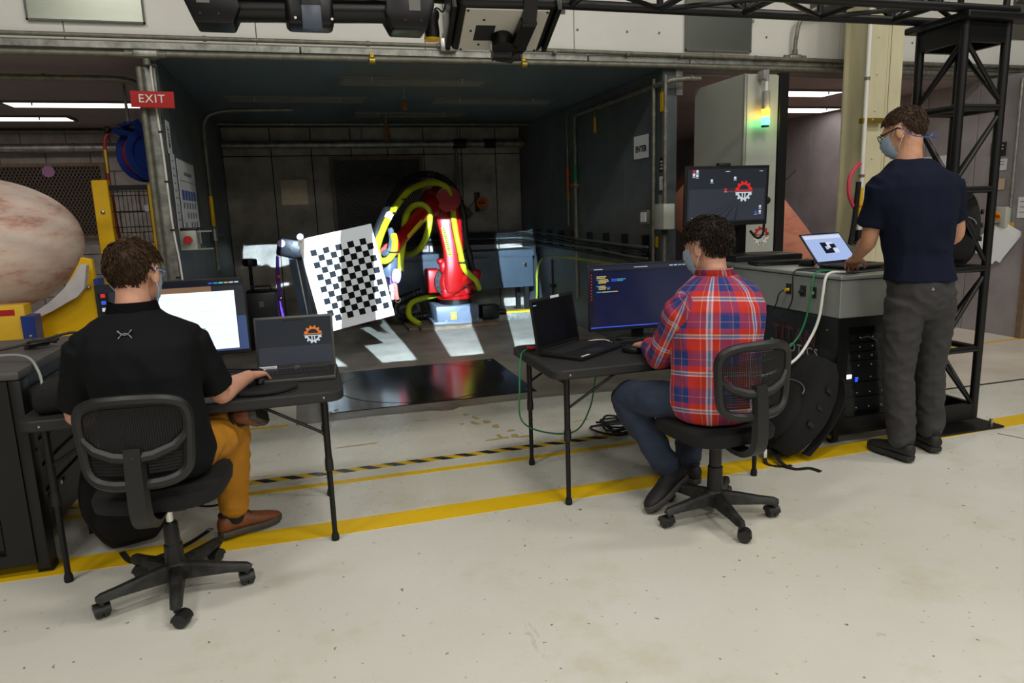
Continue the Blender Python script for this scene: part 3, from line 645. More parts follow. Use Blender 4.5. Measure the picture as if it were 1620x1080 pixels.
# vessel on cradle
def vessel_mat(nm, base, c2, c3):
    m = mat(nm, base, .42); N, L = nodes(m); b = N['Principled BSDF']; tc = N.new('ShaderNodeTexCoord')
    n1 = N.new('ShaderNodeTexNoise'); n1.inputs['Scale'].default_value = 2.6; n1.inputs['Detail'].default_value = 8; n1.inputs['Roughness'].default_value = .65
    mp = N.new('ShaderNodeMapping'); mp.inputs['Scale'].default_value = (1.1, 1.1, 3.2); mp.inputs['Rotation'].default_value = (.3, .7, 0); L.new(tc.outputs['Object'], mp.inputs[0]); L.new(mp.outputs[0], n1.inputs['Vector'])
    r = N.new('ShaderNodeValToRGB'); cr = r.color_ramp; cr.elements[0].position = .42; cr.elements[1].position = .64; e = cr.elements.new(.53)
    cr.elements[0].color = (*lin(base), 1); cr.elements[1].color = (*lin(c2), 1); cr.elements[2].color = (*lin(c3), 1)
    L.new(n1.outputs['Fac'], r.inputs[0]); L.new(r.outputs[0], b.inputs['Base Color'])
vessel_mat('vessel_pale', (246, 226, 212), (238, 206, 190), (204, 146, 128))
vessel_mat('vessel_copper', (228, 154, 128), (222, 146, 118), (210, 128, 102))
t = thing('pressure_vessel', 'pale stained domed vessel resting on a yellow cradle', 'vessel', (-2.02, 5.5, 1.285))
AX = Vector((.86, .42, .1)).normalized(); q = Vector((0, 0, 1)).rotation_difference(AX).to_matrix().to_4x4()
prof = [(.46, -1.6)]+[(.47, -.9), (.47, -.14)]+[(.47*cos(a), -.14+.72*sin(a)) for a in [i*pi/2/14 for i in range(1, 14)]]+[(.003, .58)]
obj('shell', MB().lathe(prof, 48, q), 'vessel_pale', t)
mat('pale_cloth', (206, 198, 198), .85, var=.1, vscale=10)
def strap(x0, x1, rr, ang0, ang1, n=18):
    mb = MB(); rows = []
    for i in range(n+1):
        a = ang0+(ang1-ang0)*i/n; wob = .02*sin(i*1.7)
        rows.append([q @ Vector((rr*cos(a), rr*sin(a), x0+wob)), q @ Vector((rr*cos(a), rr*sin(a), x1+wob))])
    for i in range(n):
        vs = [mb.bm.verts.new(p) for p in (rows[i][0], rows[i][1], rows[i+1][1], rows[i+1][0])]; mb.bm.faces.new(vs)
    g = bmesh.ops.solidify(mb.bm, geom=mb.bm.faces[:], thickness=.012); return mb
t2 = thing('cradle_padding', 'pale felt pad between the vessel and the yellow cradle', 'padding', (-2.02, 5.5, 1.28))
t3 = thing('vessel_cradle', 'yellow steel cradle with blue edges carrying the pale vessel', 'cradle', (-1.55, 4.95, 0))
# saddle plate: follows the dome from its lowest right edge up
def saddle(y0, x0, x1, ztop_l, ztop_r):
    pl = [(x0, .0), (x1, .0), (x1-.015, ztop_r), (x1-.075, ztop_r+.015)]
    for i in range(9):
        u = i/8; pl.append((x1-.09-(x1-.09-x0)*u, ztop_r-.02-(ztop_r-.02-ztop_l)*(1-(1-u)**1.9)))
    return pl
pl = saddle(0, -.14, .30, .86, 1.2)
obj('saddle_plate', MB().prism(pl, .05, Tm((0, .06, 0)) @ UPX, .003), 'yellow_paint', t3, False)
obj('edge_post', MB().b2((.285, -.02, 0), (.315, .1, 1.08), .003, 1), 'blue_paint', t3, False)
obj('front_box', MB().b2((-.62, -.2, 0), (-.05, -.08, .965), .006), 'yellow_paint', t3)
obj('corner_post', MB().b2((-.07, -.22, 0), (.0, -.1, .9), .004), 'blue_paint', t3, False)
obj('red_label', MB().b2((-.185, -.202, .905), (-.1, -.199, .94)), 'red_sign', t3, False)
obj('cable_tie', MB().ell((-.26, -.205, .86), (.045, .008, .045), None, 14, 8), 'white_paint', t3)
for x, z in ((.25, 1.03), (.26, .78), (.04, .74)): obj('bolt', MB().ell((x, .0, z), (.014, .014, .014), None, 10, 8), 'steel', t3)
obj('bolt', MB().ell((-.03, -.222, .78), (.01, .008, .01), None, 8, 6), 'steel', t3)
mb = MB(); pad = []
pp = [(.275, 1.17), (.245, 1.03), (.2, .98), (.14, .95), (.05, .9), (-.05, .86), (-.14, .85), (-.14, .87), (-.05, .895), (.05, .96), (.13, 1.03), (.2, 1.11), (.24, 1.175)]
obj('pad', MB().prism(pp, .06, Tm((-1.55+2.02, 4.93-5.5, -1.28)) @ UPX), 'pale_cloth', t2, False)
# right bay vessel
t = thing('tapered_vessel', 'copper coloured tapered vessel standing in the right bay', 'vessel', (5.55, 7.3, 0))
AX2 = Vector((.62, -.25, -.52)).normalized(); q2 = Vector((0, 0, 1)).rotation_difference(AX2).to_matrix().to_4x4(); c2 = Vector((-.42, .2, 1.18))
obj('shell', MB().lathe([(.52, -.9), (.55, -.4), (.5, .1), (.38, .6), (.3, .85)], 40, Tm(c2) @ q2), 'vessel_copper', t)
mat('vessel_end', (236, 190, 130), .45)
obj('end_cap', MB().lathe([(.29, .851), (.29, .87), (.2, .9), (.01, .905)], 40, Tm(c2) @ q2), 'vessel_end', t)
obj('stand', MB().b2((-.5, -.3, 0), (.3, .45, .5), .01), 'yellow_paint', t)
# ================================================================ robot
mat('robot_red', (152, 10, 12), .3, coat=.3, var=.06, vscale=6)
mat('robot_grey', (96, 106, 120), .4, var=.06, vscale=5)
mat('wrist_grey', (70, 78, 92), .35)
mat('lime_hose', (170, 182, 22), .4)
mat('lilac', (176, 164, 220), .4)
mat('violet', (92, 50, 150), .4)
mat('coral', (228, 82, 70), .4)
RB0 = thing('robot_arm', 'red industrial robot arm on a grey base with yellow hoses', 'robot', (1.78, 8.78, .0015))
def rp(name, mb, m, par=None, smooth=True):
    par = par or RB0
    return obj(name, mb, m, par, smooth, world=True)
mat('base_timber', (112, 96, 78), .75, var=.25, vscale=8)
rp('ground_plate', MB().b2((1.28, 8.36, .002), (2.28, 9.12, .045), .006), 'base_timber')
rp('ground_plate', MB().b2((1.15, 8.45, .002), (1.27, 9.1, .04), .006), 'base_timber')
base = rp('base', MB().b2((1.5, 8.5, .045), (2.04, 9.06, .27), .02, 2).b2((1.46, 8.48, .045), (2.08, 9.1, .08), .008), 'robot_grey')
rp('base_label', MB().b2((1.68, 8.497, .1), (1.75, 8.5, .19)), 'yellow_paint', base, False)
rp('label_spot', MB().cyl((1.715, 8.497, .145), (1.715, 8.4955, .145), .018, 12), 'white_paint', base)
for x in (1.53, 1.62, 1.95, 2.02): rp('base_bolt', MB().cyl((x, 8.5, .08), (x, 8.5, .10), .014, 8), 'steel', base)
for k in range(3): rp('base_rib', MB().bar((1.78+k*.07, 8.497, .19), (1.83+k*.07, 8.497, .24), .008, .012), 'robot_grey', base, False)
rp('connector_block', MB().box((2.22, 8.7, .14), (.22, .2, .17), None, .01).cyl((2.33, 8.66, .13), (2.42, 8.62, .13), .035, 10), 'black_metal')
rp('bearing_ring', MB().lathe([(.17, .27), (.2, .27), (.2, .335), (.17, .335)], 36, Tm((1.8, 8.76, 0))), 'black_metal')
tur = rp('turret', MB().lathe([(.15, .335), (.23, .335), (.24, .35), (.24, .375), (.2, .39), (.17, .45), (.13, .5)], 36, Tm((1.8, 8.76, 0)))
         .loft([[(1.8+.15*a*(1-.0*i), 8.76+b_*.15, .4+.2*i/3) for a, b_ in ((-1.2, -1), (1.1, -1), (1.1, 1), (-1.2, 1))] for i in range(4)])
         .box((1.79, 8.78, .55), (.36, .24, .26), None, .05, 3), 'robot_red')
rp('motor_cover', MB().box((1.52, 8.80, .57), (.16, .24, .3), None, .03, 3), 'robot_red')
rp('motor_cover', MB().box((2.02, 8.8, .56), (.2, .26, .28), (0, rad(20), 0), .05, 3), 'robot_red')
rp('turret_cap', MB().cyl((1.62, 8.62, .42), (1.62, 8.56, .42), .032, 14), 'wrist_grey')
rp('turret_shoulder', MB().box((1.67, 8.62, .43), (.16, .18, .14), None, .04, 3), 'robot_red')
for k in range(11):
    a = rad(190+k*16); rp('ring_bolt', MB().ell((1.8+.222*cos(a), 8.76+.222*sin(a), .342), (.011, .011, .009), None, 8, 6), 'chrome', tur)
# shoulder joint disc (axis along Y, facing the booth mouth)
sh = rp('shoulder_disc', MB().lathe([(.02, 0), (.19, 0), (.2, .015), (.2, .06), (.02, .06)], 36, Tm((1.72, 8.66, .56)) @ Matrix.Rotation(pi/2, 4, 'X')), 'black_metal')
rp('shoulder_hub', MB().lathe([(.02, .0), (.155, .0), (.155, .06), (.13, .085), (.02, .085)], 32, Tm((1.73, 8.61, .555)) @ Matrix.Rotation(pi/2, 4, 'X')), 'robot_red')
rp('shoulder_drum', MB().cyl((1.76, 8.56, .55), (1.96, 8.62, .6), .095, 20).ell((1.97, 8.62, .6), (.06, .1, .1)), 'robot_red')
for k in range(9):
    a = rad(110+k*22); rp('disc_bolt', MB().ell((1.72+.178*cos(a), 8.595, .56+.178*sin(a)), (.011, .011, .011), None, 8, 6), 'chrome', sh)
for p in ((1.83, 8.53, .62), (1.84, 8.53, .595), (1.88, 8.53, .5), (1.905, 8.53, .5)): rp('hub_bolt', MB().ell(p, (.014, .012, .014), None, 8, 6), 'chrome', sh)
# lower arm
def arm_ring(c, w, d, tilt=0):
    M = Tm(c, (0, tilt, 0)); k = .3
    return [M @ Vector(p) for p in ((-w, -d*(1-k), 0), (-w*(1-k), -d, 0), (w*(1-k), -d, 0), (w, -d*(1-k), 0), (w, d*(1-k), 0), (w*(1-k), d, 0), (-w*(1-k), d, 0), (-w, d*(1-k), 0))]
la = rp('lower_arm', MB().loft([arm_ring(c, w, d, rad(-6)) for c, w, d in (((1.73, 8.53, .45), .08, .05), ((1.735, 8.53, .58), .11, .065), ((1.75, 8.54, .75), .112, .07), ((1.755, 8.56, .95), .12, .075), ((1.74, 8.58, 1.2), .14, .075), ((1.72, 8.59, 1.36), .155, .08), ((1.71, 8.6, 1.46), .16, .08))]), 'robot_red')
rp('arm_knob', MB().ell((1.6, 8.56, .82), (.05, .04, .04)).ell((1.63, 8.56, .75), (.05, .04, .09)), 'robot_red', la)
lb = rp('arm_label', MB().bar((1.635, 8.492, 1.235), (1.705, 8.482, .885), .055, .004, up=(0, -1, 0)), 'hose_yellow', la, False)
for k in range(14):
    u = k/13; rp('label_mark', MB().box((1.637+.066*u, 8.4805-.009*u, 1.215-.31*u), (.022+.01*((k*5) % 3), .002, .012)), 'black_ink', la, False)
# elbow and forearm
rp('elbow_housing', MB().ell((1.66, 8.6, 1.57), (.18, .18, .18)).box((1.52, 8.55, 1.52), (.26, .3, .3), (0, rad(25), 0), .07, 3), 'robot_red')
el = rp('elbow_disc', MB().cyl((1.69, 8.43, 1.56), (1.69, 8.36, 1.56), .15, 28), 'robot_red')
for k in range(10):
    a = rad(90+k*24); rp('elbow_bolt', MB().ell((1.69+.135*cos(a), 8.355, 1.56+.135*sin(a)), (.01, .01, .01), None, 8, 6), 'steel', el)
rp('elbow_motor', MB().cyl((1.33, 8.42, 1.4), (1.30, 8.26, 1.38), .12, 24), 'black_metal')
rp('motor_pin', MB().ell((1.30, 8.255, 1.38), (.014, .01, .014), None, 8, 6), 'chrome')
W0 = Vector((.86, 7.5, 1.02)); E0 = Vector((1.5, 8.45, 1.52)); dv = (W0-E0)
rp('forearm', MB().tube([E0, E0+dv*.25, E0+dv*.6, E0+dv*.88, W0], [.12, .1, .075, .07, .068], 16), 'robot_red')
rp('forearm_stripe', MB().bar(E0+dv*.45+Vector((.085, -.06, .03)), E0+dv*.75+Vector((.07, -.055, .02)), .012, .03), 'hose_yellow', None, False)
rp('wrist_collar', MB().tube([W0-dv*.02, W0+dv*.04], [.088, .085], 18), 'coral')
T0 = Vector((.83, 7.4, .72))
rp('wrist', MB().tube([W0, (.84, 7.44, .93), (.83, 7.42, .82), (.83, 7.41, .76)], [.075, .098, .09, .06], 18), 'wrist_grey')
tl = rp('tool_flange', MB().cyl((.83, 7.4, .77), (.83, 7.39, .70), .055, 16), 'violet')
rp('tool_disc', MB().cyl((.885, 7.36, .78), (.92, 7.34, .775), .075, 22), 'lilac', tl); rp('tool_bar', MB().box((.885, 7.36, .65), (.04, .05, .24), (0, rad(-4), 0), .008), 'coral', tl)
rp('tool_block', MB().box((.845, 7.37, .66), (.05, .05, .08), None, .006), 'white_paint', tl); rp('tool_block', MB().box((.85, 7.37, .575), (.035, .04, .08), None, .006), 'white_paint', tl)
rp('tool_ring', MB().tube([(.9+.025*cos(k*pi/8), 7.35, .53+.025*sin(k*pi/8)) for k in range(16)], .007, 6, closed=True), 'chrome', tl)
rp('tool_bracket', MB().bar((.83, 7.39, .72), (.62, 7.07, .8), .06, .08), 'black_metal', tl, False)
# hoses
rp('yellow_hose', MB().tube(spline([(.70, 7.22, 1.06), (.76, 7.3, 1.2), (.86, 7.45, 1.36), (1.02, 7.7, 1.53), (1.2, 8.0, 1.67), (1.42, 8.25, 1.74), (1.6, 8.36, 1.74), (1.71, 8.38, 1.66), (1.745, 8.42, 1.48), (1.77, 8.45, 1.25), (1.82, 8.46, .95), (1.86, 8.47, .75), (1.92, 8.48, .66), (2.02, 8.52, .56), (2.08, 8.62, .45)], 6), .036, 12), 'lime_hose')
rp('yellow_hose', MB().tube(spline([(.70, 7.2, 1.08), (.72, 7.2, .97), (.79, 7.22, .95), (.86, 7.25, 1.0), (.9, 7.3, 1.1), (.9, 7.36, 1.2)], 6), .034, 12), 'lime_hose')
rp('yellow_hose', MB().tube(spline([(.98, 7.6, .8), (1.0, 7.65, .95), (1.06, 7.8, 1.15), (1.12, 8.0, 1.36), (1.22, 8.12, 1.48), (1.34, 8.16, 1.5), (1.42, 8.16, 1.42), (1.4, 8.12, 1.25), (1.33, 8.2, 1.05), (1.25, 8.5, .93), (1.2, 8.9, .92), (1.2, 9.25, .92), (1.22, 9.4, .895)], 6), .036, 12), 'lime_hose')
rp('yellow_hose', MB().tube(spline([(1.62, 9.0, .36), (1.4, 8.95, .33), (1.25, 8.9, .28), (1.2, 8.75, .15), (1.3, 8.6, .06)], 6), .036, 12), 'lime_hose')
rp('hose_fitting', MB().cyl((.86, 7.42, 1.37), (.885, 7.47, 1.405), .04, 10), 'white_paint')
def corrugated(P, r, seg=.02):
    P = spline(P, 14); out = [P[0]]; R = [r]; acc = 0; tog = 0
    for a, b_ in zip(P, P[1:]):
        acc += (b_-a).length
        if acc > seg: out.append(b_); tog ^= 1; R.append(r*(.86 if tog else 1.06)); acc = 0
    return MB().tube(out, R, 10)
rp('corrugated_hose', corrugated([(.72, 7.3, 1.1), (.74, 7.35, 1.26), (.9, 7.6, 1.5), (1.1, 7.95, 1.72), (1.35, 8.3, 1.84), (1.6, 8.45, 1.83), (1.78, 8.5, 1.7), (1.87, 8.5, 1.5), (1.9, 8.5, 1.35), (1.91, 8.5, 1.1), (1.96, 8.52, .85), (2.0, 8.6, .68)], .04), 'black_plastic')
rp('corrugated_hose', corrugated([(.78, 7.25, 1.02), (.84, 7.3, 1.04), (.88, 7.36, 1.15), (.88, 7.44, 1.26)], .032), 'wrist_grey')
for p in ((1.85, 8.46, .8), (1.72, 8.42, 1.47), (.9, 7.5, 1.42), (.88, 7.26, 1.03), (1.06, 7.75, 1.56)): rp('hose_clamp', MB().tube([(p[0]+.05*cos(k*pi/7), p[1]+.05*sin(k*pi/7), p[2]) for k in range(14)], .009, 6, closed=True), 'black_plastic')
# black drag chain behind the base
mb = MB(); rp('drag_hose', corrugated([(1.5, 9.0, .1), (1.25, 8.95, .1), (1.05, 8.85, .16), (1.1, 8.9, .32), (1.4, 9.02, .42)], .05), 'black_plastic')

# ================================================================ checkerboard target held by the robot
mat('board_white', (238, 238, 236), .45)
mat('board_black', (15, 15, 17), .8, spec=.15)
BT = thing('checkerboard_panel', 'white calibration panel with a black checkerboard held by the robot', 'calibration panel', (.385, 7.02, .81), rot=(rad(-2), rad(-10.5), 0))
bw_, bh_ = .355, .46
obj('panel', MB().b2((-bw_, -.006, -bh_), (bw_, .012, bh_), .003, 1), 'board_white', BT, False)
cs = .0595; nx, ny = 10, 11
for i in range(nx):
    for j in range(ny+1):
        if (i+j) % 2: continue
        x0 = -.27+i*cs; z0 = .34-(j+1)*cs
        o = obj('checker_square', MB().b2((x0, -.0072, z0), (x0+cs, -.0055, z0+cs)), 'board_black', BT, False)
for x, z in ((-.33, .435), (.33, .435), (.33, -.435), (-.33, -.435)): obj('corner_hole', MB().cyl((x, -.0075, z), (x, -.0055, z), .01, 12), 'steel', BT)
obj('back_rib', MB().b2((-.3, .012, -.03), (.3, .05, .03)), 'black_metal', BT, False)
obj('back_rib', MB().b2((-.03, .012, -.35), (.03, .05, .35)), 'black_metal', BT, False)

# ================================================================ black stand left of the board
t = thing('scanner_stand', 'black stand with ribbed aluminium profile beside the checkerboard panel', 'stand', (-.02, 8.1, .002))
mat('profile_blue', (76, 92, 112), .3, .6)
mat('instr_black', (18, 20, 26), .4, .2, var=.3, vscale=40)
up = Vector((-.05, 0, 1))
obj('column', MB().bar((.02, 0, .1), (-.08, 0, 1.0), .13, .13), 'profile_blue', t, False)
for s in (-.045, -.015, .015, .045): obj('rib', MB().bar((.02+s, -.07, .1), (-.08+s, -.07, 1.0), .009, .012), 'chrome' if s == .015 else 'profile_blue', t, False)
obj('base', MB().box((0, 0, .05), (.5, .45, .1), None, .02), 'instr_black', t)
obj('head', MB().box((-.1, -.02, 1.08), (.3, .22, .2), (0, rad(12), 0), .03).box((.1, 0, 1.1), (.26, .16, .14), (0, rad(-8), 0), .03), 'instr_black', t)
obj('lens', MB().cyl((-.2, -.12, 1.14), (-.2, -.17, 1.14), .04, 16), 'lilac', t); obj('lens', MB().cyl((.0, -.1, 1.2), (.0, -.16, 1.2), .035, 16), 'lilac', t)
obj('handle', MB().cyl((-.26, -.1, 1.02), (-.16, -.1, 1.04), .014, 8), 'white_paint', t)
obj('cable_arm', MB().tube(spline([(-.24, 0, .15), (-.26, -.03, .5), (-.27, -.03, .8), (-.25, -.03, 1.0)], 5), .02, 8), 'violet', t)
random.seed(9)
for k in range(14): obj('rivet', MB().ell((-.02+random.uniform(-.1, .12), -.135, 1.02+random.uniform(-.03, .14)), (.007, .006, .007), None, 6, 5), 'chrome', t)
for z in (.3, .55, .78): obj('arm_knob', MB().ell((-.26, -.06, z), (.02, .016, .02), None, 8, 6), 'coral' if z > .7 else 'chrome', t)
t = thing('instrument_case', 'black equipment case standing left of the ribbed stand', 'case', (-.48, 8.2, .002))
obj('body', MB().box((0, 0, .32), (.34, .4, .62), None, .03), 'instr_black', t); obj('handle', MB().tube([(-.1, -.02, .63), (-.1, -.02, .68), (.1, -.02, .68), (.1, -.02, .63)], .012, 8), 'black_plastic', t); obj('latch', MB().box((0, -.205, .5), (.05, .015, .06)), 'fixture_dark', t, False)
t = thing('tripod', 'black tripod standing by the left booth wall', 'tripod', (-.62, 8.9, .002))
for k in range(3): obj('leg', MB().cyl((.2*cos(k*2.1), .2*sin(k*2.1), .012), (0, 0, .55), .014, 8), 'instr_black', t)
obj('post', MB().cyl((0, 0, .5), (0, 0, .85), .02, 10), 'instr_black', t); obj('head', MB().box((0, 0, .9), (.12, .2, .09), (0, 0, .4), .02), 'instr_black', t)

# ================================================================ projector light: coarse stripe code thrown into the booth
def projector_light(loc, tilt, yaw):
    l = bpy.data.lights.new('projector_beam', 'SPOT'); l.energy = 1.0; l.spot_size = rad(60); l.spot_blend = 0; l.shadow_soft_size = .012
    l.use_nodes = True; nt = l.node_tree; N, L = nt.nodes, nt.links
    em = N['Emission']; em.inputs[0].default_value = (.60, .81, 1, 1)
    tc = N.new('ShaderNodeTexCoord'); sp = N.new('ShaderNodeSeparateXYZ'); L.new(tc.outputs['Normal'], sp.inputs[0])
    def mth(op, a, b=None):
        n = N.new('ShaderNodeMath'); n.operation = op
        for i, v in enumerate((a, b)):
            if v is None: continue
            if isinstance(v, (int, float)): n.inputs[i].default_value = v
            else: L.new(v, n.inputs[i])
        return n.outputs[0]
    az = mth('ABSOLUTE', sp.outputs[2]); u = mth('DIVIDE', sp.outputs[0], az); v = mth('DIVIDE', sp.outputs[1], az)
    U0, U1, V = -.275, .358, .218
    a = mth('MULTIPLY', mth('GREATER_THAN', u, U0), mth('LESS_THAN', u, U1))
    b = mth('MULTIPLY', mth('GREATER_THAN', v, -V), mth('LESS_THAN', v, V))
    w = (U1-U0)/7
    par = mth('LESS_THAN', mth('MODULO', mth('SUBTRACT', u, U0), 2*w), w)
    k = mth('MULTIPLY', mth('MULTIPLY', a, b), mth('ADD', mth('MULTIPLY', par, .985), .015))
    L.new(mth('MULTIPLY', k, PROJ_POWER), em.inputs[1])
    o = bpy.data.objects.new('projector_beam', l); COL.objects.link(o); o.location = loc
    o.rotation_euler = (pi/2-tilt, 0, yaw)
    return o
PROJ_POWER = 5200.0
projector_light((.995, 3.6, 2.15), rad(21.9), 0)
# ================================================================ folding tables
mat('table_top', (36, 34, 34), .6, bump=.12, bscale=160)
mat('table_leg', (20, 20, 21), .38, .3)
mat('rubber', (18, 18, 18), .85)
def folding_table(label, x0, x1, y0, y1, h):
    cx, cy = (x0+x1)/2, (y0+y1)/2; w, d = (x1-x0)/2, (y1-y0)/2
    t = thing('folding_table', label, 'table', (cx, cy, 0))
    def rr(w, d, r, n=5):
        out = []
        for sx, sy, a0 in ((1, 1, 0), (-1, 1, 90), (-1, -1, 180), (1, -1, 270)):
            for k in range(n+1):
                a = rad(a0+90*k/n); out.append((sx*(w-r)+r*cos(a), sy*(d-r)+r*sin(a)))
        return out
    obj('top', MB().loft([[(x, y, z) for x, y in rr(w-i, d-i, .06)] for z, i in ((h-.045, .006), (h-.038, 0), (h-.006, 0), (h, .006))]), 'table_top', t)
    for sx in (-1, 1):
        for sy in (-1, 1):
            lx, ly = sx*(w-.085), sy*(d-.055)
            l = obj('leg', MB().cyl((lx, ly, h*.52), (lx, ly, h-.045), .0145, 14).cyl((lx, ly, .03), (lx, ly, h*.55), .0115, 14), 'table_leg', t)
            obj('collar', MB().lathe([(.013, h*.47), (.018, h*.475), (.018, h*.53), (.0155, h*.56)], 14, Tm((lx, ly, 0)), False), 'black_plastic', l)
            obj('foot', MB().lathe([(.015, 0), (.017, .004), (.017, .02), (.0135, .035)], 14, Tm((lx, ly, 0))), 'rubber', l)
            obj('brace', MB().cyl((lx, ly, h-.2), (lx-sx*.26, ly, h-.045), .007, 8), 'table_leg', l)
        obj('cross_tube', MB().cyl((sx*(w-.085), -(d-.055), h-.075), (sx*(w-.085), d-.055, h-.075), .0125, 12), 'table_leg', t)
        obj('screw', MB().ell((sx*(w-.085), -d-.0, h-.024), (.005, .003, .005), None, 8, 6), 'steel', t)
    return t
folding_table('black folding table under the monitor showing a white window', -1.105, .115, 2.985, 3.625, .69)
folding_table('black folding table under the monitor showing code', 1.05, 2.26, 2.975, 3.665, .68)

# ================================================================ task chairs
mat('chair_plastic', (25, 25, 24), .48, var=.08, vscale=20)
mat('chair_fabric', (15, 15, 16), .9, bump=.2, bscale=220)
mat('dusty_plastic', (24, 23, 22), .55, var=.4, vscale=22, col2=(50, 48, 44))
mat('mesh_black', (12, 12, 13), .8)
def ring_pts(fn, n): return [fn(2*pi*k/n) for k in range(n)]
def office_chair(label, loc, rz, base_rot, seat_h=.455, back_z=.505, lift='chrome', arms=0.0):
    t = thing('office_chair', label, 'chair', loc, rz)
    sh_ = seat_h
    for k in range(5):
        a = base_rot+k*2*pi/5; d = Vector((cos(a), sin(a), 0)); n = Vector((-sin(a), cos(a), 0)); rings = []
        for s, w, z0, z1 in ((.03, .03, .065, .125), (.1, .027, .068, .118), (.2, .023, .072, .104), (.262, .021, .07, .098), (.28, .012, .072, .09)):
            rings.append([d*s+n*w+Z1*z0, d*s-n*w+Z1*z0, d*s-n*w*.8+Z1*(z1-.008), d*s-n*w*.45+Z1*z1, d*s+n*w*.45+Z1*z1, d*s+n*w*.8+Z1*(z1-.008)])
        l = obj('base_arm', MB().loft(rings), 'dusty_plastic', t)
        # caster: swivel so that each points a little differently
        ca = a+1.1+k*.9; c = d*.262+Vector((cos(ca), sin(ca), 0))*.016; ax = Vector((-sin(ca), cos(ca), 0))
        obj('caster_stem', MB().cyl(d*.262+Z1*.055, d*.262+Z1*.075, .011, 10), 'chair_plastic', l)
        for s in (-1, 1):
            M = Tm(c+ax*s*.013+Z1*.027) @ Vector((0, 0, 1)).rotation_difference(ax*s).to_matrix().to_4x4()
            obj('caster_wheel', MB().lathe([(.004, -.011), (.026, -.011), (.027, -.004), (.026, .008), (.019, .012), (.004, .013)], 20, M), 'dusty_plastic', l)
        hood = [c+Vector((cos(ca), sin(ca), 0))*.030*cos(q)+Z1*(.027+.030*sin(q)) for q in [pi*i/8 for i in range(9)]]
        obj('caster_hood', MB().loft([[p+ax*.027 for p in hood], [p-ax*.027 for p in hood]], True), 'chair_plastic', l)
    obj('hub', MB().lathe([(.03, .05), (.045, .06), (.045, .12), (.036, .13)], 20), 'dusty_plastic', t)
    obj('column_shroud', MB().lathe([(.036, .11), (.033, .2), (.028, .205), (.026, .285), (.0235, .29)] if lift == 'chrome' else [(.036, .11), (.033, .24), (.028, .245), (.027, sh_-.09)], 20), 'chair_plastic', t)
    if lift == 'chrome': obj('gas_lift', MB().cyl((0, 0, .26), (0, 0, sh_-.08), .0135, 14), 'chrome', t)
    obj('seat_plate', MB().box((0, 0, sh_-.085), (.2, .24, .035), None, .01), 'chair_plastic', t)
    rings = []
    for z, i in ((sh_-.07, .02), (sh_-.062, .004), (sh_-.03, 0), (sh_-.012, .008), (sh_, .035)):
        rings.append([((.225-i)*(abs(cos(a))**.55)*(1 if cos(a) > 0 else -1), .02+(.225-i)*(abs(sin(a))**.55)*(1 if sin(a) > 0 else -1), z-(.012 if z > sh_-.02 and sin(a) > .6 else 0)) for a in [2*pi*k/36 for k in range(36)]])
    obj('seat', MB().loft(rings), 'chair_fabric', t)
    # back support stem
    by = -.275
    stem = [Vector((0, -.06, sh_-.085)), Vector((0, -.17, sh_-.1)), Vector((0, -.24, sh_-.085)), Vector((0, by-.012, sh_-.03)), Vector((0, by-.012, back_z+.03)), Vector((0, by+.0, back_z+.12))]
    sp_ = spline(stem, 5); rings = []
    for i, p in enumerate(sp_):
        tn = (sp_[min(i+1, len(sp_)-1)]-sp_[max(i-1, 0)]).normalized(); nn = tn.cross(Vector((1, 0, 0))); w = .04-.008*abs(i/len(sp_)-.3)
        rings.append([p+Vector((w, 0, 0))+nn*.012, p+Vector((-w, 0, 0))+nn*.012, p+Vector((-w*.75, 0, 0))-nn*.014, p+Vector((w*.75, 0, 0))-nn*.014])
    obj('back_stem', MB().loft(rings), 'chair_plastic', t)
    # back frame on a curved sheet
    def sheet(u, v, off=0.): return Vector((u, by+.055*(u/.19)**2+off+.02*(v/.3)*0-.03*(v-.15)*.4, back_z+v))
    W, Hh = .178, .268
    def outer(a):
        e = .38; c, s = cos(a), sin(a)
        u = W*(abs(c)**e)*(1 if c > 0 else -1); v = Hh/2+Hh/2*(abs(s)**e)*(1 if s > 0 else -1)
        u *= 1-.10*(1-v/Hh); v += (.018*(1-(u/W)**2) if v > Hh/2 else -.012*(1-(u/W)**2))
        return sheet(u, v)
    obj('back_frame', MB().tube(ring_pts(outer, 56), .020, 8, closed=True), 'chair_plastic', t)
    smile = [(-W*.97, .185), (-W*.9, .145), (-W*.7, .112), (-W*.35, .09), (0, .083), (W*.35, .09), (W*.7, .112), (W*.9, .145), (W*.97, .185)]
    obj('back_bar', MB().tube([sheet(u, v) for u, v in smile], [.012, .016, .019, .021, .022, .021, .019, .016, .012], 8), 'chair_plastic', t)
    # woven mesh: thin strands
    mb = MB(); bm = mb.bm
    def low(u): return .085+.115*(abs(u)/W)**2.2
    def strand(a, b_, w):
        v = [bm.verts.new(p) for p in (a-w, a+w, b_+w, b_-w)]; bm.faces.new(v)
    n = 44
    for i in range(-n//2, n//2+1):
        u = i/(n/2)*W*.93; z0 = low(u)
        for k in range(3):
            a_, b_ = z0+(Hh-.01-z0)*k/3, z0+(Hh-.01-z0)*(k+1)/3
            strand(sheet(u, a_), sheet(u, b_), Vector((.0026, 0, 0)))
    for j in range(25):
        v = .095+j*.007
        um = W*.93 if v > .2 else W*.95*((max(v-.085, 0)/.115)**(1/2.2))
        for k in range(8):
            a_, b_ = -um+2*um*k/8, -um+2*um*(k+1)/8
            strand(sheet(a_, v), sheet(b_, v), Vector((0, 0, .0017)))
    o = obj('back_mesh', mb, 'mesh_black', t, False); o['kind'] = 'stuff'
    mb = MB(); bm = mb.bm
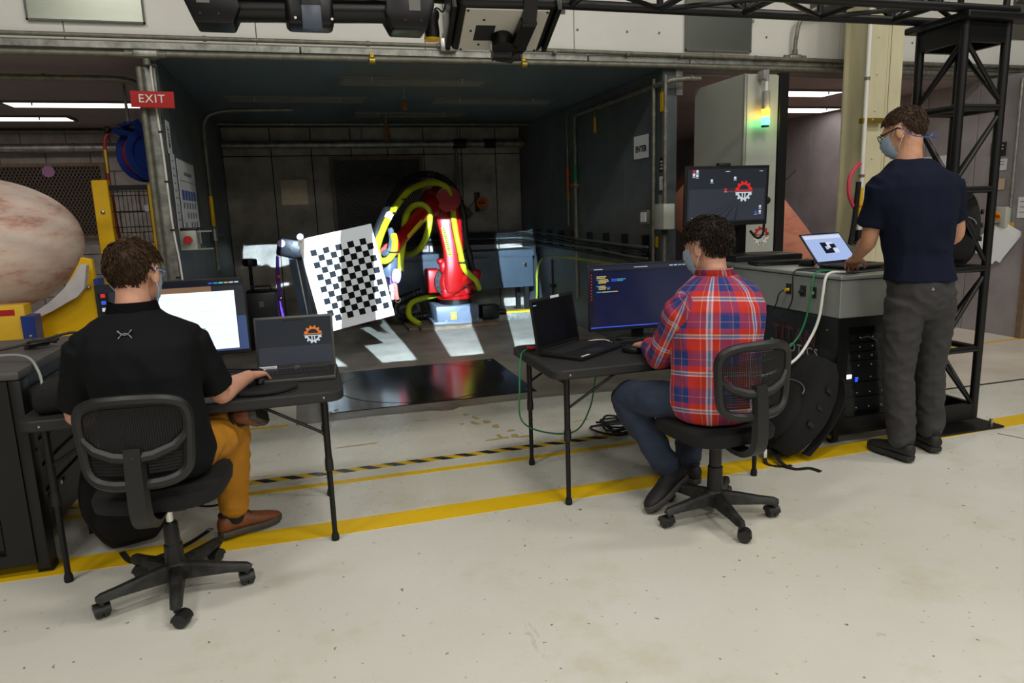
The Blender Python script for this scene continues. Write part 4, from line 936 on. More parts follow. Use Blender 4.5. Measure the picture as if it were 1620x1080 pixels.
    for j in range(6):
        v = .03+j*.011
        for sgn in (-1, 1): 
            for k in range(4):
                a_, b_ = sgn*(.04+.105*k/4), sgn*(.04+.105*(k+1)/4); strand(sheet(a_, v, .004), sheet(b_, v, .004), Vector((0, 0, .0045)))
    o = obj('lower_mesh', mb, 'mesh_black', t, False); o['kind'] = 'stuff'
    return t
office_chair('black mesh-back office chair under the man in the black polo', (-.575, 2.80, 0), rad(-6), rad(-76), .475, .555)
office_chair('black mesh-back office chair under the man in the plaid shirt', (1.715, 2.675, 0), rad(5), rad(-103), .465, .56, 'shroud')

# ================================================================ screens
def emis(name, col, s, base=(8, 8, 10)): return mat(name, base, .25, emit=(col, s))
emis('scr_white', (238, 246, 255), 1.15); emis('scr_navy', (22, 28, 60), .8); emis('scr_teal', (24, 36, 44), .7); emis('scr_bar', (44, 48, 66), .7)
emis('scr_grey', (58, 62, 70), .75); emis('scr_grey2', (44, 48, 54), .75); emis('scr_blue', (74, 98, 150), .6); emis('scr_red', (214, 40, 40), 1.0); emis('scr_silver', (206, 220, 226), .85)
emis('scr_pale', (170, 190, 236), .95); emis('scr_black', (8, 8, 14), .5); emis('scr_tan', (196, 176, 110), .9); emis('scr_cyan', (70, 150, 180), .9); emis('scr_ink', (30, 32, 44), .6); emis('scr_royal', (60, 90, 220), .9); emis('scr_lilac', (214, 222, 244), .95); emis('scr_teal_line', (110, 196, 190), .95); emis('scr_orange', (220, 120, 50), .9)
def half_gear(R, sgn, teeth, round_=True, inner=.74, th=.24):
    """outline of half a gear, flat side at y=0; sgn +1 up, -1 down"""
    pts = []; n = teeth
    N_ = 96
    for i in range(N_+1):
        a = pi*i/N_; ph = (i/N_*n) % 1.0
        k = (1+th*max(0, sin(pi*min(1, max(0, (ph-.18)/.64))))**.6) if round_ else (1+th*(.25 < ph < .75))
        pts.append((R*k*cos(a), sgn*R*k*sin(a)))
    for i in range(N_+1):
        a = pi-pi*i/N_; pts.append((R*inner*cos(a), sgn*(R*inner*sin(a)+R*.0)))
    return pts
def gear_polys(mb, R, sgn, teeth, M, depth, round_=True, bar=True):
    pl = half_gear(R, sgn, teeth, round_); n = len(pl)//2
    for i in range(n-1):      # quads between outer and inner outline
        a, b_, c, d = pl[i], pl[i+1], pl[2*n-2-i], pl[2*n-1-i]
        mb.prism([a, b_, c, d], depth, M)
    if bar: mb.prism([(-R*1.28, 0), (R*1.28, 0), (R*1.2, sgn*R*.13), (-R*1.2, sgn*R*.13)], depth, M)
def gear_logo(parent, M, R, m1, m2, depth=.001):
    mb = MB(); gear_polys(mb, R, 1, 6, M @ Tm((0, R*.05, 0)), depth); o = obj('gear_mark', mb, m1, parent, False); o['label'] = 'red upper half of the gear emblem'
    mb = MB(); gear_polys(mb, R*.95, -1, 6, M @ Tm((0, -R*.08, 0)), depth, False)
    for x in (-.26, .1): mb.prism([(R*x, -R*.1), (R*(x+.16), -R*.1), (R*(x+.16), -R*1.1), (R*x, -R*1.1)], depth, M)
    o = obj('gear_mark', mb, m2, parent, False); o['label'] = 'silver lower half of the gear emblem'
def rect(parent, M, x0, y0, x1, y1, m, lay=1, name='screen_area'):
    return obj(name, MB().prism([(x0, y0), (x1, y0), (x1, y1), (x0, y1)], .0002, M @ Tm((0, 0, .0003*lay))), m, parent, False)
def monitor(label, loc, rz, w, h, zb, bg, stand=True, tilt=0., thick=.045, bz=.008):
    t = thing('monitor', label, 'monitor', loc, rz)
    M = Tm((0, 0, zb+h/2), (tilt, 0, 0))
    mb = MB(); mb.box((0, 0, 0), (w, .018, h), None, .003, 1); mb.box((0, thick*.55, -.02), (w*.6, thick*.8, h*.6), None, .012); mb.bm.transform(M)
    obj('housing', mb, 'black_plastic', t)
    SM = M @ Tm((0, -.0095, 0)) @ UPX
    obj('screen', MB().prism([(-w/2+bz, -h/2+bz+.01), (w/2-bz, -h/2+bz+.01), (w/2-bz, h/2-bz), (-w/2+bz, h/2-bz)], .0004, SM), bg, t, False)
    if stand:
        obj('neck', MB().box((0, .06, zb/2+.06), (.07, .03, zb+.14), None, .008), 'black_plastic', t)
        obj('foot', MB().lathe([(.13, 0), (.13, .008), (.12, .014), (.02, .016)], 28, Tm((0, .05, 0)) @ Matrix.Diagonal((1, .8, 1, 1))), 'black_plastic', t)
    return t, SM @ Tm((0, 0, .0006))
# monitor with the white window
t, SM = monitor('wide monitor showing a big white window in front of the seated man', (-.575, 3.44, .69), rad(2), .61, .352, .115, 'scr_teal')
rect(t, SM, -.295, .143, .295, .166, 'scr_ink'); rect(t, SM, -.09, -.148, .255, .118, 'scr_white'); rect(t, SM, -.295, -.156, -.255, .14, 'scr_black')
rect(t, SM, -.25, -.156, .295, .14, 'scr_grey2', .4); rect(t, SM, .1, -.157, .295, -.148, 'scr_blue', 1.5); rect(t, SM, .258, -.157, .296, .0, 'scr_blue', 1.2); rect(t, SM, .0, -.166, .09, -.149, 'scr_black', 1.6)
mat('scr_tan_dim', (8, 8, 8), .25, emit=((150, 116, 88), .7)); rect(t, SM, -.07, .118, .16, .142, 'scr_tan_dim', .8)
for k, m in enumerate(('scr_red', 'scr_royal', 'scr_silver', 'scr_lilac', 'scr_royal', 'scr_silver', 'scr_red', 'scr_cyan')): rect(t, SM, -.284, .12-k*.03, -.266, .136-k*.03, m, 1.5, 'icon')
for k, m in enumerate(('scr_royal', 'scr_cyan', 'scr_teal_line', 'scr_tan', 'scr_silver', 'scr_silver')): rect(t, SM, .15+k*.022, .152, .168+k*.022, .158, m, 1.5, 'icon')
for k in range(4): rect(t, SM, -.07, .09-k*.06, .23, .0908-k*.06, 'scr_lilac', 1.6, 'text_line')
rect(t, SM, .0, -.05, .12, -.047, 'scr_teal_line', 1.7, 'text_line')
# code monitor
t, SM = monitor('wide monitor showing lines of code on dark blue', (1.765, 3.51, .68), rad(-3), .62, .365, .065, 'scr_navy')
rect(t, SM, -.3, .15, .3, .172, 'scr_bar'); rect(t, SM, -.3, .138, .3, .148, 'scr_ink'); rect(t, SM, -.3, -.163, .3, -.157, 'scr_royal', 1.2); rect(t, SM, -.3, -.15, -.283, .136, 'scr_ink')
for k in range(9): rect(t, SM, -.297, .125-k*.0165, -.291, .13-k*.0165, 'scr_red', 1.5, 'icon')
random.seed(3)
for j, (y_, segs) in enumerate([(.118, [(0, .055, 'scr_tan')]), (.11, [(0, .05, 'scr_tan')]), (.1, [(0, .012, 'scr_cyan'), (.015, .05, 'scr_tan'), (.085, .03, 'scr_royal'), (.117, .05, 'scr_cyan')]), (.092, [(.01, .06, 'scr_tan'), (.085, .03, 'scr_royal'), (.117, .035, 'scr_cyan')]), (.084, [(.01, .045, 'scr_tan')]), (.066, [(0, .02, 'scr_cyan'), (.02, .03, 'scr_tan')]), (.058, [(.01, .045, 'scr_tan'), (.06, .018, 'scr_royal')]), (.05, [(.012, .04, 'scr_tan'), (.06, .016, 'scr_cyan')]), (.034, [(0, .03, 'scr_cyan'), (.032, .09, 'scr_tan')])]):
    for x, w_, m in segs: rect(t, SM, -.265+x, y_-.0026, -.265+x+w_, y_+.0026, m, 1.5, 'code_line')
for k, m in enumerate(('scr_silver', 'scr_silver', 'scr_teal_line', 'scr_tan', 'scr_silver')): rect(t, SM, .16+k*.026, .158, .18+k*.026, .163, m, 1.6, 'icon')
rect(t, SM, -.05, .159, .03, .162, 'scr_silver', 1.6, 'text_line'); rect(t, SM, -.28, .155, -.23, .158, 'scr_silver', 1.6, 'text_line')
# monitor on the post by the tall cabinet
t, SM = monitor('monitor with a red gear emblem mounted above the equipment cart', (2.93, 4.5, 1.25), rad(1), .69, .42, 0, 'scr_grey2', False, rad(2), .045, .022)
rect(t, SM, -.31, -.17, .31, .05, 'scr_grey', .5)
gear_logo(t, SM @ Tm((.135, .03, .0005)), .058, 'scr_red', 'scr_silver')
rect(t, SM, -.02, .028, .07, .031, 'scr_red', 1.2, 'text_line')
for x, y_, m in ((-.285, .165, 'scr_red'), (-.258, .165, 'scr_lilac'), (-.285, .14, 'scr_lilac'), (-.258, .135, 'scr_lilac'), (-.14, .1, 'scr_silver'), (.05, .115, 'scr_lilac'), (-.025, .035, 'scr_red'), (.27, -.09, 'scr_silver'), (.27, -.125, 'scr_lilac'), (.235, -.13, 'scr_royal'), (-.285, -.165, 'scr_lilac')):
    rect(t, SM, x, y_, x+.018, y_+.018, m, 1.6, 'icon'); rect(t, SM, x-.003, y_-.008, x+.022, y_-.005, 'scr_silver', 1.6, 'text_line')
rect(t, SM, -.02, .168, .015, .172, 'scr_silver', 1.6, 'text_line'); rect(t, SM, .26, .168, .29, .172, 'scr_silver', 1.6, 'text_line')
for a in range(5): obj('screen_ray', MB().prism([(.1, -.02), (-.3+a*.09, -.17), (-.28+a*.09, -.17)], .0002, SM @ Tm((0, 0, .0004))), 'scr_bar', t, False)
obj('mount_arm', MB().bar((.1, .05, .2), (.26, .2, .2), .05, .08).b2((.22, .18, -.27), (.3, .24, .32)), 'black_metal', t, False)
obj('webcam', MB().box((-.03, .0, .425), (.1, .04, .03), None, .008), 'black_plastic', t); obj('knob', MB().ell((.36, .03, .17), (.03, .03, .03)), 'black_plastic', t)
obj('cable', MB().tube(spline([(.32, .04, .1), (.345, .03, .0), (.335, .03, -.08), (.3, .05, -.1), (.28, .1, -.05)], 5), .009, 8), 'black_plastic', t)
obj('cable', MB().tube(spline([(.02, .04, .02), (.06, .03, -.03), (.1, .04, -.015), (.14, .05, .02)], 5), .005, 8), 'black_plastic', t)

# ================================================================ laptops
mat('laptop_grey', (92, 90, 86), .4, .5); mat('laptop_black', (24, 24, 25), .45); mat('key_black', (34, 34, 36), .6)
def laptop(label, loc, rz, w, d, hs, tilt, bg, body, bezel=.012, keys=True):
    """origin at the hinge centre; user side is -Y; screen leans back by tilt"""
    t = thing('laptop', label, 'laptop', loc, rz)
    b = obj('base', MB().box((0, -d/2, .009), (w, d, .018), None, .004), body, t)
    obj('palm_rest', MB().b2((-w/2+.008, -d+.006, .018), (w/2-.008, -.012, .0188)), 'laptop_black', b, False)
    obj('touchpad', MB().b2((-.055, -d+.015, .0188), (.055, -d+.08, .0193)), 'key_black', b, False)
    if keys:
        kw = (w-.05)/15
        for r in range(5):
            for k in range(15):
                if r == 4 and 3 <= k <= 8:
                    if k == 3: obj('key', MB().b2((-w/2+.025+k*kw+.0015, -.04-r*.0185-.016, .0188), (-w/2+.025+(k+6)*kw-.0015, -.04-r*.0185, .0212)), 'key_black', b, False)
                    continue
                obj('key', MB().b2((-w/2+.025+k*kw+.0015, -.04-r*.0185-.016, .0188), (-w/2+.025+(k+1)*kw-.0015, -.04-r*.0185, .0212)), 'key_black', b, False)
    obj('port_strip', MB().b2((w/2-.002, -d*.7, .005), (w/2+.0008, -d*.4, .012)), 'key_black', b, False)
    M = Tm((0, .004, .016), (-tilt, 0, 0))
    mb = MB(); mb.box((0, .004, hs/2), (w, .008, hs), None, .003); mb.bm.transform(M); l = obj('lid', mb, body, t)
    SM = M @ Tm((0, -.0003, hs/2)) @ UPX
    obj('screen', MB().prism([(-w/2+bezel, -hs/2+bezel*1.8), (w/2-bezel, -hs/2+bezel*1.8), (w/2-bezel, hs/2-bezel), (-w/2+bezel, hs/2-bezel)], .0004, SM), bg, l, False)
    obj('hinge', MB().cyl((-w*.4, .006, .016), (w*.4, .006, .016), .006, 10), 'laptop_black', t)
    return t, l, SM @ Tm((0, 0, .0006))
t, l, SM = laptop('grey laptop with a red gear emblem on its screen beside the mouse', (-.075, 3.46, .691), rad(-3), .362, .235, .25, rad(4), 'scr_grey2', 'laptop_grey', .01)
gear_logo(l, SM @ Tm((.085, .03, 0)), .034, 'scr_orange', 'scr_silver'); rect(l, SM, -.168, -.105, .168, -.02, 'scr_grey', .4)
rect(l, SM @ Tm((0, 0, .0)), -.172, -.124, -.092, -.108, 'paper', 2, 'asset_sticker'); rect(l, SM, -.168, -.119, -.162, -.113, 'black_ink', 3, 'sticker_print'); rect(l, SM, -.155, -.117, -.1, -.1145, 'grey_ink', 3, 'sticker_print')
text('maker_mark', 'DELL', .011, 'steel', l, SM @ Tm((0, -.1165, .0006)), .0004, .0004)
obj('camera_slot', MB().box((0, -.0, .248), (.1, .004, .004)), 'laptop_black', l, False)
t, l, SM = laptop('black laptop with a dark screen and red cable on the code table', (1.262, 3.452, .681), rad(36), .40, .262, .272, rad(9), 'scr_black', 'laptop_black', .014)
rect(l, SM @ Tm((0, 0, .0)), -.02, .123, .06, .137, 'paper', 2, 'asset_sticker')
for x, m in ((-.18, 'scr_silver'), (-.165, 'scr_teal_line')): rect(l, SM, x, .1, x+.012, .104, m, 1, 'text_line')
obj('sticker_strip', MB().b2((-.18, -.252, .0189), (-.11, -.24, .0193)), 'paper', t, False)
t, l, SM = laptop('open laptop showing black and white squares under the standing man', (3.235, 3.70, 1.0), rad(12), .38, .26, .24, rad(40), 'scr_pale', 'laptop_black', .012)
rect(l, SM, -.17, .075, .17, .1, 'scr_lilac', .5)
for x0, y0, x1, y1, m in ((-.06, -.04, -.005, .045, 'scr_ink'), (-.005, -.04, .04, .0, 'scr_ink'), (-.005, .0, .055, .045, 'scr_lilac'), (.02, .0, .07, .03, 'scr_ink'), (-.03, -.01, .0, .015, 'scr_pale'), (.03, -.04, .075, -.005, 'scr_lilac')): rect(l, SM, x0, y0, x1, y1, m, 1+x0, 'screen_square')
tag(obj('laptop_edge_strip', MB().box((3.34, 3.4, 1.004), (.02, .16, .006), (0, 0, rad(12))), 'steel', None, False), 'thin silver strip on the cart top beside the open laptop', 'strip')

# ================================================================ keyboards, mice and cables on the tables
def keyboard(label, loc, rz, w=.44, d=.14):
    t = thing('keyboard', label, 'keyboard', loc, rz)
    obj('case', MB().box((0, 0, .009), (w, d, .018), (rad(3), 0, 0), .005), 'black_plastic', t)
    kw = (w-.02)/19
    for r in range(6):
        for k in range(19):
            if r == 5 and 4 <= k <= 9:
                if k == 4: obj('key', MB().b2((-w/2+.01+k*kw+.001, d/2-.02-r*.02-.016, .017), (-w/2+.01+(k+6)*kw-.001, d/2-.02-r*.02, .025)), 'key_black', t, False)
                continue
            if k in (13, 15) and r in (3, ) : continue
            obj('key', MB().b2((-w/2+.01+k*kw+.001, d/2-.02-r*.02-.016, .017), (-w/2+.01+(k+1)*kw-.001, d/2-.02-r*.02, .025)), 'key_black', t, False)
    return t
keyboard('black keyboard between the white-window monitor and the laptop', (-.56, 3.22, .691), rad(3))
keyboard('black keyboard under the code monitor', (1.86, 3.2, .681), rad(8))
keyboard('black keyboard on the cart under the wall monitor', (3.09, 4.06, .995), rad(-8))
def mouse(label, loc, rz):
    t = thing('mouse', label, 'mouse', loc, rz)
    obj('shell', MB().loft([[(.031*k*cos(a), .056*k*sin(a)-(.006 if z > .02 else 0), z) for a in [2*pi*i/20 for i in range(20)]] for z, k in ((0, .92), (.006, 1), (.018, .96), (.028, .78), (.035, .4))]), 'laptop_black', t)
    obj('wheel', MB().cyl((-.004, .03, .029), (.004, .03, .029), .009, 12), 'rubber', t); obj('button_seam', MB().box((0, .035, .031), (.0015, .03, .004), (rad(-22), 0, 0)), 'rubber', t, False)
mouse('black mouse under the right hand of the man in black', (-.222, 3.275, .694), rad(-20))
mouse('black mouse beside the keyboard of the code table', (1.56, 3.22, .683), rad(25))
t = thing('mouse_pad', 'black mouse pad with wrist rest on the front edge of the table', 'mouse pad', (-.20, 3.15, .6905))
obj('pad', MB().loft([[(x*k, y_*k, z) for x, y_ in [(.13*(abs(cos(a))**.5)*(1 if cos(a) > 0 else -1), .125*(abs(sin(a))**.6)*(1 if sin(a) > 0 else -1)) for a in [2*pi*i/32 for i in range(32)]]] for z, k in ((0, 1), (.0022, .995))]), 'rubber', t)
obj('wrist_rest', MB().tube(spline([(-.11, -.10, .008), (-.05, -.12, .011), (.03, -.12, .011), (.08, -.09, .01), (.12, -.03, .008)], 5), [.008]+[.013]*19+[.006], 10, flat=.8), 'rubber', t)
def cable(name, label, pts, r, m, grp=None, n=7): return tag(obj(name, MB().tube(spline(pts, n), r, 8), m), label, 'cable', grp)
def tangle(label, c, rx, ry, h, n, r, m, seed):
    random.seed(seed); pts = []
    for i in range(n):
        a = i*2.1+random.uniform(-.4, .4); k = random.uniform(.45, 1)
        pts.append((c[0]+rx*k*cos(a), c[1]+ry*k*sin(a), c[2]+r+random.uniform(0, h)))
    return cable('cable_tangle', label, pts, r, m, n=8)
tangle('black cables tangled behind the laptop on the left table', (-.36, 3.42, .69), .14, .1, .04, 14, .004, 'black_plastic', 5)
tangle('black cable coil lying on the floor behind the code table', (1.9, 4.0, .0), .25, .22, .05, 20, .007, 'black_plastic', 11)
tangle('red coiled cable beside the dark-screen laptop', (1.11, 3.5, .681), .035, .03, .018, 12, .005, 'red_sign', 2)
tangle('thin dark cables under the code monitor', (1.62, 3.42, .681), .16, .05, .03, 12, .0035, 'black_plastic', 8)
cable('white_cable', 'white cable end behind the dark-screen laptop', [(1.44, 3.56, .686), (1.5, 3.58, .688), (1.56, 3.56, .69), (1.58, 3.5, .686)], .004, 'white_paint')
cable('green_cable', 'green network cable hanging from the code table to the floor', [(1.08, 3.48, .69), (1.045, 3.46, .66), (1.02, 3.42, .5), (1.05, 3.5, .3), (1.2, 3.55, .2), (1.4, 3.6, .17), (1.5, 3.62, .3), (1.55, 3.63, .5), (1.68, 3.66, .6)], .0045, 'green_band')
cable('grey_cable', 'pale cable drooping off the black server rack', [(-1.6, 3.4, .872), (-1.35, 3.42, .88), (-1.16, 3.35, .885), (-1.09, 3.28, .83), (-1.07, 3.24, .74), (-1.065, 3.22, .70)], .006, 'lens_grey')
cable('grey_cable', 'pale cable looped behind the left table leg', [(-1.02, 3.5, .6), (-.98, 3.45, .52), (-.88, 3.42, .49), (-.78, 3.42, .52), (-.7, 3.45, .63)], .005, 'lens_grey')
t = thing('laptop_sleeve', 'black padded pouch on the end of the left table', 'pouch', (-.955, 3.2, .691), rad(8))
mat('black_fabric', (11, 11, 12), .9, bump=.3, bscale=120)
obj('body', MB().box((0, 0, .052), (.24, .3, .1), None, .035, 4), 'black_fabric', t); obj('zip', MB().box((.05, -.151, .062), (.1, .004, .006)), 'steel', t, False)

# ================================================================ server rack on the left
t = thing('server_rack', 'waist-high black server rack with perforated front on the left', 'rack', (-1.5, 3.6, 0))
mat('rack_black', (26, 26, 25), .45, .3, var=.1, vscale=6); mat('rack_top', (74, 72, 70), .5, var=.1, vscale=6)
obj('carcass', MB().b2((-.3, -.43, .1), (.34, .45, .82)), 'rack_black', t, False)
obj('top', MB().b2((-.32, -.45, .82), (.385, .47, .858), .012), 'rack_top', t)
obj('corner_post', MB().b2((.34, -.45, .02), (.385, -.36, .82), .006), 'rack_black', t); obj('corner_post', MB().b2((.34, .38, .02), (.385, .47, .82), .006), 'rack_black', t)
obj('front_frame', MB().b2((-.32, -.455, .05), (.34, -.43, .1)).b2((.24, -.455, .1), (.34, -.43, .82)), 'rack_black', t, False)
for x, y_ in ((.36, -.40), (.36, .42), (-.28, -.4), (-.28, .42)): obj('foot', MB().box((x, y_, .015), (.06, .07, .03), None, .006), 'rubber', t)
for r in range(6):
    pn = obj('vent_panel', MB().b2((-.3, -.448, .12+r*.115), (.235, -.432, .12+r*.115+.108), .003, 1), 'rack_black', t, False)
    mb = MB()
    for i in range(18):
        for j in range(4): mb.cyl((-.28+i*.028+(.014 if j % 2 else 0), -.4485, .14+r*.115+j*.02), (-.28+i*.028+(.014 if j % 2 else 0), -.4475, .14+r*.115+j*.02), .006, 6)
    o = obj('vent_hole', mb, 'black_ink', pn, False); o['kind'] = 'stuff'
for z in (.3, .52): obj('bolt', MB().cyl((.386, -.4, z), (.389, -.4, z), .008, 8), 'black_ink', t)
for k in range(5): obj('rack_unit', MB().b2((.34, -.34, .2+k*.115), (.352, .36, .29+k*.115), .003, 1), 'black_plastic', t, False)
for k in range(12): obj('port', MB().box((.355, -.3+.05*(k % 6), .27+.3*(k//6)), (.008, .02, .016)), 'steel' if k % 4 == 0 else 'key_black', t, False)
mat('paper_print', (214, 216, 212), .7, var=.1, vscale=40)
t = thing('paper_sheet', 'printed white paper lying on the black server rack', 'paper', (-1.42, 3.45, .8585), rad(24)); obj('sheet', MB().b2((-.11, -.15, 0), (.11, .15, .0008)), 'paper_print', t, False)
for k in range(7): obj('print_line', MB().b2((-.09, .11-k*.03, .0008), (.06+.02*(k % 2), .118-k*.03, .0011)), 'blue_ink' if k % 3 == 0 else 'grey_ink', t, False)
tangle('black cable bundle lying on the server rack top', (-1.22, 3.72, .858), .1, .07, .03, 16, .006, 'black_plastic', 21)
cable('black_cable', 'long black cable trailing across the server rack top', [(-1.75, 3.55, .866), (-1.5, 3.62, .866), (-1.35, 3.7, .868), (-1.22, 3.78, .885), (-1.12, 3.86, .9), (-1.05, 3.84, .89)], .006, 'black_plastic')

# ================================================================ backpacks
def backpack(label, loc, rz, w, d, h, lean=0., seed=1, name='backpack'):
    t = thing(name, label, 'backpack', loc, rz); random.seed(seed)
    R = Matrix.Rotation(lean, 4, 'X')
    def blob(w, d, h, c, n=24, k=14, pw=.5):
        rings = []
        for j in range(k+1):
            v = j/k; prof = (sin(pi*min(.98, max(.02, v*.9+.06))))**.38
            rr = []
            for i in range(n):
                a = 2*pi*i/n; wob = 1+.05*noise.noise(Vector((cos(a)*2+seed, sin(a)*2, v*4)))
                rr.append(R @ (Vector(c)+Vector((w/2*prof*wob*(abs(cos(a))**pw)*(1 if cos(a) > 0 else -1), d/2*prof*wob*(abs(sin(a))**pw)*(1 if sin(a) > 0 else -1), h*v))))
            rings.append(rr)
        return MB().loft(rings)
    obj('main_bag', blob(w, d, h, (0, 0, 0)), 'black_fabric', t)
    obj('front_pocket', blob(w*.8, d*.45, h*.55, (0, -d*.42, h*.08)), 'black_fabric', t)
    obj('zip', MB().tube([R @ Vector((w*.36*cos(a), -d*.55+.02*sin(a), h*.55+h*.12*sin(a))) for a in [pi*i/12 for i in range(13)]], .004, 6), 'fixture_dark', t)
    obj('handle', MB().tube(spline([R @ Vector(p) for p in ((-.05, d*.3, h*.93), (-.03, d*.3, h*1.03), (.03, d*.3, h*1.03), (.05, d*.3, h*.93))], 4), .009, 8), 'black_plastic', t)
    for s in (-1, 1):
        st = spline([R @ Vector(p) for p in ((s*w*.22, d*.42, h*.92), (s*w*.3, d*.66, h*.75), (s*w*.33, d*.66, h*.4), (s*w*.36, d*.45, h*.1))], 5); rings = []
        for i, p in enumerate(st): rings.append([p+Vector((.028, 0, 0)), p+Vector((-.028, 0, 0)), p+Vector((-.028, .012, 0)), p+Vector((.028, .012, 0))])
        obj('shoulder_strap', MB().loft(rings), 'black_fabric', t)
    for k in range(3): obj('side_buckle', MB().box(R @ Vector((w*.5, -.02, h*(.35+.18*k))), (.012, .05, .03), (lean, 0, 0), .004), 'black_plastic', t)
    return t, R
def webbing(name, label, pts, w, m='black_fabric', par=None):
    P = spline(pts, 6); rings = []
    for i, p in enumerate(P):
        tn = (P[min(i+1, len(P)-1)]-P[max(i-1, 0)]); tn.z = 0; tn.normalize(); s = Vector((-tn.y, tn.x, 0))*w/2
        rings.append([p+s, p-s, p-s+Z1*.003, p+s+Z1*.003])
    o = obj(name, MB().loft(rings), m, par, False, world=par is not None)
    return o
t, R = backpack('black backpack slumped on the floor under the left table', (-.85, 3.36, .003), rad(20), .36, .24, .46, rad(-6), 3)
webbing('floor_strap', '', [(-.86, 3.2, .02), (-.8, 3.12, .004), (-.7, 3.14, .004), (-.6, 3.2, .012), (-.52, 3.27, .03)], .025, par=t)
webbing('floor_strap', '', [(-.68, 3.36, .2), (-.6, 3.35, .14), (-.5, 3.36, .11), (-.42, 3.36, .14)], .02, par=t)
obj('strap_ring', MB().tube([(-.515+.014*cos(a), 3.275+.01*sin(a), .035) for a in [2*pi*k/12 for k in range(12)]], .003, 6, closed=True), 'fixture_dark', t, True, True)
t, R = backpack('large black backpack leaning against the equipment cart', (2.425, 3.22, .05), rad(-84), .34, .24, .58, rad(-36), 7)
webbing('floor_strap', '', [(2.42, 3.2, .06), (2.39, 3.1, .02), (2.42, 3.02, .004), (2.5, 3.0, .004), (2.52, 2.94, .004)], .026, par=t)
webbing('floor_strap', '', [(2.38, 3.22, .05), (2.33, 3.14, .008), (2.37, 3.08, .004), (2.44, 3.07, .004)], .02, par=t)
obj('strap_tag', MB().box((2.345, 3.17, .05), (.02, .008, .05), None, .004), 'white_paint', t, True, True)
# ================================================================ equipment cart
mat('cart_black', (18, 18, 19), .38, .3, var=.12, vscale=5); mat('cart_grey', (158, 162, 156), .35, .35, var=.05, vscale=3)
_g = mat('glass_dark', (24, 26, 28), .05); _g.node_tree.nodes['Principled BSDF'].inputs['Alpha'].default_value = .28
mat('led_white', (10, 10, 10), .3, emit=((230, 245, 255), 5)); mat('led_blue', (5, 5, 10), .3, emit=((40, 70, 255), 6)); mat('led_dim', (10, 10, 10), .3, emit=((150, 160, 150), .7))
mat('red_print', (74, 18, 26), .5); mat('grey_print', (150, 150, 148), .5)
X0, X1_, Y0, Y1 = 2.84, 3.5, 3.225, 4.8
ct = thing('equipment_cart', 'black equipment cart with grey console top under the open laptop', 'cart', ((X0+X1_)/2, (Y0+Y1)/2, 0))
def cp(name, mb, m, par=None, smooth=False): return obj(name, mb, m, par or ct, smooth, world=True)
cp('side_panel', MB().b2((X0, Y0+.02, .09), (X0+.02, Y1, .755), .003, 1), 'cart_black'); cp('side_panel', MB().b2((X1_-.02, Y0+.02, .09), (X1_, Y1, .755), .003, 1), 'cart_black')
cp('floor_pan', MB().b2((X0, Y0, .07), (X1_, Y1, .092)), 'cart_black'); cp('back_panel', MB().b2((X0+.02, Y1-.02, .09), (X1_-.02, Y1, .755)), 'cart_black')
cp('divider', MB().b2((X0+.02, Y0+.55, .09), (X1_-.02, Y0+.57, .755)), 'cart_black')
fr = MB()
for a, b_ in (((X0, .09), (X0+.07, .755)), ((X1_-.07, .09), (X1_, .755)), ((X0+.07, .09), (X1_-.07, .17)), ((X0+.07, .7), (X1_-.07, .755))): fr.b2((a[0], Y0, a[1]), (b_[0], Y0+.02, b_[1]))
dr = cp('glass_door', fr, 'cart_black')
cp('door_pane', MB().b2((X0+.07, Y0+.008, .17), (X1_-.07, Y0+.012, .7)), 'glass_dark', dr)
cp('side_recess', MB().b2((X0-.003, Y0+.16, .2), (X0+.001, Y1-.15, .70)), 'cart_black')
for z in (.2, .68): cp('panel_screw', MB().cyl((X0-.004, Y0+.09, z), (X0, Y0+.09, z), .006, 8), 'steel')
for k in range(7):
    z = .6-.055*k if k < 4 else .36-.09*(k-4)
    hgt = .045 if k < 4 else .08
    u = cp('rack_unit', MB().b2((X0+.075, Y0+.06, z), (X1_-.075, Y0+.4, z+hgt), .002, 1), 'black_plastic')
    for j in range(5): cp('indicator', MB().b2((X0+.11+j*.09, Y0+.0585, z+.02), (X0+.118+j*.09, Y0+.06, z+.026)), 'led_dim', u)
cp('display', MB().b2((X0+.10, Y0+.055, .385), (X0+.155, Y0+.06, .408)), 'led_white'); 
for z in (.362, .372, .382): cp('blue_led', MB().b2((X0+.185, Y0+.056, z), (X0+.2, Y0+.06, z+.005)), 'led_blue')
cp('network_lead', MB().tube(spline([(X0+.2, Y0+.05, .62), (X0+.24, Y0+.035, .63), (X0+.3, Y0+.035, .6), (X0+.31, Y0+.055, .59)], 5), .005, 6), 'lens_grey', None, True)
for x in (X0+.06, X1_-.06):
    for y_ in (Y0+.08, Y1-.08):
        c = cp('caster', MB().cyl((x-.016, y_, .037), (x+.016, y_, .037), .036, 20), 'rubber', None, True)
        cp('caster_fork', MB().b2((x-.026, y_-.018, .03), (x-.019, y_+.018, .072)).b2((x+.019, y_-.018, .03), (x+.026, y_+.018, .072)), 'brass', c)
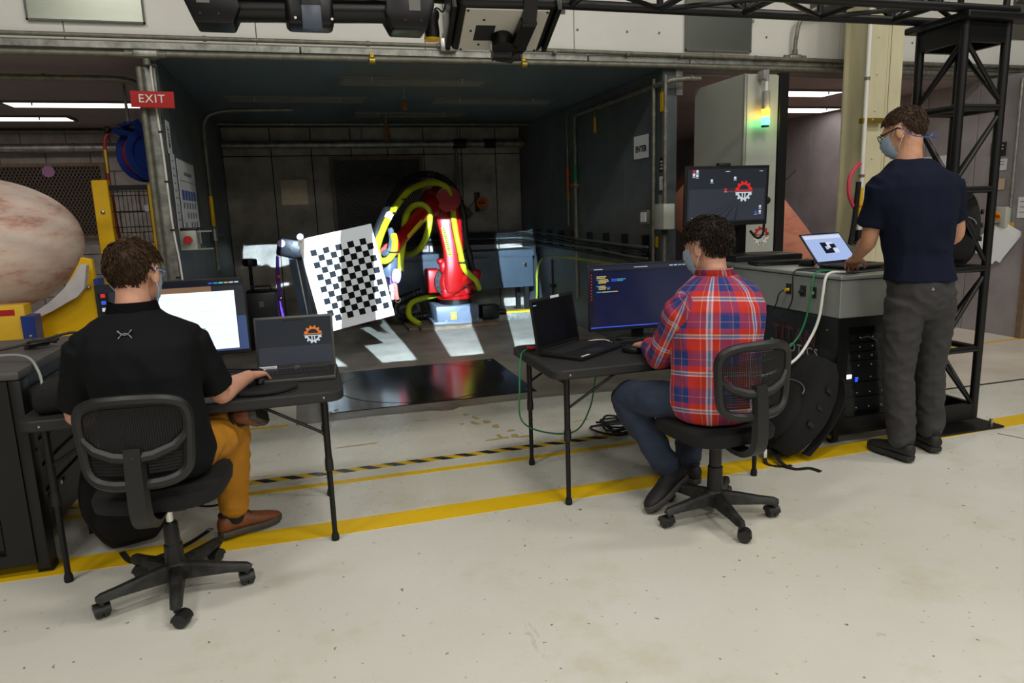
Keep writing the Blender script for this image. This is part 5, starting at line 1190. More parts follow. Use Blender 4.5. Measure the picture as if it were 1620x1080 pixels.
# console
con = cp('console', MB().b2((X0-.004, Y0-.004, .757), (X1_+.004, Y1+.004, .968), .004, 1), 'cart_grey')
cp('seam_strip', MB().b2((X0-.001, Y0-.001, .966), (X1_+.001, Y1+.001, .974)), 'black_ink', con)
cp('lid', MB().b2((X0-.012, Y0-.012, .973), (X1_+.012, Y1+.012, .994), .004, 1), 'cart_grey', con)
for y_, m in ((3.66, 'yellow_paint'), (3.53, 'black_ink'), (3.44, 'lens_grey')):
    s_ = cp('socket', MB().b2((X0-.007, y_-.025, .85), (X0-.004, y_+.025, .915)), 'black_ink', con); cp('plug', MB().cyl((X0-.03, y_, .878), (X0-.006, y_, .878), .011, 10), m, con, True)
TS = Tm((X0-.0045, 0, 0)) @ RW
text('lettering', 'TITAN', .135, 'red_print', ct, wm(ct).inverted() @ Tm((X0-.006, 3.60, .60)) @ RW, .0015, .003, 1.05)
text('lettering', 'ROBOTICS', .075, 'grey_print', ct, wm(ct).inverted() @ Tm((X0-.006, 3.60, .525)) @ RW, .0015, .0008, 1.3)
# cables over its edge
cable('black_cable', 'black cable plugged into the yellow-tipped cart socket', [(2.80, 3.66, .878), (2.78, 3.68, .85), (2.79, 3.72, .78), (2.79, 3.8, .70)], .004, 'black_plastic')
cable('black_cable', 'black cable hanging over the cart edge beside the yellow plug', [(3.0, 3.62, 1.0), (2.86, 3.61, 1.003), (2.815, 3.6, .97), (2.81, 3.59, .85), (2.815, 3.62, .78), (2.82, 3.7, .7)], .004, 'black_plastic')
cable('green_cable', 'green network cable hanging down the side of the cart', [(2.98, 3.44, 1.0), (2.85, 3.43, 1.003), (2.812, 3.42, .96), (2.80, 3.42, .85), (2.79, 3.45, .7), (2.74, 3.46, .6), (2.6, 3.42, .535), (2.4, 3.36, .52), (2.2, 3.34, .53)], .0055, 'green_band')
cable('white_cable', 'thick white cable hanging down the side of the cart', [(2.95, 3.33, 1.002), (2.86, 3.325, 1.006), (2.815, 3.32, .98), (2.80, 3.32, .88), (2.79, 3.33, .75), (2.75, 3.34, .64), (2.62, 3.3, .53), (2.42, 3.25, .48), (2.25, 3.25, .47)], .008, 'white_paint')
# things on the cart
t = thing('closed_case', 'flat black case behind the keyboard on the cart', 'case', (3.2, 4.5, .994), rad(-6)); obj('body', MB().box((0, 0, .022), (.52, .34, .044), None, .008), 'laptop_black', t); obj('lid_seam', MB().box((0, 0, .03), (.524, .344, .003)), 'black_ink', t, False)
t = thing('blue_binder', 'blue and white booklet on the cart behind the open laptop', 'booklet', (3.33, 4.1, .994), rad(-20)); obj('cover', MB().box((0, 0, .006), (.16, .24, .012), None, .002), 'blue_paint', t); obj('pages', MB().box((.02, -.13, .006), (.14, .04, .01)), 'paper', t, False)
t = thing('barcode_reader', 'small black handheld gadget on the cart by the laptop', 'gadget', (3.12, 3.86, .994), rad(30)); obj('body', MB().box((0, 0, .02), (.06, .1, .04), None, .014, 3), 'laptop_black', t); obj('lens', MB().cyl((0, -.05, .022), (0, -.056, .022), .012, 12), 'steel', t)
t = thing('rubber_mat', 'thin dark mat under the open laptop on the cart', 'mat', (3.1, 3.5, .994), rad(10)); obj('sheet', MB().box((0, 0, .002), (.42, .36, .004), None, .0015, 1), 'key_black', t)

# ================================================================ tall grey cabinet, stack light, black post
cb = thing('tall_cabinet', 'tall light grey steel cabinet with gear emblem beside the booth', 'cabinet', (3.6, 5.45, 0))
obj('carcass', MB().b2((-.155, -.37, .02), (.155, .37, 2.405), .004, 1), 'grey_enamel', cb, False)
obj('plinth', MB().b2((-.15, -.36, 0), (.15, .36, .02)), 'black_metal', cb, False)
obj('door', MB().b2((-.135, -.388, .04), (.152, -.372, 2.395), .003, 1), 'grey_enamel', cb, False); obj('corner_strip', MB().b2((-.158, -.385, .02), (-.137, -.36, 2.4), .003, 1), 'lens_grey', cb, False)
gear_logo(cb, Tm((.03, -.3885, 1.135)) @ UPX, .062, 'red_sign', 'white_paint', .002)
t = thing('stack_light', 'signal tower lamp glowing amber and green on the tall grey cabinet', 'signal lamp', (3.585, 4.99, 1.92))
mat('amber_on', (255, 180, 40), .3, emit=((255, 168, 30), 9)); mat('green_on', (40, 220, 120), .3, emit=((60, 255, 150), 9))
obj('green_lens', MB().cyl((0, 0, .085), (0, 0, .145), .031, 20), 'green_on', t); obj('amber_lens', MB().cyl((0, 0, .15), (0, 0, .205), .031, 20), 'amber_on', t)
obj('end_cap', MB().cyl((0, 0, .07), (0, 0, .085), .03, 20), 'black_plastic', t); obj('body', MB().cyl((0, 0, .205), (0, 0, .34), .031, 20), 'lens_grey', t)
obj('pole', MB().cyl((0, 0, .34), (0, 0, .43), .012, 12), 'white_paint', t); obj('bracket', MB().box((-.01, .03, .465), (.05, .085, .07), None, .012).cyl((0, 0, .42), (0, 0, .5), .02, 12), 'lens_grey', t)
l = bpy.data.lights.new('stack_lamp_green', 'POINT'); l.color = (.1, 1, .4); l.energy = .6; l.shadow_soft_size = .03; lo = bpy.data.objects.new('stack_lamp_green', l); COL.objects.link(lo); lo.location = (3.585, 4.945, 2.03)
l = bpy.data.lights.new('stack_lamp_amber', 'POINT'); l.color = (1, .55, .06); l.energy = 1.0; l.shadow_soft_size = .03; lo = bpy.data.objects.new('stack_lamp_amber', l); COL.objects.link(lo); lo.location = (3.585, 4.945, 2.1)
t = thing('black_post', 'slim black post beside the tall grey cabinet', 'post', (3.81, 5.1, 0)); obj('post', MB().b2((-.045, -.04, 0), (.04, .04, 2.42), .004, 1), 'black_metal', t, False); obj('base_plate', MB().b2((-.045, -.08, 0), (.09, .08, .012)), 'black_metal', t, False)
obj('antenna', MB().cyl((.04, 0, 1.56), (.14, -.03, 1.65), .006, 8), 'black_plastic', t)

# ================================================================ cream column with pipes
t = thing('steel_column', 'cream painted steel column with rust streaks behind the standing man', 'column', (4.92, 5.35, 0))
obj('flange', MB().b2((-.17, -.16, 0), (.17, -.135, 4.8), .003, 1), 'cream_paint', t, False); obj('flange', MB().b2((-.17, .135, 0), (.17, .16, 4.8), .003, 1), 'cream_paint', t, False)
obj('web', MB().b2((-.13, -.135, 0), (-.112, .135, 4.8)), 'cream_paint', t, False); obj('web', MB().b2((.112, -.135, 0), (.13, .135, 4.8)), 'cream_paint', t, False)
mat('rust', (140, 96, 62), .8, var=.3, vscale=8)
obj('rust_streak', MB().b2((.03, -.1612, 1.2), (.036, -.16, 3.2)), 'rust', t, False)
for z in (1.35, 1.75, 2.15, 2.45, 2.75, 3.0):
    for x in (-.1,): obj('rivet', MB().ell((x, -.162, z), (.013, .008, .013), None, 8, 6), 'cream_paint', t)
obj('seam_batten', MB().b2((.0, -.165, 0), (.012, -.16, 4.8)), 'cream_paint', t, False)
t = thing('strut_clamp', 'brassy pipe clamp bolted across the cream column', 'clamp', (4.78, 5.16, 2.06)); obj('bar', MB().b2((-.13, -.03, -.025), (.09, .02, .02), .003, 1), 'brass', t, False); obj('bolt', MB().cyl((-.02, -.04, 0), (-.02, -.03, 0), .012, 8), 'steel', t)
conduit([(4.68, 5.14, .9), (4.68, 5.14, 4.2)], .018, 'white_paint', 'pale conduit up the left edge of the cream column', [((4.68, 5.14, z), Z1) for z in (2.4, 1.6)])
t = thing('pipe_marker', 'yellow banded sleeve on the conduit of the cream column', 'pipe band', (4.68, 5.14, 1.35)); obj('band', MB().cyl((0, 0, -.13), (0, 0, .15), .0205, 14), 'yellow_paint', t); obj('band_mark', MB().cyl((0, 0, -.02), (0, 0, .0), .0212, 14), 'orange', t)
t = thing('air_regulator', 'dark air regulator with valves at the cream column', 'regulator', (4.66, 5.12, .98)); obj('body', MB().cyl((0, 0, 0), (0, 0, .16), .03, 14).cyl((0, 0, .03), (0, 0, .07), .04, 14), 'black_metal', t); obj('valve', MB().box((-.12, 0, .02), (.16, .05, .05), None, .01), 'galv_dull', t); obj('handle', MB().bar((-.1, -.03, .05), (-.02, -.05, .07), .02, .01), 'black_metal', t, False)
tag(obj('air_hose', MB().tube(spline([(4.62, 5.1, 1.7), (4.56, 5.08, 1.68), (4.5, 5.08, 1.58), (4.5, 5.08, 1.46), (4.55, 5.1, 1.38), (4.6, 5.12, 1.33)], 6), .016, 10), mat('pink_hose', (226, 70, 96), .45)), 'pink air hose looping beside the cream column', 'hose')
tag(obj('black_hose', MB().tube(spline([(4.615, 5.1, 1.55), (4.605, 5.1, 1.4), (4.59, 5.1, 1.2), (4.56, 5.1, 1.02)], 6), .022, 10), 'rubber'), 'black hose hanging beside the cream column', 'hose')
# ================================================================ things on the right bay wall
def wall_plate(name, label, cat, y_, z, w, h, m, lines=0):
    t = thing(name, label, cat, (6.695, y_, z)); obj('plate', MB().b2((-.008, -w/2, -h/2), (0, w/2, h/2), .001, 1), m, t, False)
    for k in range(lines): obj('print_line', MB().b2((-.0095, -w*.35, h*.3-k*h*.25-.008), (-.008, w*.3, h*.3-k*h*.25)), 'paper' if m == 'black_ink' else 'grey_ink', t, False)
wall_plate('small_placard', 'black placard on the right bay wall over a white label', 'sign', 5.56, 1.84, .16, .13, 'black_ink', 2)
wall_plate('small_placard', 'white label under the black placard on the right bay wall', 'sign', 5.54, 1.69, .17, .11, 'paper', 2)
wall_plate('small_placard', 'plain beige label lower on the right bay wall', 'sign', 5.55, 1.5, .18, .11, 'beige_plate', 0)
wall_plate('small_placard', 'pair of small white stickers beside the conduit on the right wall', 'sign', 5.24, 1.27, .12, .2, 'paper', 3)
wall_plate('wall_poster', 'pale poster on the grey wall seen through the truss', 'poster', 6.35, 1.62, .4, .42, 'paper', 2)
wall_plate('yellow_label', 'small yellow label behind the hanging white papers', 'label', 5.37, 1.08, .09, .09, 'yellow_paint', 0)
t = thing('switch_box', 'grey switch box with red and yellow disc on the right wall', 'switch box', (6.66, 5.42, 1.18)); obj('body', MB().b2((-.04, -.06, -.1), (.03, .06, .1), .008), 'grey_enamel', t); obj('disc', MB().cyl((-.045, .03, .01), (-.04, .03, .01), .04, 16), 'yellow_paint', t); obj('lever', MB().box((-.06, .04, .02), (.03, .1, .018), (.3, 0, 0)), 'red_sign', t, False)
conduit([(6.67, 5.36, 1.28), (6.67, 5.36, 2.48)], .016, 'galv', 'vertical conduit above the switch box on the right wall', [((6.67, 5.36, 1.45), Z1)])
t = thing('paper_stack', 'white papers hanging askew on the right wall', 'papers', (6.64, 5.42, .95))
for k, (a, dx) in enumerate(((.55, 0), (.42, -.012), (.62, -.024))): obj('sheet', MB().box((dx, .0+.02*k, -.01*k), (.004, .26, .34), (a, 0, rad(20))), 'paper', t, False)
obj('clip', MB().box((-.03, .03, .17), (.02, .08, .02)), 'fixture_dark', t, False)
t = thing('far_bench', 'grey bench with a black crate beyond the wall end', 'bench', (7.35, 5.45, 0)); obj('top', MB().b2((-.35, -.4, .68), (.6, .4, .74)), 'fixture_dark', t, False); 
for sx in (-.28, .5):
    for sy in (-.33, .33): obj('leg', MB().b2((sx-.02, sy-.02, 0), (sx+.02, sy+.02, .68)), 'fixture_dark', t, False)
t = thing('black_crate', 'black crate on the bench beyond the wall end', 'crate', (7.35, 5.4, .742)); obj('body', MB().box((0, 0, .13), (.5, .4, .26), None, .02), 'black_plastic', t); obj('rim', MB().box((0, 0, .25), (.53, .43, .03), None, .008), 'black_plastic', t)

# ================================================================ truss tower and overhead truss
TR = thing('truss_tower', 'black box truss tower standing on a bolted base plate', 'truss', (3.77, 3.42, 0))
def tp(name, mb, m='black_metal', par=None, smooth=True): return obj(name, mb, m, par or TR, smooth, world=True)
xa, xb, ya, yb_ = 3.62, 3.92, 3.27, 3.57
for x in (xa, xb):
    for y_ in (ya, yb_): tp('chord', MB().cyl((x, y_, .05), (x, y_, 2.36), .025, 16))
zs = [.09, .485, .975, 1.44, 1.9, 2.3]
for i, z in enumerate(zs):
    for a, b_ in (((xa, ya), (xb, ya)), ((xa, yb_), (xb, yb_)), ((xa, ya), (xa, yb_)), ((xb, ya), (xb, yb_))):
        if i in (0, 5): tp('end_band', MB().bar((a[0], a[1], z), (b_[0], b_[1], z), .03, .1), smooth=False)
        else: tp('rung', MB().cyl((a[0], a[1], z), (b_[0], b_[1], z), .02, 12))
for i, (z0, z1) in enumerate(zip(zs, zs[1:])):
    for j, (a, b_) in enumerate((((xa, ya), (xb, ya)), ((xa, yb_), (xb, yb_)), ((xa, ya), (xa, yb_)), ((xb, ya), (xb, yb_)))):
        p, q_ = (a, b_) if (i+j) % 2 else (b_, a)
        if i == 0 and j == 0: p, q_ = b_, a
        tp('diagonal', MB().cyl((p[0], p[1], z0+.03), (q_[0], q_[1], z1-.03), .013, 10))
tp('base_plate', MB().b2((3.52, 3.14, .003), (4.03, 3.68, .016), .003, 1), smooth=False)
for x, y_ in ((3.98, 3.19), (3.57, 3.19), (3.98, 3.63)): tp('anchor_bolt', MB().cyl((x, y_, .016), (x, y_, .05), .011, 8), 'steel')
tp('top_plate', MB().b2((3.56, 3.2, 2.36), (4.0, 3.64, 2.4), .01), smooth=False)
OT = thing('overhead_truss', 'black horizontal box truss carrying the projector and scanner', 'truss', (1.2, 3.42, 2.42))
def op(name, mb): return obj(name, mb, 'black_metal', OT, True, world=True)
for y_ in (ya, yb_):
    for z in (2.425, 2.725): op('chord', MB().cyl((-3.2, y_, z), (3.98, y_, z), .025, 14))
x = -3.1; k = 0
while x < 3.95:
    op('rung', MB().cyl((x, ya, 2.425), (x, yb_, 2.425), .018, 10)); op('upright', MB().cyl((x, ya, 2.425), (x, ya, 2.725), .018, 10)); op('upright', MB().cyl((x, yb_, 2.425), (x, yb_, 2.725), .018, 10))
    if x+.5 < 4:
        for y_ in (ya, yb_): op('diagonal', MB().cyl((x, y_, 2.44 if k % 2 else 2.71), (x+.5, y_, 2.71 if k % 2 else 2.44), .013, 8))
        op('diagonal', MB().cyl((x, ya if k % 2 else yb_, 2.425), (x+.5, yb_ if k % 2 else ya, 2.425), .013, 8))
    x += .5; k += 1
# ================================================================ projector
PJ = thing('projector', 'black projector with bare metal mounting plate hanging from the truss', 'projector', (.97, 3.36, 2.40))
mat('projector_black', (13, 13, 14), .35, .2); mat('bare_alu', (214, 210, 200), .5, .15)
PM = Tm((0, .0, -.10), (rad(-22), 0, rad(-4)))
def pj(name, mb, m='projector_black', smooth=True, par=None): mb.bm.transform(PM); return obj(name, mb, m, par or PJ, smooth)
pj('body', MB().box((0, 0, 0), (.45, .36, .14), None, .03, 3)); pj('side_fin', MB().b2((-.25, -.15, -.07), (-.225, .17, .08), .008)); pj('side_fin', MB().b2((.225, -.15, -.07), (.25, .17, .08), .008))
pj('mount_plate', MB().b2((-.19, -.15, -.078), (.19, .15, -.072), .002, 1), 'bare_alu', False)
pj('plate_cutout', MB().b2((-.13, -.04, -.0795), (-.04, .07, -.0778)), 'black_ink', False)
for x, y_ in ((-.18, -.14), (.18, -.14), (.18, .14), (-.18, .14), (-.1, -.08), (-.15, .0), (.1, .02), (-.1, .1)): pj('plate_screw', MB().cyl((x, y_, -.081), (x, y_, -.078), .006, 8), 'black_ink')
pj('lens_barrel', MB().lathe([(.055, 0), (.06, .005), (.06, .03), (.045, .034)], 28, Tm((.02, .178, 0)) @ Matrix.Rotation(-pi/2, 4, 'X')), 'black_plastic')
pj('yoke_drum', MB().cyl((.0, .04, -.14), (.0, .04, -.08), .05, 20).cyl((-.04, .10, -.13), (.05, .10, -.13), .03, 14))
obj('yoke_arm', MB().bar((.08, -.24, -.0), (.09, -.13, -.17), .065, .02, up=(0, 1, 0)).bar((.09, -.14, -.15), (.08, .02, -.235), .075, .03).bar((.08, .0, -.225), (.03, .1, -.27), .1, .03), 'projector_black', PJ, False)
obj('yoke_pivot', MB().cyl((.03, .09, -.25), (.11, .05, -.25), .035, 16), 'projector_black', PJ)
obj('hanger', MB().b2((.05, -.25, -.03), (.11, -.06, .0)), 'black_metal', PJ, False)
pj('tape_wrap', MB().ell((-.01, .06, -.11), (.045, .05, .03), None, 12, 8), 'white_paint')
# ================================================================ stereo scanner bar
SB = thing('scanner_bar', 'long black stereo scanner bar hanging under the truss', 'scanner', (.11, 3.36, 2.40))
def sb(name, mb, m='projector_black', smooth=True): return obj(name, mb, m, SB, smooth)
sb('tube', MB().cyl((-.42, 0, -.125), (.43, 0, -.10), .048, 20))
def housing(x, z, s):
    pl = [(-.125, .09), (-.135, .03), (-.095, -.075), (.05, -.075), (.085, -.01), (.06, .1)]
    pl = [(s*a, b_) for a, b_ in pl]
    if s < 0: pl = pl[::-1]
    sb('end_housing', MB().prism(pl, .17, Tm((x, .085, z)) @ UPX, .008))
    for dx in (-.07, -.0): sb('housing_screw', MB().cyl((x+s*dx, -.086, z-.04), (x+s*dx, -.09, z-.04), .005, 8), 'black_ink')
    sb('lens', MB().cyl((x, .085, z), (x, .12, z), .045, 20), 'dark_gloss'); sb('grey_fascia', MB().b2((x-.03*1-s*.05, -.088, z+.0), (x+.02-s*.05, -.085, z+.085)), 'fixture_dark', False)
housing(-.36, -.12, 1); housing(.40, -.115, -1)
sb('centre_block', MB().box((.0, 0, -.125), (.2, .14, .13), None, .025, 3)); sb('mount_clamp', MB().b2((-.035, -.11, -.205), (.045, -.02, -.03), .006)); sb('clamp_latch', MB().b2((-.035, -.125, -.215), (.045, -.105, -.12), .004), 'wrist_grey')
sb('status_led', MB().cyl((.075, -.073, -.065), (.075, -.078, -.065), .008, 12), mat('led_green', (20, 60, 20), .3, emit=((140, 230, 90), 1.6)))
for x in (-.06, .09): sb('housing_screw', MB().cyl((x, -.072, -.16), (x, -.076, -.16), .006, 8), 'steel')
sb('hanger', MB().b2((-.03, -.06, -.06), (.04, -.0, -.0)), 'black_metal', False)
t = thing('lidar_unit', 'small round black laser scanner with yellow base by the projector', 'laser scanner', (.655, 3.42, 2.30)); obj('body', MB().lathe([(.032, -.09), (.034, -.07), (.03, -.02), (.036, 0), (.036, .02), (.03, .028)], 24), 'black_plastic', t); obj('yellow_base', MB().cyl((0, .012, -.1), (0, .012, -.085), .037, 24), 'yellow_paint', t); obj('bracket', MB().b2((-.075, -.01, -.06), (-.03, .01, -.02)).b2((-.075, -.01, -.06), (-.06, .01, .10)), 'black_metal', t, False)
obj('cable', MB().tube(spline([(.0, .02, .02), (.03, .02, .045), (.06, .02, .03), (.075, .02, .09)], 5), .004, 6), 'rubber', t)
# backpack hanging in the truss tower
t, R = backpack('dark grey backpack propped inside the truss tower', (3.80, 3.40, .998), rad(-40), .27, .17, .44, 0, 13)
# ================================================================ people
mat('skin_light', (214, 158, 132), .5, var=.07, vscale=14); mat('skin_tan', (204, 150, 118), .5, var=.07, vscale=14)
for m_ in ('skin_light', 'skin_tan'):
    b = MATS[m_].node_tree.nodes['Principled BSDF']; b.inputs['Subsurface Weight'].default_value = .12; b.inputs['Subsurface Radius'].default_value = (.012, .005, .003)
mat('hair_brown', (54, 37, 22), .6, var=.35, vscale=60, stretch=(1, 1, .3), spec=.2); mat('hair_dark', (34, 24, 17), .6, var=.4, vscale=60, spec=.2); mat('hair_short', (62, 46, 34), .6, var=.3, vscale=70, stretch=(1, 1, .3), spec=.2)
mat('polo_black', (12, 14, 17), .8, bump=.15, bscale=260, spec=.2); mat('tee_navy', (14, 20, 40), .85, bump=.15, bscale=260, spec=.2)
mat('chino_mustard', (190, 128, 24), .8, var=.08, vscale=10, bump=.12, bscale=200); mat('jeans', (40, 50, 70), .85, var=.3, vscale=7, bump=.25, bscale=260); mat('trouser_grey', (54, 52, 52), .8, var=.08, vscale=10, bump=.12, bscale=220)
mat('leather_brown', (124, 70, 38), .5, var=.2, vscale=14); mat('shoe_sole', (72, 68, 64), .7, var=.15, vscale=20); mat('shoe_black', (30, 29, 28), .65, var=.2, vscale=18); mat('sole_black', (40, 39, 38), .75)
mat('mask_blue', (206, 230, 248), .7, bump=.1, bscale=120); mat('mask_strap', (226, 230, 234), .7); mat('eye_white', (230, 228, 224), .3); mat('iris', (60, 44, 34), .3); mat('lens_clear', (190, 200, 210), .05, alpha=.3); mat('blue_glass', (60, 90, 170), .3); mat('logo_grey', (150, 150, 150), .5); mat('sock_dark', (30, 30, 34), .9); mat('lip', (190, 110, 100), .5)
def plaid_mat():
    m = bpy.data.materials.new('plaid_flannel'); m.use_nodes = True; N, L = nodes(m); b = N['Principled BSDF']; b.inputs['Roughness'].default_value = .9
    at = N.new('ShaderNodeUVMap'); at.uv_map = 'cloth'; sp = N.new('ShaderNodeSeparateXYZ'); L.new(at.outputs[0], sp.inputs[0])
    P = .16
    def prof(src, stops):
        d = N.new('ShaderNodeMath'); d.operation = 'DIVIDE'; d.inputs[1].default_value = P; L.new(src, d.inputs[0])
        fr = N.new('ShaderNodeMath'); fr.operation = 'FRACT'; L.new(d.outputs[0], fr.inputs[0])
        r = N.new('ShaderNodeValToRGB'); r.color_ramp.interpolation = 'CONSTANT'; cr = r.color_ramp
        while len(cr.elements) < len(stops): cr.elements.new(.5)
        for e, (p, c) in zip(cr.elements, stops): e.position = p; e.color = (*lin(c), 1)
        L.new(fr.outputs[0], r.inputs[0]); return r.outputs[0]
    R, B, W, Y_, G = (196, 44, 34), (26, 54, 122), (224, 212, 208), (226, 150, 60), (116, 132, 172)
    st = [(0, R), (.10, Y_), (.115, R), (.2, W), (.235, G), (.285, W), (.32, R), (.36, R), (.44, Y_), (.455, B), (.62, (92, 44, 96)), (.66, B), (.7, Y_), (.712, B), (.86, R)]
    st2 = [(0, R), (.08, R), (.18, W), (.215, G), (.27, W), (.3, Y_), (.315, R), (.46, B), (.63, Y_), (.642, B), (.82, (110, 44, 84)), (.88, R)]
    x = N.new('ShaderNodeMix'); x.data_type = 'RGBA'; x.inputs[0].default_value = .5
    L.new(prof(sp.outputs[0], st), x.inputs[6]); L.new(prof(sp.outputs[1], st2), x.inputs[7]); L.new(x.outputs[2], b.inputs['Base Color'])
    tc = N.new('ShaderNodeTexCoord'); n2 = N.new('ShaderNodeTexNoise'); n2.inputs['Scale'].default_value = 240; L.new(tc.outputs['Object'], n2.inputs['Vector'])
    bp = N.new('ShaderNodeBump'); bp.inputs['Strength'].default_value = .15; bp.inputs['Distance'].default_value = .01; L.new(n2.outputs['Fac'], bp.inputs['Height']); L.new(bp.outputs[0], b.inputs['Normal'])
    MATS['plaid'] = m
plaid_mat()

def V(*a): return Vector(a)
def ering(c, rt, fw, w, d, n=28, p=2.3, dback=None):
    """super-ellipse ring; d = depth to the front, dback = depth to the back"""
    out = []
    for i in range(n):
        a = 2*pi*i/n; c_, s_ = cos(a), sin(a); dd = d if s_ > 0 else (dback if dback is not None else d)
        out.append(Vector(c)+rt*(w*(abs(c_)**(2/p))*(1 if c_ > 0 else -1))+fw*(dd*(abs(s_)**(2/p))*(1 if s_ > 0 else -1)))
    return out
def limb(mb, pts, rad_, n=18, capk=.6):
    """tapered limb with rounded ends"""
    P = [Vector(p) for p in pts]; R = list(rad_)
    a, b_ = P[0]-(P[1]-P[0]).normalized()*R[0]*capk, P[-1]+(P[-1]-P[-2]).normalized()*R[-1]*capk
    mb.tube([a]+P+[b_], [R[0]*.45]+R+[R[-1]*.45], n); return mb
def smooth_limb(mb, pts, rad_, n=18, k=5):
    P = spline([tuple(p) for p in pts], k); R = []
    for i in range(len(pts)-1):
        for j in range(k): R.append(rad_[i]+(rad_[i+1]-rad_[i])*j/k)
    R.append(rad_[-1]); return limb(mb, P, R, n)
def remesh(mb, voxel, smooth=4, disp=None, factor=.5):
    bm = mb.bm; bmesh.ops.recalc_face_normals(bm, faces=bm.faces[:]); me = bpy.data.meshes.new('tmp'); bm.to_mesh(me); bm.free()
    o = bpy.data.objects.new('tmp', me); COL.objects.link(o)
    m = o.modifiers.new('r', 'REMESH'); m.mode = 'VOXEL'; m.voxel_size = voxel; m.use_smooth_shade = True
    if smooth: s = o.modifiers.new('s', 'SMOOTH'); s.iterations = smooth; s.factor = factor
    dg = bpy.context.evaluated_depsgraph_get(); dg.update()
    r = bpy.data.meshes.new_from_object(o.evaluated_get(dg)); bpy.data.objects.remove(o); bpy.data.meshes.remove(me)
    r.materials.clear()
    if disp:
        co = [v.co.copy() for v in r.vertices]; no = [v.normal.copy() for v in r.vertices]
        for v, c, n in zip(r.vertices, co, no): v.co = c+n*disp(c, n)
    for p in r.polygons: p.use_smooth = True
    return r
def wrinkle(amp, sc, stretch=(1, 1, 1), seed=0):
    def f(c, n):
        q = Vector((c.x*sc*stretch[0]+seed, c.y*sc*stretch[1], c.z*sc*stretch[2]))
        a = noise.noise(q); b = noise.noise(q*2.3+Vector((7, 3, 1)))
        return amp*((1-abs(a)*2.2)*.6+.4*b)-amp*.3
    return f
def hand(mb, wrist, d, nrm, thumb, curl=(.5, .5, .4), spread=.05, s=1.0, fingers=None):
    """palm and five fingers. d = finger direction, nrm = back of the hand, thumb = side of the thumb"""
    d = Vector(d).normalized(); nrm = Vector(nrm); nrm = (nrm-d*nrm.dot(d)).normalized(); t = Vector(thumb); t = (t-d*t.dot(d)-nrm*t.dot(nrm)).normalized(); w = Vector(wrist)
    mb.loft([ering(w+d*x*s, t, nrm, ww*s, hh*s, 16, 2.6) for x, ww, hh in ((-.02, .024, .021), (.0, .027, .02), (.03, .036, .019), (.06, .041, .0165), (.082, .040, .0135), (.093, .032, .009))])
    for i, (off, L_, r_) in enumerate(((.0305, .070, .0088), (.0105, .079, .0092), (-.0105, .073, .0088), (-.030, .056, .0078))):
        c = fingers[i] if fingers else curl
        p = w+d*(.082-.006*abs(i-1))*s+t*off*s; dr = (d+t*spread*(1.5-i)).normalized(); pts = [p-dr*.012*s]; pts.append(p); ang = 0
        for k, seg in enumerate((.45, .31, .24)):
            ang += c[k]; v = dr*cos(ang)-nrm*sin(ang); p = p+v*L_*seg*s; pts.append(p)
        limb(mb, pts, [r_*1.0*s, r_*1.08*s, r_*1.0*s, r_*.92*s, r_*.78*s], 10)
    p = w+d*.018*s+t*.028*s-nrm*.006*s; v1 = (d*.72+t*.62-nrm*.28).normalized(); v2 = (d*.93+t*.22-nrm*.3).normalized(); p1 = p+v1*.042*s; p2 = p1+v2*.032*s; p3 = p2+(v2-nrm*.2).normalized()*.024*s
    limb(mb, [p, p1, p2, p3], [.0145*s, .0115*s, .0102*s, .0085*s], 10)
def frame(fwd, up=(0, 0, 1)):
    f = Vector(fwd).normalized(); u = Vector(up); u = (u-f*u.dot(f)).normalized(); r = f.cross(u); return r, f, u
def head_matrix(c, fwd, up):
    r, f, u = frame(fwd, up); M = Matrix((r, f, u)).transposed().to_4x4(); M.translation = Vector(c); return M
def head_shapes(mb, H):
    def e(c, r, rot=None):
        b = MB(); b.ell(c, r, rot, 28, 18); b.bm.transform(H)
        vm = {v: mb.bm.verts.new(v.co) for v in b.bm.verts}
        for f in b.bm.faces: mb.bm.faces.new([vm[v] for v in f.verts])
        b.bm.free()
    e((0, -.012, .028), (.076, .096, .088)); e((0, .03, -.035), (.060, .064, .078)); e((0, .045, .02), (.062, .05, .05))
    e((0, .07, -.085), (.028, .024, .02)); e((0, .092, -.022), (.013, .02, .022)); e((0, .086, .004), (.009, .018, .026)); e((0, .078, .028), (.05, .02, .012))
    for s in (-1, 1):
        e((s*.079, -.008, -.012), (.0085, .021, .033), (rad(8), 0, s*rad(-18))); e((s*.034, .066, -.03), (.024, .022, .022))
    e((0, .09, -.06), (.022, .012, .008))
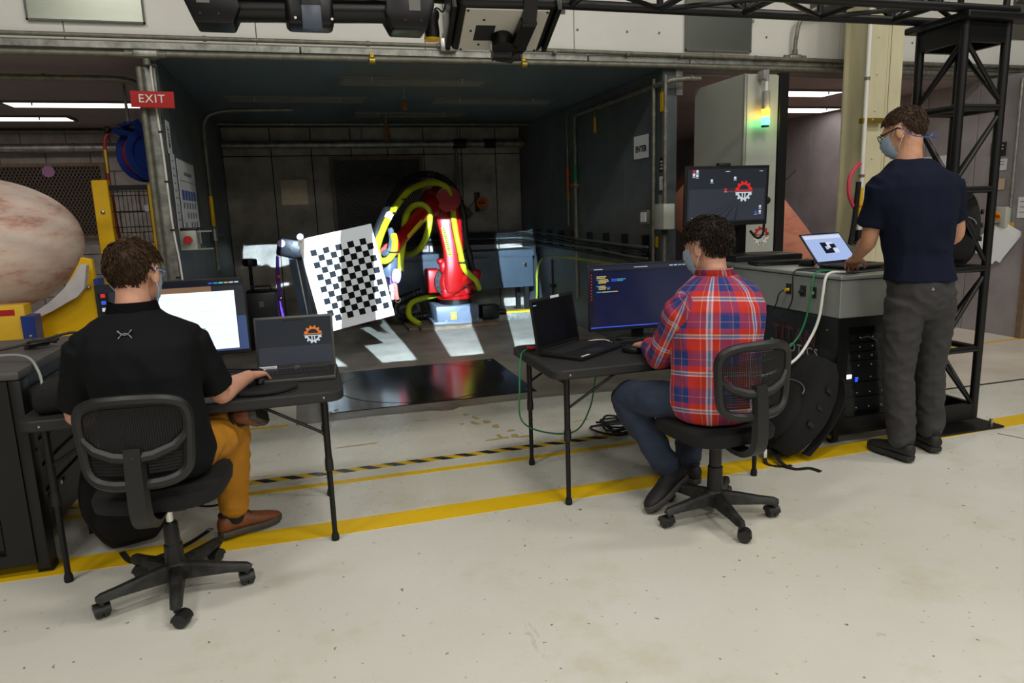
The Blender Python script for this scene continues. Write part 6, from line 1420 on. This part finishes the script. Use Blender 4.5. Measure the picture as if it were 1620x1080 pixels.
def add_head(root, H, skin, hair, style, mask=True, glasses=None, seed=1, hair_n=900):
    def hp(name, mb, m, smooth=True, par=None): mb.bm.transform(H); return obj(name, mb, m, par or root, smooth, world=True)
    for s in (-1, 1):
        ey = hp('eye', MB().ell((s*.030, .079, .006), (.0125, .0125, .0125), None, 16, 12), 'eye_white'); hp('iris', MB().ell((s*.030, .0895, .006), (.0055, .003, .0055), None, 12, 8), 'iris', True, ey)
        hp('eyebrow', MB().tube([(s*.016, .093, .026), (s*.03, .094, .031), (s*.046, .084, .028)], [.003, .004, .002], 6), hair)
    hp('lips', MB().ell((0, .099, -.058), (.022, .006, .007), None, 14, 8), 'lip')
    # hair: shell that lies under the skin where there is no hair
    random.seed(seed); mb = MB(); mb.ell((0, 0, 0), (1, 1, 1), None, 72, 48); C0 = Vector((0, -.012, .028)); RR = Vector((.076, .096, .088))
    th, front, side, back, amp, fq = style
    def amount(p):          # p = point on the skull in head space
        y, z, x = p.y, p.z, abs(p.x)
        if y > .02: line = side+(front-side)*min(1, (y-.02)/.05)
        elif y > -.03: line = side
        else: line = side+(back-side)*min(1, (-.03-y)/.035)
        if x > .05 and -.035 < y < .03: line += .012
        return max(0, min(1, (z-line)/.016))
    for v in mb.bm.verts:
        q = v.co.copy(); p = C0+Vector((q.x*RR.x, q.y*RR.y, q.z*RR.z)); n = Vector((q.x/RR.x, q.y/RR.y, q.z/RR.z)).normalized(); a = amount(p)
        nz = noise.noise(p*fq+Vector((seed, 0, 0)))+.6*noise.noise(p*fq*2.1)
        if p.z < -.02: p.z -= max(0, (-.02-p.z))*.25; 
        v.co = p+n*((th*(.55+.45*min(1, max(0, (p.z+.07)/.09)))+amp*nz)*a-.012*(1-a))
    ho = hp('hair', mb, hair)
    # tufts laid over the shell
    mb = MB()
    for k in range(hair_n):
        u = random.uniform(-1, 1); ph = random.uniform(0, 2*pi); q = Vector((sqrt(1-u*u)*cos(ph), sqrt(1-u*u)*sin(ph), u)); p = C0+Vector((q.x*RR.x, q.y*RR.y, q.z*RR.z))
        if amount(p) < .8: continue
        n = Vector((q.x/RR.x, q.y/RR.y, q.z/RR.z)).normalized()
        if p.z < -.02: p.z -= (-.02-p.z)*.25
        crown = Vector((.0, -.05, .11)); fl = (p-crown); fl = fl-n*fl.dot(n); fl.normalize()
        fl = (fl+Vector((random.uniform(-1, 1), random.uniform(-1, 1), random.uniform(-1, 1)))*(.9 if amp > .006 else .35)); fl = (fl-n*fl.dot(n)).normalized(); sd = n.cross(fl)
        base = p+n*(th*(.5+.45*min(1, max(0, (p.z+.07)/.09)))); L_ = random.uniform(.6, 1.25)*(th*1.0+.010); w = random.uniform(.0016, .0032)
        pts = [base-n*.004, base+fl*L_*.4+n*L_*.22, base+fl*L_*.75+n*L_*.26+sd*random.uniform(-.3, .3)*L_, base+fl*L_+n*L_*random.uniform(.05, .3)+sd*random.uniform(-.5, .5)*L_]
        mb.tube(pts, [w, w*1.1, w*.8, w*.15], 4)
    o = hp('hair_tufts', mb, hair, True, ho); o['kind'] = 'stuff'
    if mask:
        rows = []; nu = 22; nv = 9
        for j in range(nv+1):
            v = j/nv; z = -.006-.105*v; rr = []
            for i in range(nu+1):
                a = rad(-72+144*i/nu); bul = .128-.03*abs(v-.25)*1.2-.03*max(0, v-.7)*2
                x = .069*sin(a)*(1-.22*v); y = .0+(bul)*cos(a)**.8 if cos(a) > 0 else 0
                rr.append(Vector((x, y-.005*v+.003*sin(v*30), z+.012*abs(sin(a))*(1-2*v))))
            rows.append(rr)
        mb = MB(); VV = [[mb.bm.verts.new(p) for p in r] for r in rows]
        for j in range(nv):
            for i in range(nu): mb.bm.faces.new((VV[j][i], VV[j][i+1], VV[j+1][i+1], VV[j+1][i]))
        bmesh.ops.solidify(mb.bm, geom=mb.bm.faces[:], thickness=.0015)
        mk = hp('face_mask', mb, 'mask_blue')
        for s in (-1, 1):
            for (y0, z0), (y1, z1) in (((.035, -.008), (-.006, .026)), ((.03, -.09), (-.012, -.045))):
                hp('ear_loop', MB().tube(spline([(s*.066 if z0 > -.05 else s*.054, y0, z0), (s*.078, (y0+y1)/2, (z0+z1)/2), (s*.0875, y1, z1), (s*.0895, -.026, (z1-.012)/2-.004)], 5), .0016, 6), 'mask_strap', True, mk)
    if glasses:
        g = None
        for s in (-1, 1):
            f = hp('glasses_frame', MB().tube([(s*(.034+.026*cos(a)), .104-.012*abs(s*.034+.026*cos(a))*4*abs(cos(a)), .008+.019*sin(a)) for a in [2*pi*k/20 for k in range(20)]], .0022, 6, closed=True).tube([(s*.06, .094, .014), (s*.076, .06, .014), (s*.084, 0, .016), (s*.085, -.03, .004)], [.003, .004, .0035, .0025], 6), glasses)
            hp('lens', MB().ell((s*.034, .101, .008), (.025, .0015, .018), None, 16, 6), 'lens_clear', True, f)
        hp('bridge', MB().tube([(-.009, .106, .012), (0, .11, .014), (.009, .106, .012)], .0022, 6), glasses)
def shoe(root, name, ankle, fwd, up, upper, sole, L_=.285, W=.098, laces=True, ankle_h=.095):
    """ankle = centre of the shoe collar; sole lies ankle_h below along -up"""
    r, f, u = frame(fwd, up); o0 = Vector(ankle)-u*ankle_h-f*.075
    def P(y, x, z): return o0+f*y+r*x+u*z
    rings = []
    for y, w, h0, h1 in ((0, .018, .03, .075), (.008, .030, .022, .092), (.03, .036, .018, .105), (.075, .037, .018, .108), (.11, .039, .018, .098), (.15, .044, .018, .083), (.19, .047, .018, .07), (.235, .044, .018, .058), (.265, .034, .02, .048), (.283, .016, .024, .038)):
        k = L_/.285; w *= W/.098; rr = []
        for i in range(14):
            a = 2*pi*i/14; c_, s_ = cos(a), sin(a)
            rr.append(P(y*k, w*(abs(c_)**.8)*(1 if c_ > 0 else -1)*(1-.25*max(0, s_)), h0+(h1-h0)*(.5+.5*s_)))
        rings.append(rr)
    so = obj(name, MB().loft(rings), upper, root, True, True, 60)
    rings = []
    for z, g in ((0, -.004), (.005, 0), (.02, .002), (.028, -.002)):
        rr = []
        for y, w in ((0, .014), (.01, .03), (.04, .036), (.08, .035), (.12, .037), (.17, .046), (.21, .047), (.25, .04), (.278, .024), (.29, .008)): rr.append((y*L_/.285, (w+g)*W/.098))
        rings.append([P(y, x, z) for y, x in rr]+[P(y, -x, z) for y, x in rr[::-1]])
    obj('sole', MB().loft(rings), sole, so, True, True)
    mb = MB()
    for k in range(6):
        for s_ in (-1, 1): mb.box((0, 0, 0), (.022, .02, .004), Matrix.Identity(3)) if False else None
        y = (.03+.042*k)*L_/.285
    for k in range(7):
        y = (.02+.038*k)*L_/.285
        obj('tread', MB().loft([[P(y, -.028, -.003), P(y+.022, -.028, -.003), P(y+.022, .028, -.003), P(y, .028, -.003)], [P(y, -.028, .001), P(y+.022, -.028, .001), P(y+.022, .028, .001), P(y, .028, .001)]]), 'rubber', so, False, True)
    if laces:
        for k in range(4):
            y = (.115+.022*k)*L_/.285; z = .1-.0135*k
            obj('lace', MB().tube([P(y, -.02, z-.006), P(y+.004, 0, z+.004), P(y+.008, .02, z-.006)], .0028, 6), 'black_ink', so, True, True)
    obj('collar', MB().tube([P((.052+.04*cos(a))*L_/.285, .031*sin(a), .106+.006*cos(a)) for a in [2*pi*k/18 for k in range(18)]], .008, 8, closed=True), 'sock_dark', so, True, True)
    return so
def cloth_uv(me, segs):
    """lay a UV along each bone so woven patterns follow sleeves and torso. segs: (a, b, radius, ref direction for angle zero)"""
    uv = me.uv_layers.new(name='cloth'); S_ = []
    for a, b_, r_, ref in segs:
        a, b_ = Vector(a), Vector(b_); ax = (b_-a); L_ = ax.length; ax.normalize(); rf = Vector(ref); rf = (rf-ax*rf.dot(ax)).normalized(); S_.append((a, ax, L_, r_, rf, ax.cross(rf)))
    for p in me.polygons:
        c = p.center; best = None
        for s in S_:
            d = c-s[0]; t = max(0, min(s[2], d.dot(s[1]))); k = (d-s[1]*t).length/s[3]
            if best is None or k < best[0]: best = (k, s)
        a, ax, L_, r_, rf, sd = best[1]; d = c-a; ang0 = atan2(d.dot(sd), d.dot(rf))
        for li in p.loop_indices:
            co = me.vertices[me.loops[li].vertex_index].co; d = co-a; ang = atan2(d.dot(sd), d.dot(rf))
            if ang-ang0 > pi: ang -= 2*pi
            if ang-ang0 < -pi: ang += 2*pi
            uv.data[li].uv = (ang*r_, d.dot(ax))

def person(name_label, base, cfg):
    root = thing('person', name_label, 'person', base); g = cfg
    R, F, _ = frame(g['fwd']); sk = g['skin']
    def side(k): return [g[k+'_l'], g[k+'_r']]
    # ---- body: one continuous surface
    mb = MB()
    mb.loft([ering(c, R, F, w*.93, d*.92, 28, 2.3, (db or d)*.92) for c, w, d, db in g['torso']])
    H = head_matrix(g['head'], g['head_fwd'], g['head_up']); hc = Vector(g['head']); nb = Vector(g['neck']); tp_ = H @ Vector((0, -.025, -.03))
    smooth_limb(mb, [nb-Vector((0, 0, .05)), nb, (nb+tp_)/2, tp_], [.075, .064, .058, .058])
    head_shapes(mb, H)
    for k in (0, 1):
        sh_, el_, wr, hd = side('shoulder')[k], side('elbow')[k], side('wrist')[k], side('hand')[k]
        sh_, el_, wr = Vector(sh_), Vector(el_), Vector(wr)
        smooth_limb(mb, [sh_, sh_.lerp(el_, .45), el_, el_.lerp(wr, .3), el_.lerp(wr, .75), wr], [.052, .047, .040, .043, .032, .026])
        hand(mb, wr, *hd)
        hp_, kn, an = Vector(side('hip')[k]), Vector(side('knee')[k]), Vector(side('ankle')[k])
        smooth_limb(mb, [hp_, hp_.lerp(kn, .5), kn, kn.lerp(an, .3), an], [.08, .072, .053, .052, .036])
        up_ = Vector(side('shoe_up')[k]).normalized(); limb(mb, [an-up_*.03, an-up_*.058+Vector(side('toe')[k]).normalized()*.09], [.03, .018])
    me = remesh(mb, .0056, 3); link('body', me, sk, root, True)
    add_head(root, H, sk, g['hair'], g['style'], g.get('mask', True), g.get('glasses'), g.get('seed', 1), g.get('hair_n', 900))
    # ---- trousers
    mb = MB(); tw = [t for t in g['torso'] if t[0][2] <= g['waist']+.001]
    mb.loft([ering(c, R, F, w+.004, d+.004, 28, 2.3, (db or d)+.006) for c, w, d, db in tw])
    for k in (0, 1):
        hp_, kn, an = Vector(side('hip')[k]), Vector(side('knee')[k]), Vector(side('ankle')[k]); cuff = an.lerp(kn, g.get('cuff', .06)); wd = g.get('leg_w', 1.0)
        smooth_limb(mb, [hp_, hp_.lerp(kn, .5), kn, kn.lerp(cuff, .5), cuff], [.092*wd, .088*wd, .074*wd, .07*wd, .064*wd])
    me = remesh(mb, .0075, 6, wrinkle(g.get('wr_t', .009), 10, (1, 1, 1.3), 3)); link('trousers', me, g['trousers'], root, True)
    for k in (0, 1):
        kn, an = Vector(side('knee')[k]), Vector(side('ankle')[k]); limb_ = MB(); limb(limb_, [an-Vector(side('shoe_up')[k]).normalized()*.03, an.lerp(kn, .16)], [.043, .047]); obj('sock', limb_, 'sock_dark', root, True, True)
        shoe(root, 'shoe', an, side('toe')[k], side('shoe_up')[k], g['shoe'][0], g['shoe'][1], *g.get('shoe_size', ()))
    # ---- shirt
    mb = MB(); hem = g['hem']; ts = [t for t in g['torso'] if t[0][2] >= hem-.001]; inf = g.get('loose', .016)
    mb.loft([ering(c, R, F, w+inf, d+inf, 28, 2.3, (db or d)+inf) for c, w, d, db in ts])
    segs = [(ts[0][0], ts[-1][0], .155, -F)]
    for k in (0, 1):
        sh_, el_, wr = Vector(side('shoulder')[k]), Vector(side('elbow')[k]), Vector(side('wrist')[k])
        ctr = Vector(ts[-2][0]); inn = sh_.lerp(ctr, .55)+Vector((0, 0, .005))
        limb(mb, [inn, sh_], [.058, .068])
        if g['sleeve'] <= 1:
            end = sh_.lerp(el_, g['sleeve']); mb.tube([sh_-(el_-sh_)*.05, sh_.lerp(el_, .3), end], [.07, .068, .071], 20)
            segs.append((sh_, el_, .062, Vector((0, -1, 0))))
        else:
            cu = el_.lerp(wr, .86); smooth_limb(mb, [sh_, sh_.lerp(el_, .5), el_, el_.lerp(cu, .4), cu], [.074, .068, .062, .058, .046])
            segs.append((sh_, el_, .066, Vector((0, -1, 0)))); segs.append((el_, cu, .058, Vector((0, 0, -1))))
    me = remesh(mb, .0075, 12, wrinkle(g.get('wr_s', .009), g.get('wr_f', 8), g.get('wr_st', (1, 1, .75)), 1)); cloth_uv(me, segs)
    link('shirt', me, g['shirt'], root, True)
    return root, R, F, H
def collar(root, c, R, F, U, w, d, m, fold=True):
    mb = MB(); rows = []
    for (k, h, tilt) in ((1.0, -.018, 0), (1.0, .012, 0), (.96, .034, 0), (1.08, .034, 0), (1.34, -.022, 0)) if fold else ((1.02, -.012, 0), (1.0, .006, 0), (.95, .008, 0)):
        rows.append([Vector(c)+R*(w*k*cos(a))+F*(d*k*sin(a))+U*(h-.03*max(0, sin(a))*1.0-(.018*abs(cos(a)) if k > 1.15 else 0)) for a in [2*pi*i/32 for i in range(32)]])
    VV = [[mb.bm.verts.new(p) for p in r] for r in rows]
    for j in range(len(VV)-1):
        for i in range(32): mb.bm.faces.new((VV[j][i], VV[j][(i+1) % 32], VV[j+1][(i+1) % 32], VV[j+1][i]))
    bmesh.ops.solidify(mb.bm, geom=mb.bm.faces[:], thickness=.003)
    o = obj('collar', mb, m, root, True, True, 70)
    uv = o.data.uv_layers.new(name='cloth')
    for lp in o.data.loops:
        d_ = o.data.vertices[lp.vertex_index].co-Vector(c); uv.data[lp.index].uv = (atan2(d_.dot(F), d_.dot(R))*.07, d_.z)
    return o

# ---------------------------------------------------------------- man in the black polo
def T(*rows): return [(Vector(c), w, d, db) for c, w, d, db in rows]
root, R, F, H = person('seated man in black polo and mustard trousers typing with a face mask', (-.575, 2.8, .475), dict(
    fwd=(.12, .99, 0), skin='skin_light', torso=T(((-.575, 2.80, .49), .15, .11, .13), ((-.575, 2.80, .56), .175, .125, .15), ((-.58, 2.80, .66), .165, .115, .13), ((-.59, 2.80, .76), .158, .112, .118), ((-.60, 2.815, .88), .17, .118, .122), ((-.61, 2.835, .98), .185, .112, .118), ((-.618, 2.855, 1.035), .165, .09, .1), ((-.622, 2.87, 1.075), .105, .065, .075), ((-.624, 2.88, 1.10), .068, .055, .06)),
    waist=.66, hem=.49, neck=(-.622, 2.885, 1.095), head=(-.607, 2.925, 1.228), head_fwd=(.34, .94, -.2), head_up=(.0, .16, 1),
    shoulder_l=(-.79, 2.835, .972), elbow_l=(-.862, 2.90, .715), wrist_l=(-.72, 3.1, .725), hand_l=((.45, .85, -.12), (0, 0, 1), (.9, -.4, 0), (.35, .35, .25)),
    shoulder_r=(-.44, 2.875, .972), elbow_r=(-.37, 2.965, .735), wrist_r=(-.268, 3.185, .748), hand_r=((.42, .9, -.16), (-.12, 0, 1), (-.9, .4, 0), (.35, .4, .3), .07),
    hip_l=(-.665, 2.80, .555), knee_l=(-.80, 3.16, .545), ankle_l=(-.335, 3.115, .585), toe_l=(.12, .93, -.34), shoe_up_l=(-.97, .05, -.18),
    hip_r=(-.485, 2.83, .55), knee_r=(-.365, 3.19, .50), ankle_r=(-.40, 3.235, .112), toe_r=(.9, .43, 0), shoe_up_r=(0, 0, 1),
    hair='hair_brown', style=(.014, .064, .016, -.078, .0022, 34), glasses='blue_glass', seed=4, hair_n=1300, trousers='chino_mustard', shoe=('leather_brown', 'shoe_sole'), sleeve=.88, shirt='polo_black', loose=.023, leg_w=1.0, cuff=.06))
collar(root, (-.623, 2.886, 1.098), R, F, Vector((0, .1, 1)), .078, .07, 'polo_black')
# emblem on the upper back
def uv_logo(cx, cz, s, y0):
    for sg in (1, -1):
        pts = [(cx-s*1.0, cz+sg*s*.62), (cx-s*.55, cz+sg*s*.12), (cx, cz-sg*s*.14), (cx+s*.55, cz+sg*s*.12), (cx+s*1.0, cz+sg*s*.62)]
        obj('emblem', MB().tube([(x, y0, z) for x, z in [(p.x, p.z) for p in spline([(a, 0, b_) for a, b_ in pts], 5)]], [.008]*3+[.0055]*15+[.008]*3, 6, flat=.3), 'logo_grey', root, True, True)
uv_logo(-.626, 1.033, .022, 2.728)

# ---------------------------------------------------------------- man in the plaid shirt
root, R, F, H = person('seated curly-haired man in red and blue plaid shirt and jeans', (1.71, 2.68, .465), dict(
    fwd=(-.10, .99, 0), skin='skin_light', torso=T(((1.71, 2.69, .475), .155, .12, .135), ((1.71, 2.69, .55), .182, .13, .155), ((1.715, 2.695, .66), .178, .125, .145), ((1.722, 2.70, .76), .178, .122, .14), ((1.732, 2.71, .88), .188, .124, .145), ((1.742, 2.725, .975), .195, .118, .14), ((1.75, 2.745, 1.035), .172, .096, .118), ((1.757, 2.765, 1.078), .108, .07, .085), ((1.76, 2.778, 1.10), .07, .056, .06)),
    waist=.66, hem=.475, neck=(1.758, 2.79, 1.10), head=(1.748, 2.835, 1.222), head_fwd=(-.40, .88, -.26), head_up=(-.06, .24, 1),
    shoulder_l=(1.565, 2.73, .965), elbow_l=(1.555, 2.90, .725), wrist_l=(1.60, 3.12, .735), hand_l=((-.05, .98, -.18), (0, 0, 1), (.95, 0, 0), (.3, .35, .25), .06),
    shoulder_r=(1.93, 2.75, .965), elbow_r=(1.97, 2.92, .72), wrist_r=(1.87, 3.11, .735), hand_r=((-.15, .98, -.15), (0, 0, 1), (-.95, 0, 0), (.3, .35, .25), .06),
    hip_l=(1.62, 2.71, .545), knee_l=(1.44, 3.03, .50), ankle_l=(1.585, 2.86, .175), toe_l=(-.85, -.3, -.35), shoe_up_l=(-.3, .1, 1),
    hip_r=(1.80, 2.71, .545), knee_r=(1.83, 3.08, .50), ankle_r=(1.80, 3.06, .112), toe_r=(-.35, .94, 0), shoe_up_r=(0, 0, 1),
    hair='hair_dark', style=(.020, .060, .012, -.085, .006, 30), seed=9, hair_n=1900, trousers='jeans', shoe=('shoe_black', 'shoe_sole'), sleeve=2, shirt='plaid', loose=.024, leg_w=1.02, cuff=.04, wr_s=.009))
collar(root, (1.759, 2.785, 1.098), R, F, Vector((0, .12, 1)), .08, .072, 'plaid')

# ---------------------------------------------------------------- standing man
root, R, F, H = person('standing man in navy t-shirt and grey trousers using the laptop', (3.15, 2.95, .003), dict(
    fwd=(.24, .97, 0), skin='skin_tan', torso=T(((3.10, 2.94, .78), .10, .07, .07), ((3.10, 2.94, .84), .145, .10, .115), ((3.095, 2.94, .92), .162, .11, .128), ((3.085, 2.943, .98), .160, .108, .122), ((3.08, 2.945, 1.03), .153, .105, .115), ((3.065, 2.95, 1.12), .146, .102, .105), ((3.045, 2.945, 1.24), .16, .11, .115), ((3.02, 2.945, 1.38), .19, .115, .12), ((3.01, 2.945, 1.465), .19, .105, .115), ((3.005, 2.95, 1.525), .158, .084, .1), ((3.0, 2.96, 1.572), .105, .062, .072), ((2.997, 2.967, 1.60), .066, .054, .058)),
    waist=1.03, hem=.98, neck=(2.992, 2.975, 1.60), head=(2.985, 3.01, 1.735), head_fwd=(-.42, .86, -.36), head_up=(-.1, .3, 1),
    shoulder_l=(2.835, 2.99, 1.468), elbow_l=(2.855, 3.06, 1.20), wrist_l=(2.965, 3.265, 1.085), hand_l=((.45, .85, -.32), (0, .2, 1), (.9, -.4, 0), (.4, .45, .3), .07),
    shoulder_r=(3.19, 2.9, 1.462), elbow_r=(3.30, 2.94, 1.215), wrist_r=(3.27, 3.185, 1.095), hand_r=((-.05, .95, -.32), (0, .2, 1), (-.95, 0, 0), (.4, .4, .3), .06),
    hip_l=(3.015, 2.955, .88), knee_l=(3.02, 2.975, .50), ankle_l=(3.04, 2.94, .108), toe_l=(-.08, .99, 0), shoe_up_l=(0, 0, 1),
    hip_r=(3.185, 2.925, .88), knee_r=(3.25, 2.99, .50), ankle_r=(3.30, 3.0, .108), toe_r=(.25, .96, 0), shoe_up_r=(0, 0, 1),
    hair='hair_short', style=(.009, .066, .018, -.055, .0012, 50), glasses='black_ink', seed=6, hair_n=1300, trousers='trouser_grey', shoe=('shoe_black', 'sole_black'), sleeve=.72, shirt='tee_navy', loose=.02, leg_w=1.06, cuff=.0, wr_t=.012, wr_s=.012, wr_f=7, wr_st=(1.2, 1.2, .6)))
collar(root, (2.996, 2.968, 1.588), R, F, Vector((0, .1, 1)), .079, .069, 'tee_navy', False)
obj('glasses_cord', MB().tube(spline([H @ Vector(p) for p in ((-.088, -.03, .0), (-.09, -.06, -.05), (-.06, -.115, -.085), (-.03, -.13, -.07), (.0, -.14, -.09), (.05, -.11, -.075), (.088, -.03, .0))], 5), .0025, 6), 'blue_glass', root, True, True)
obj('trouser_tag', MB().prism([(-.008, -.008), (.008, -.008), (0, .008)], .0015, Tm((3.02, 2.795, .955), (pi/2, 0, rad(-14)))), 'logo_grey', root, False, True)
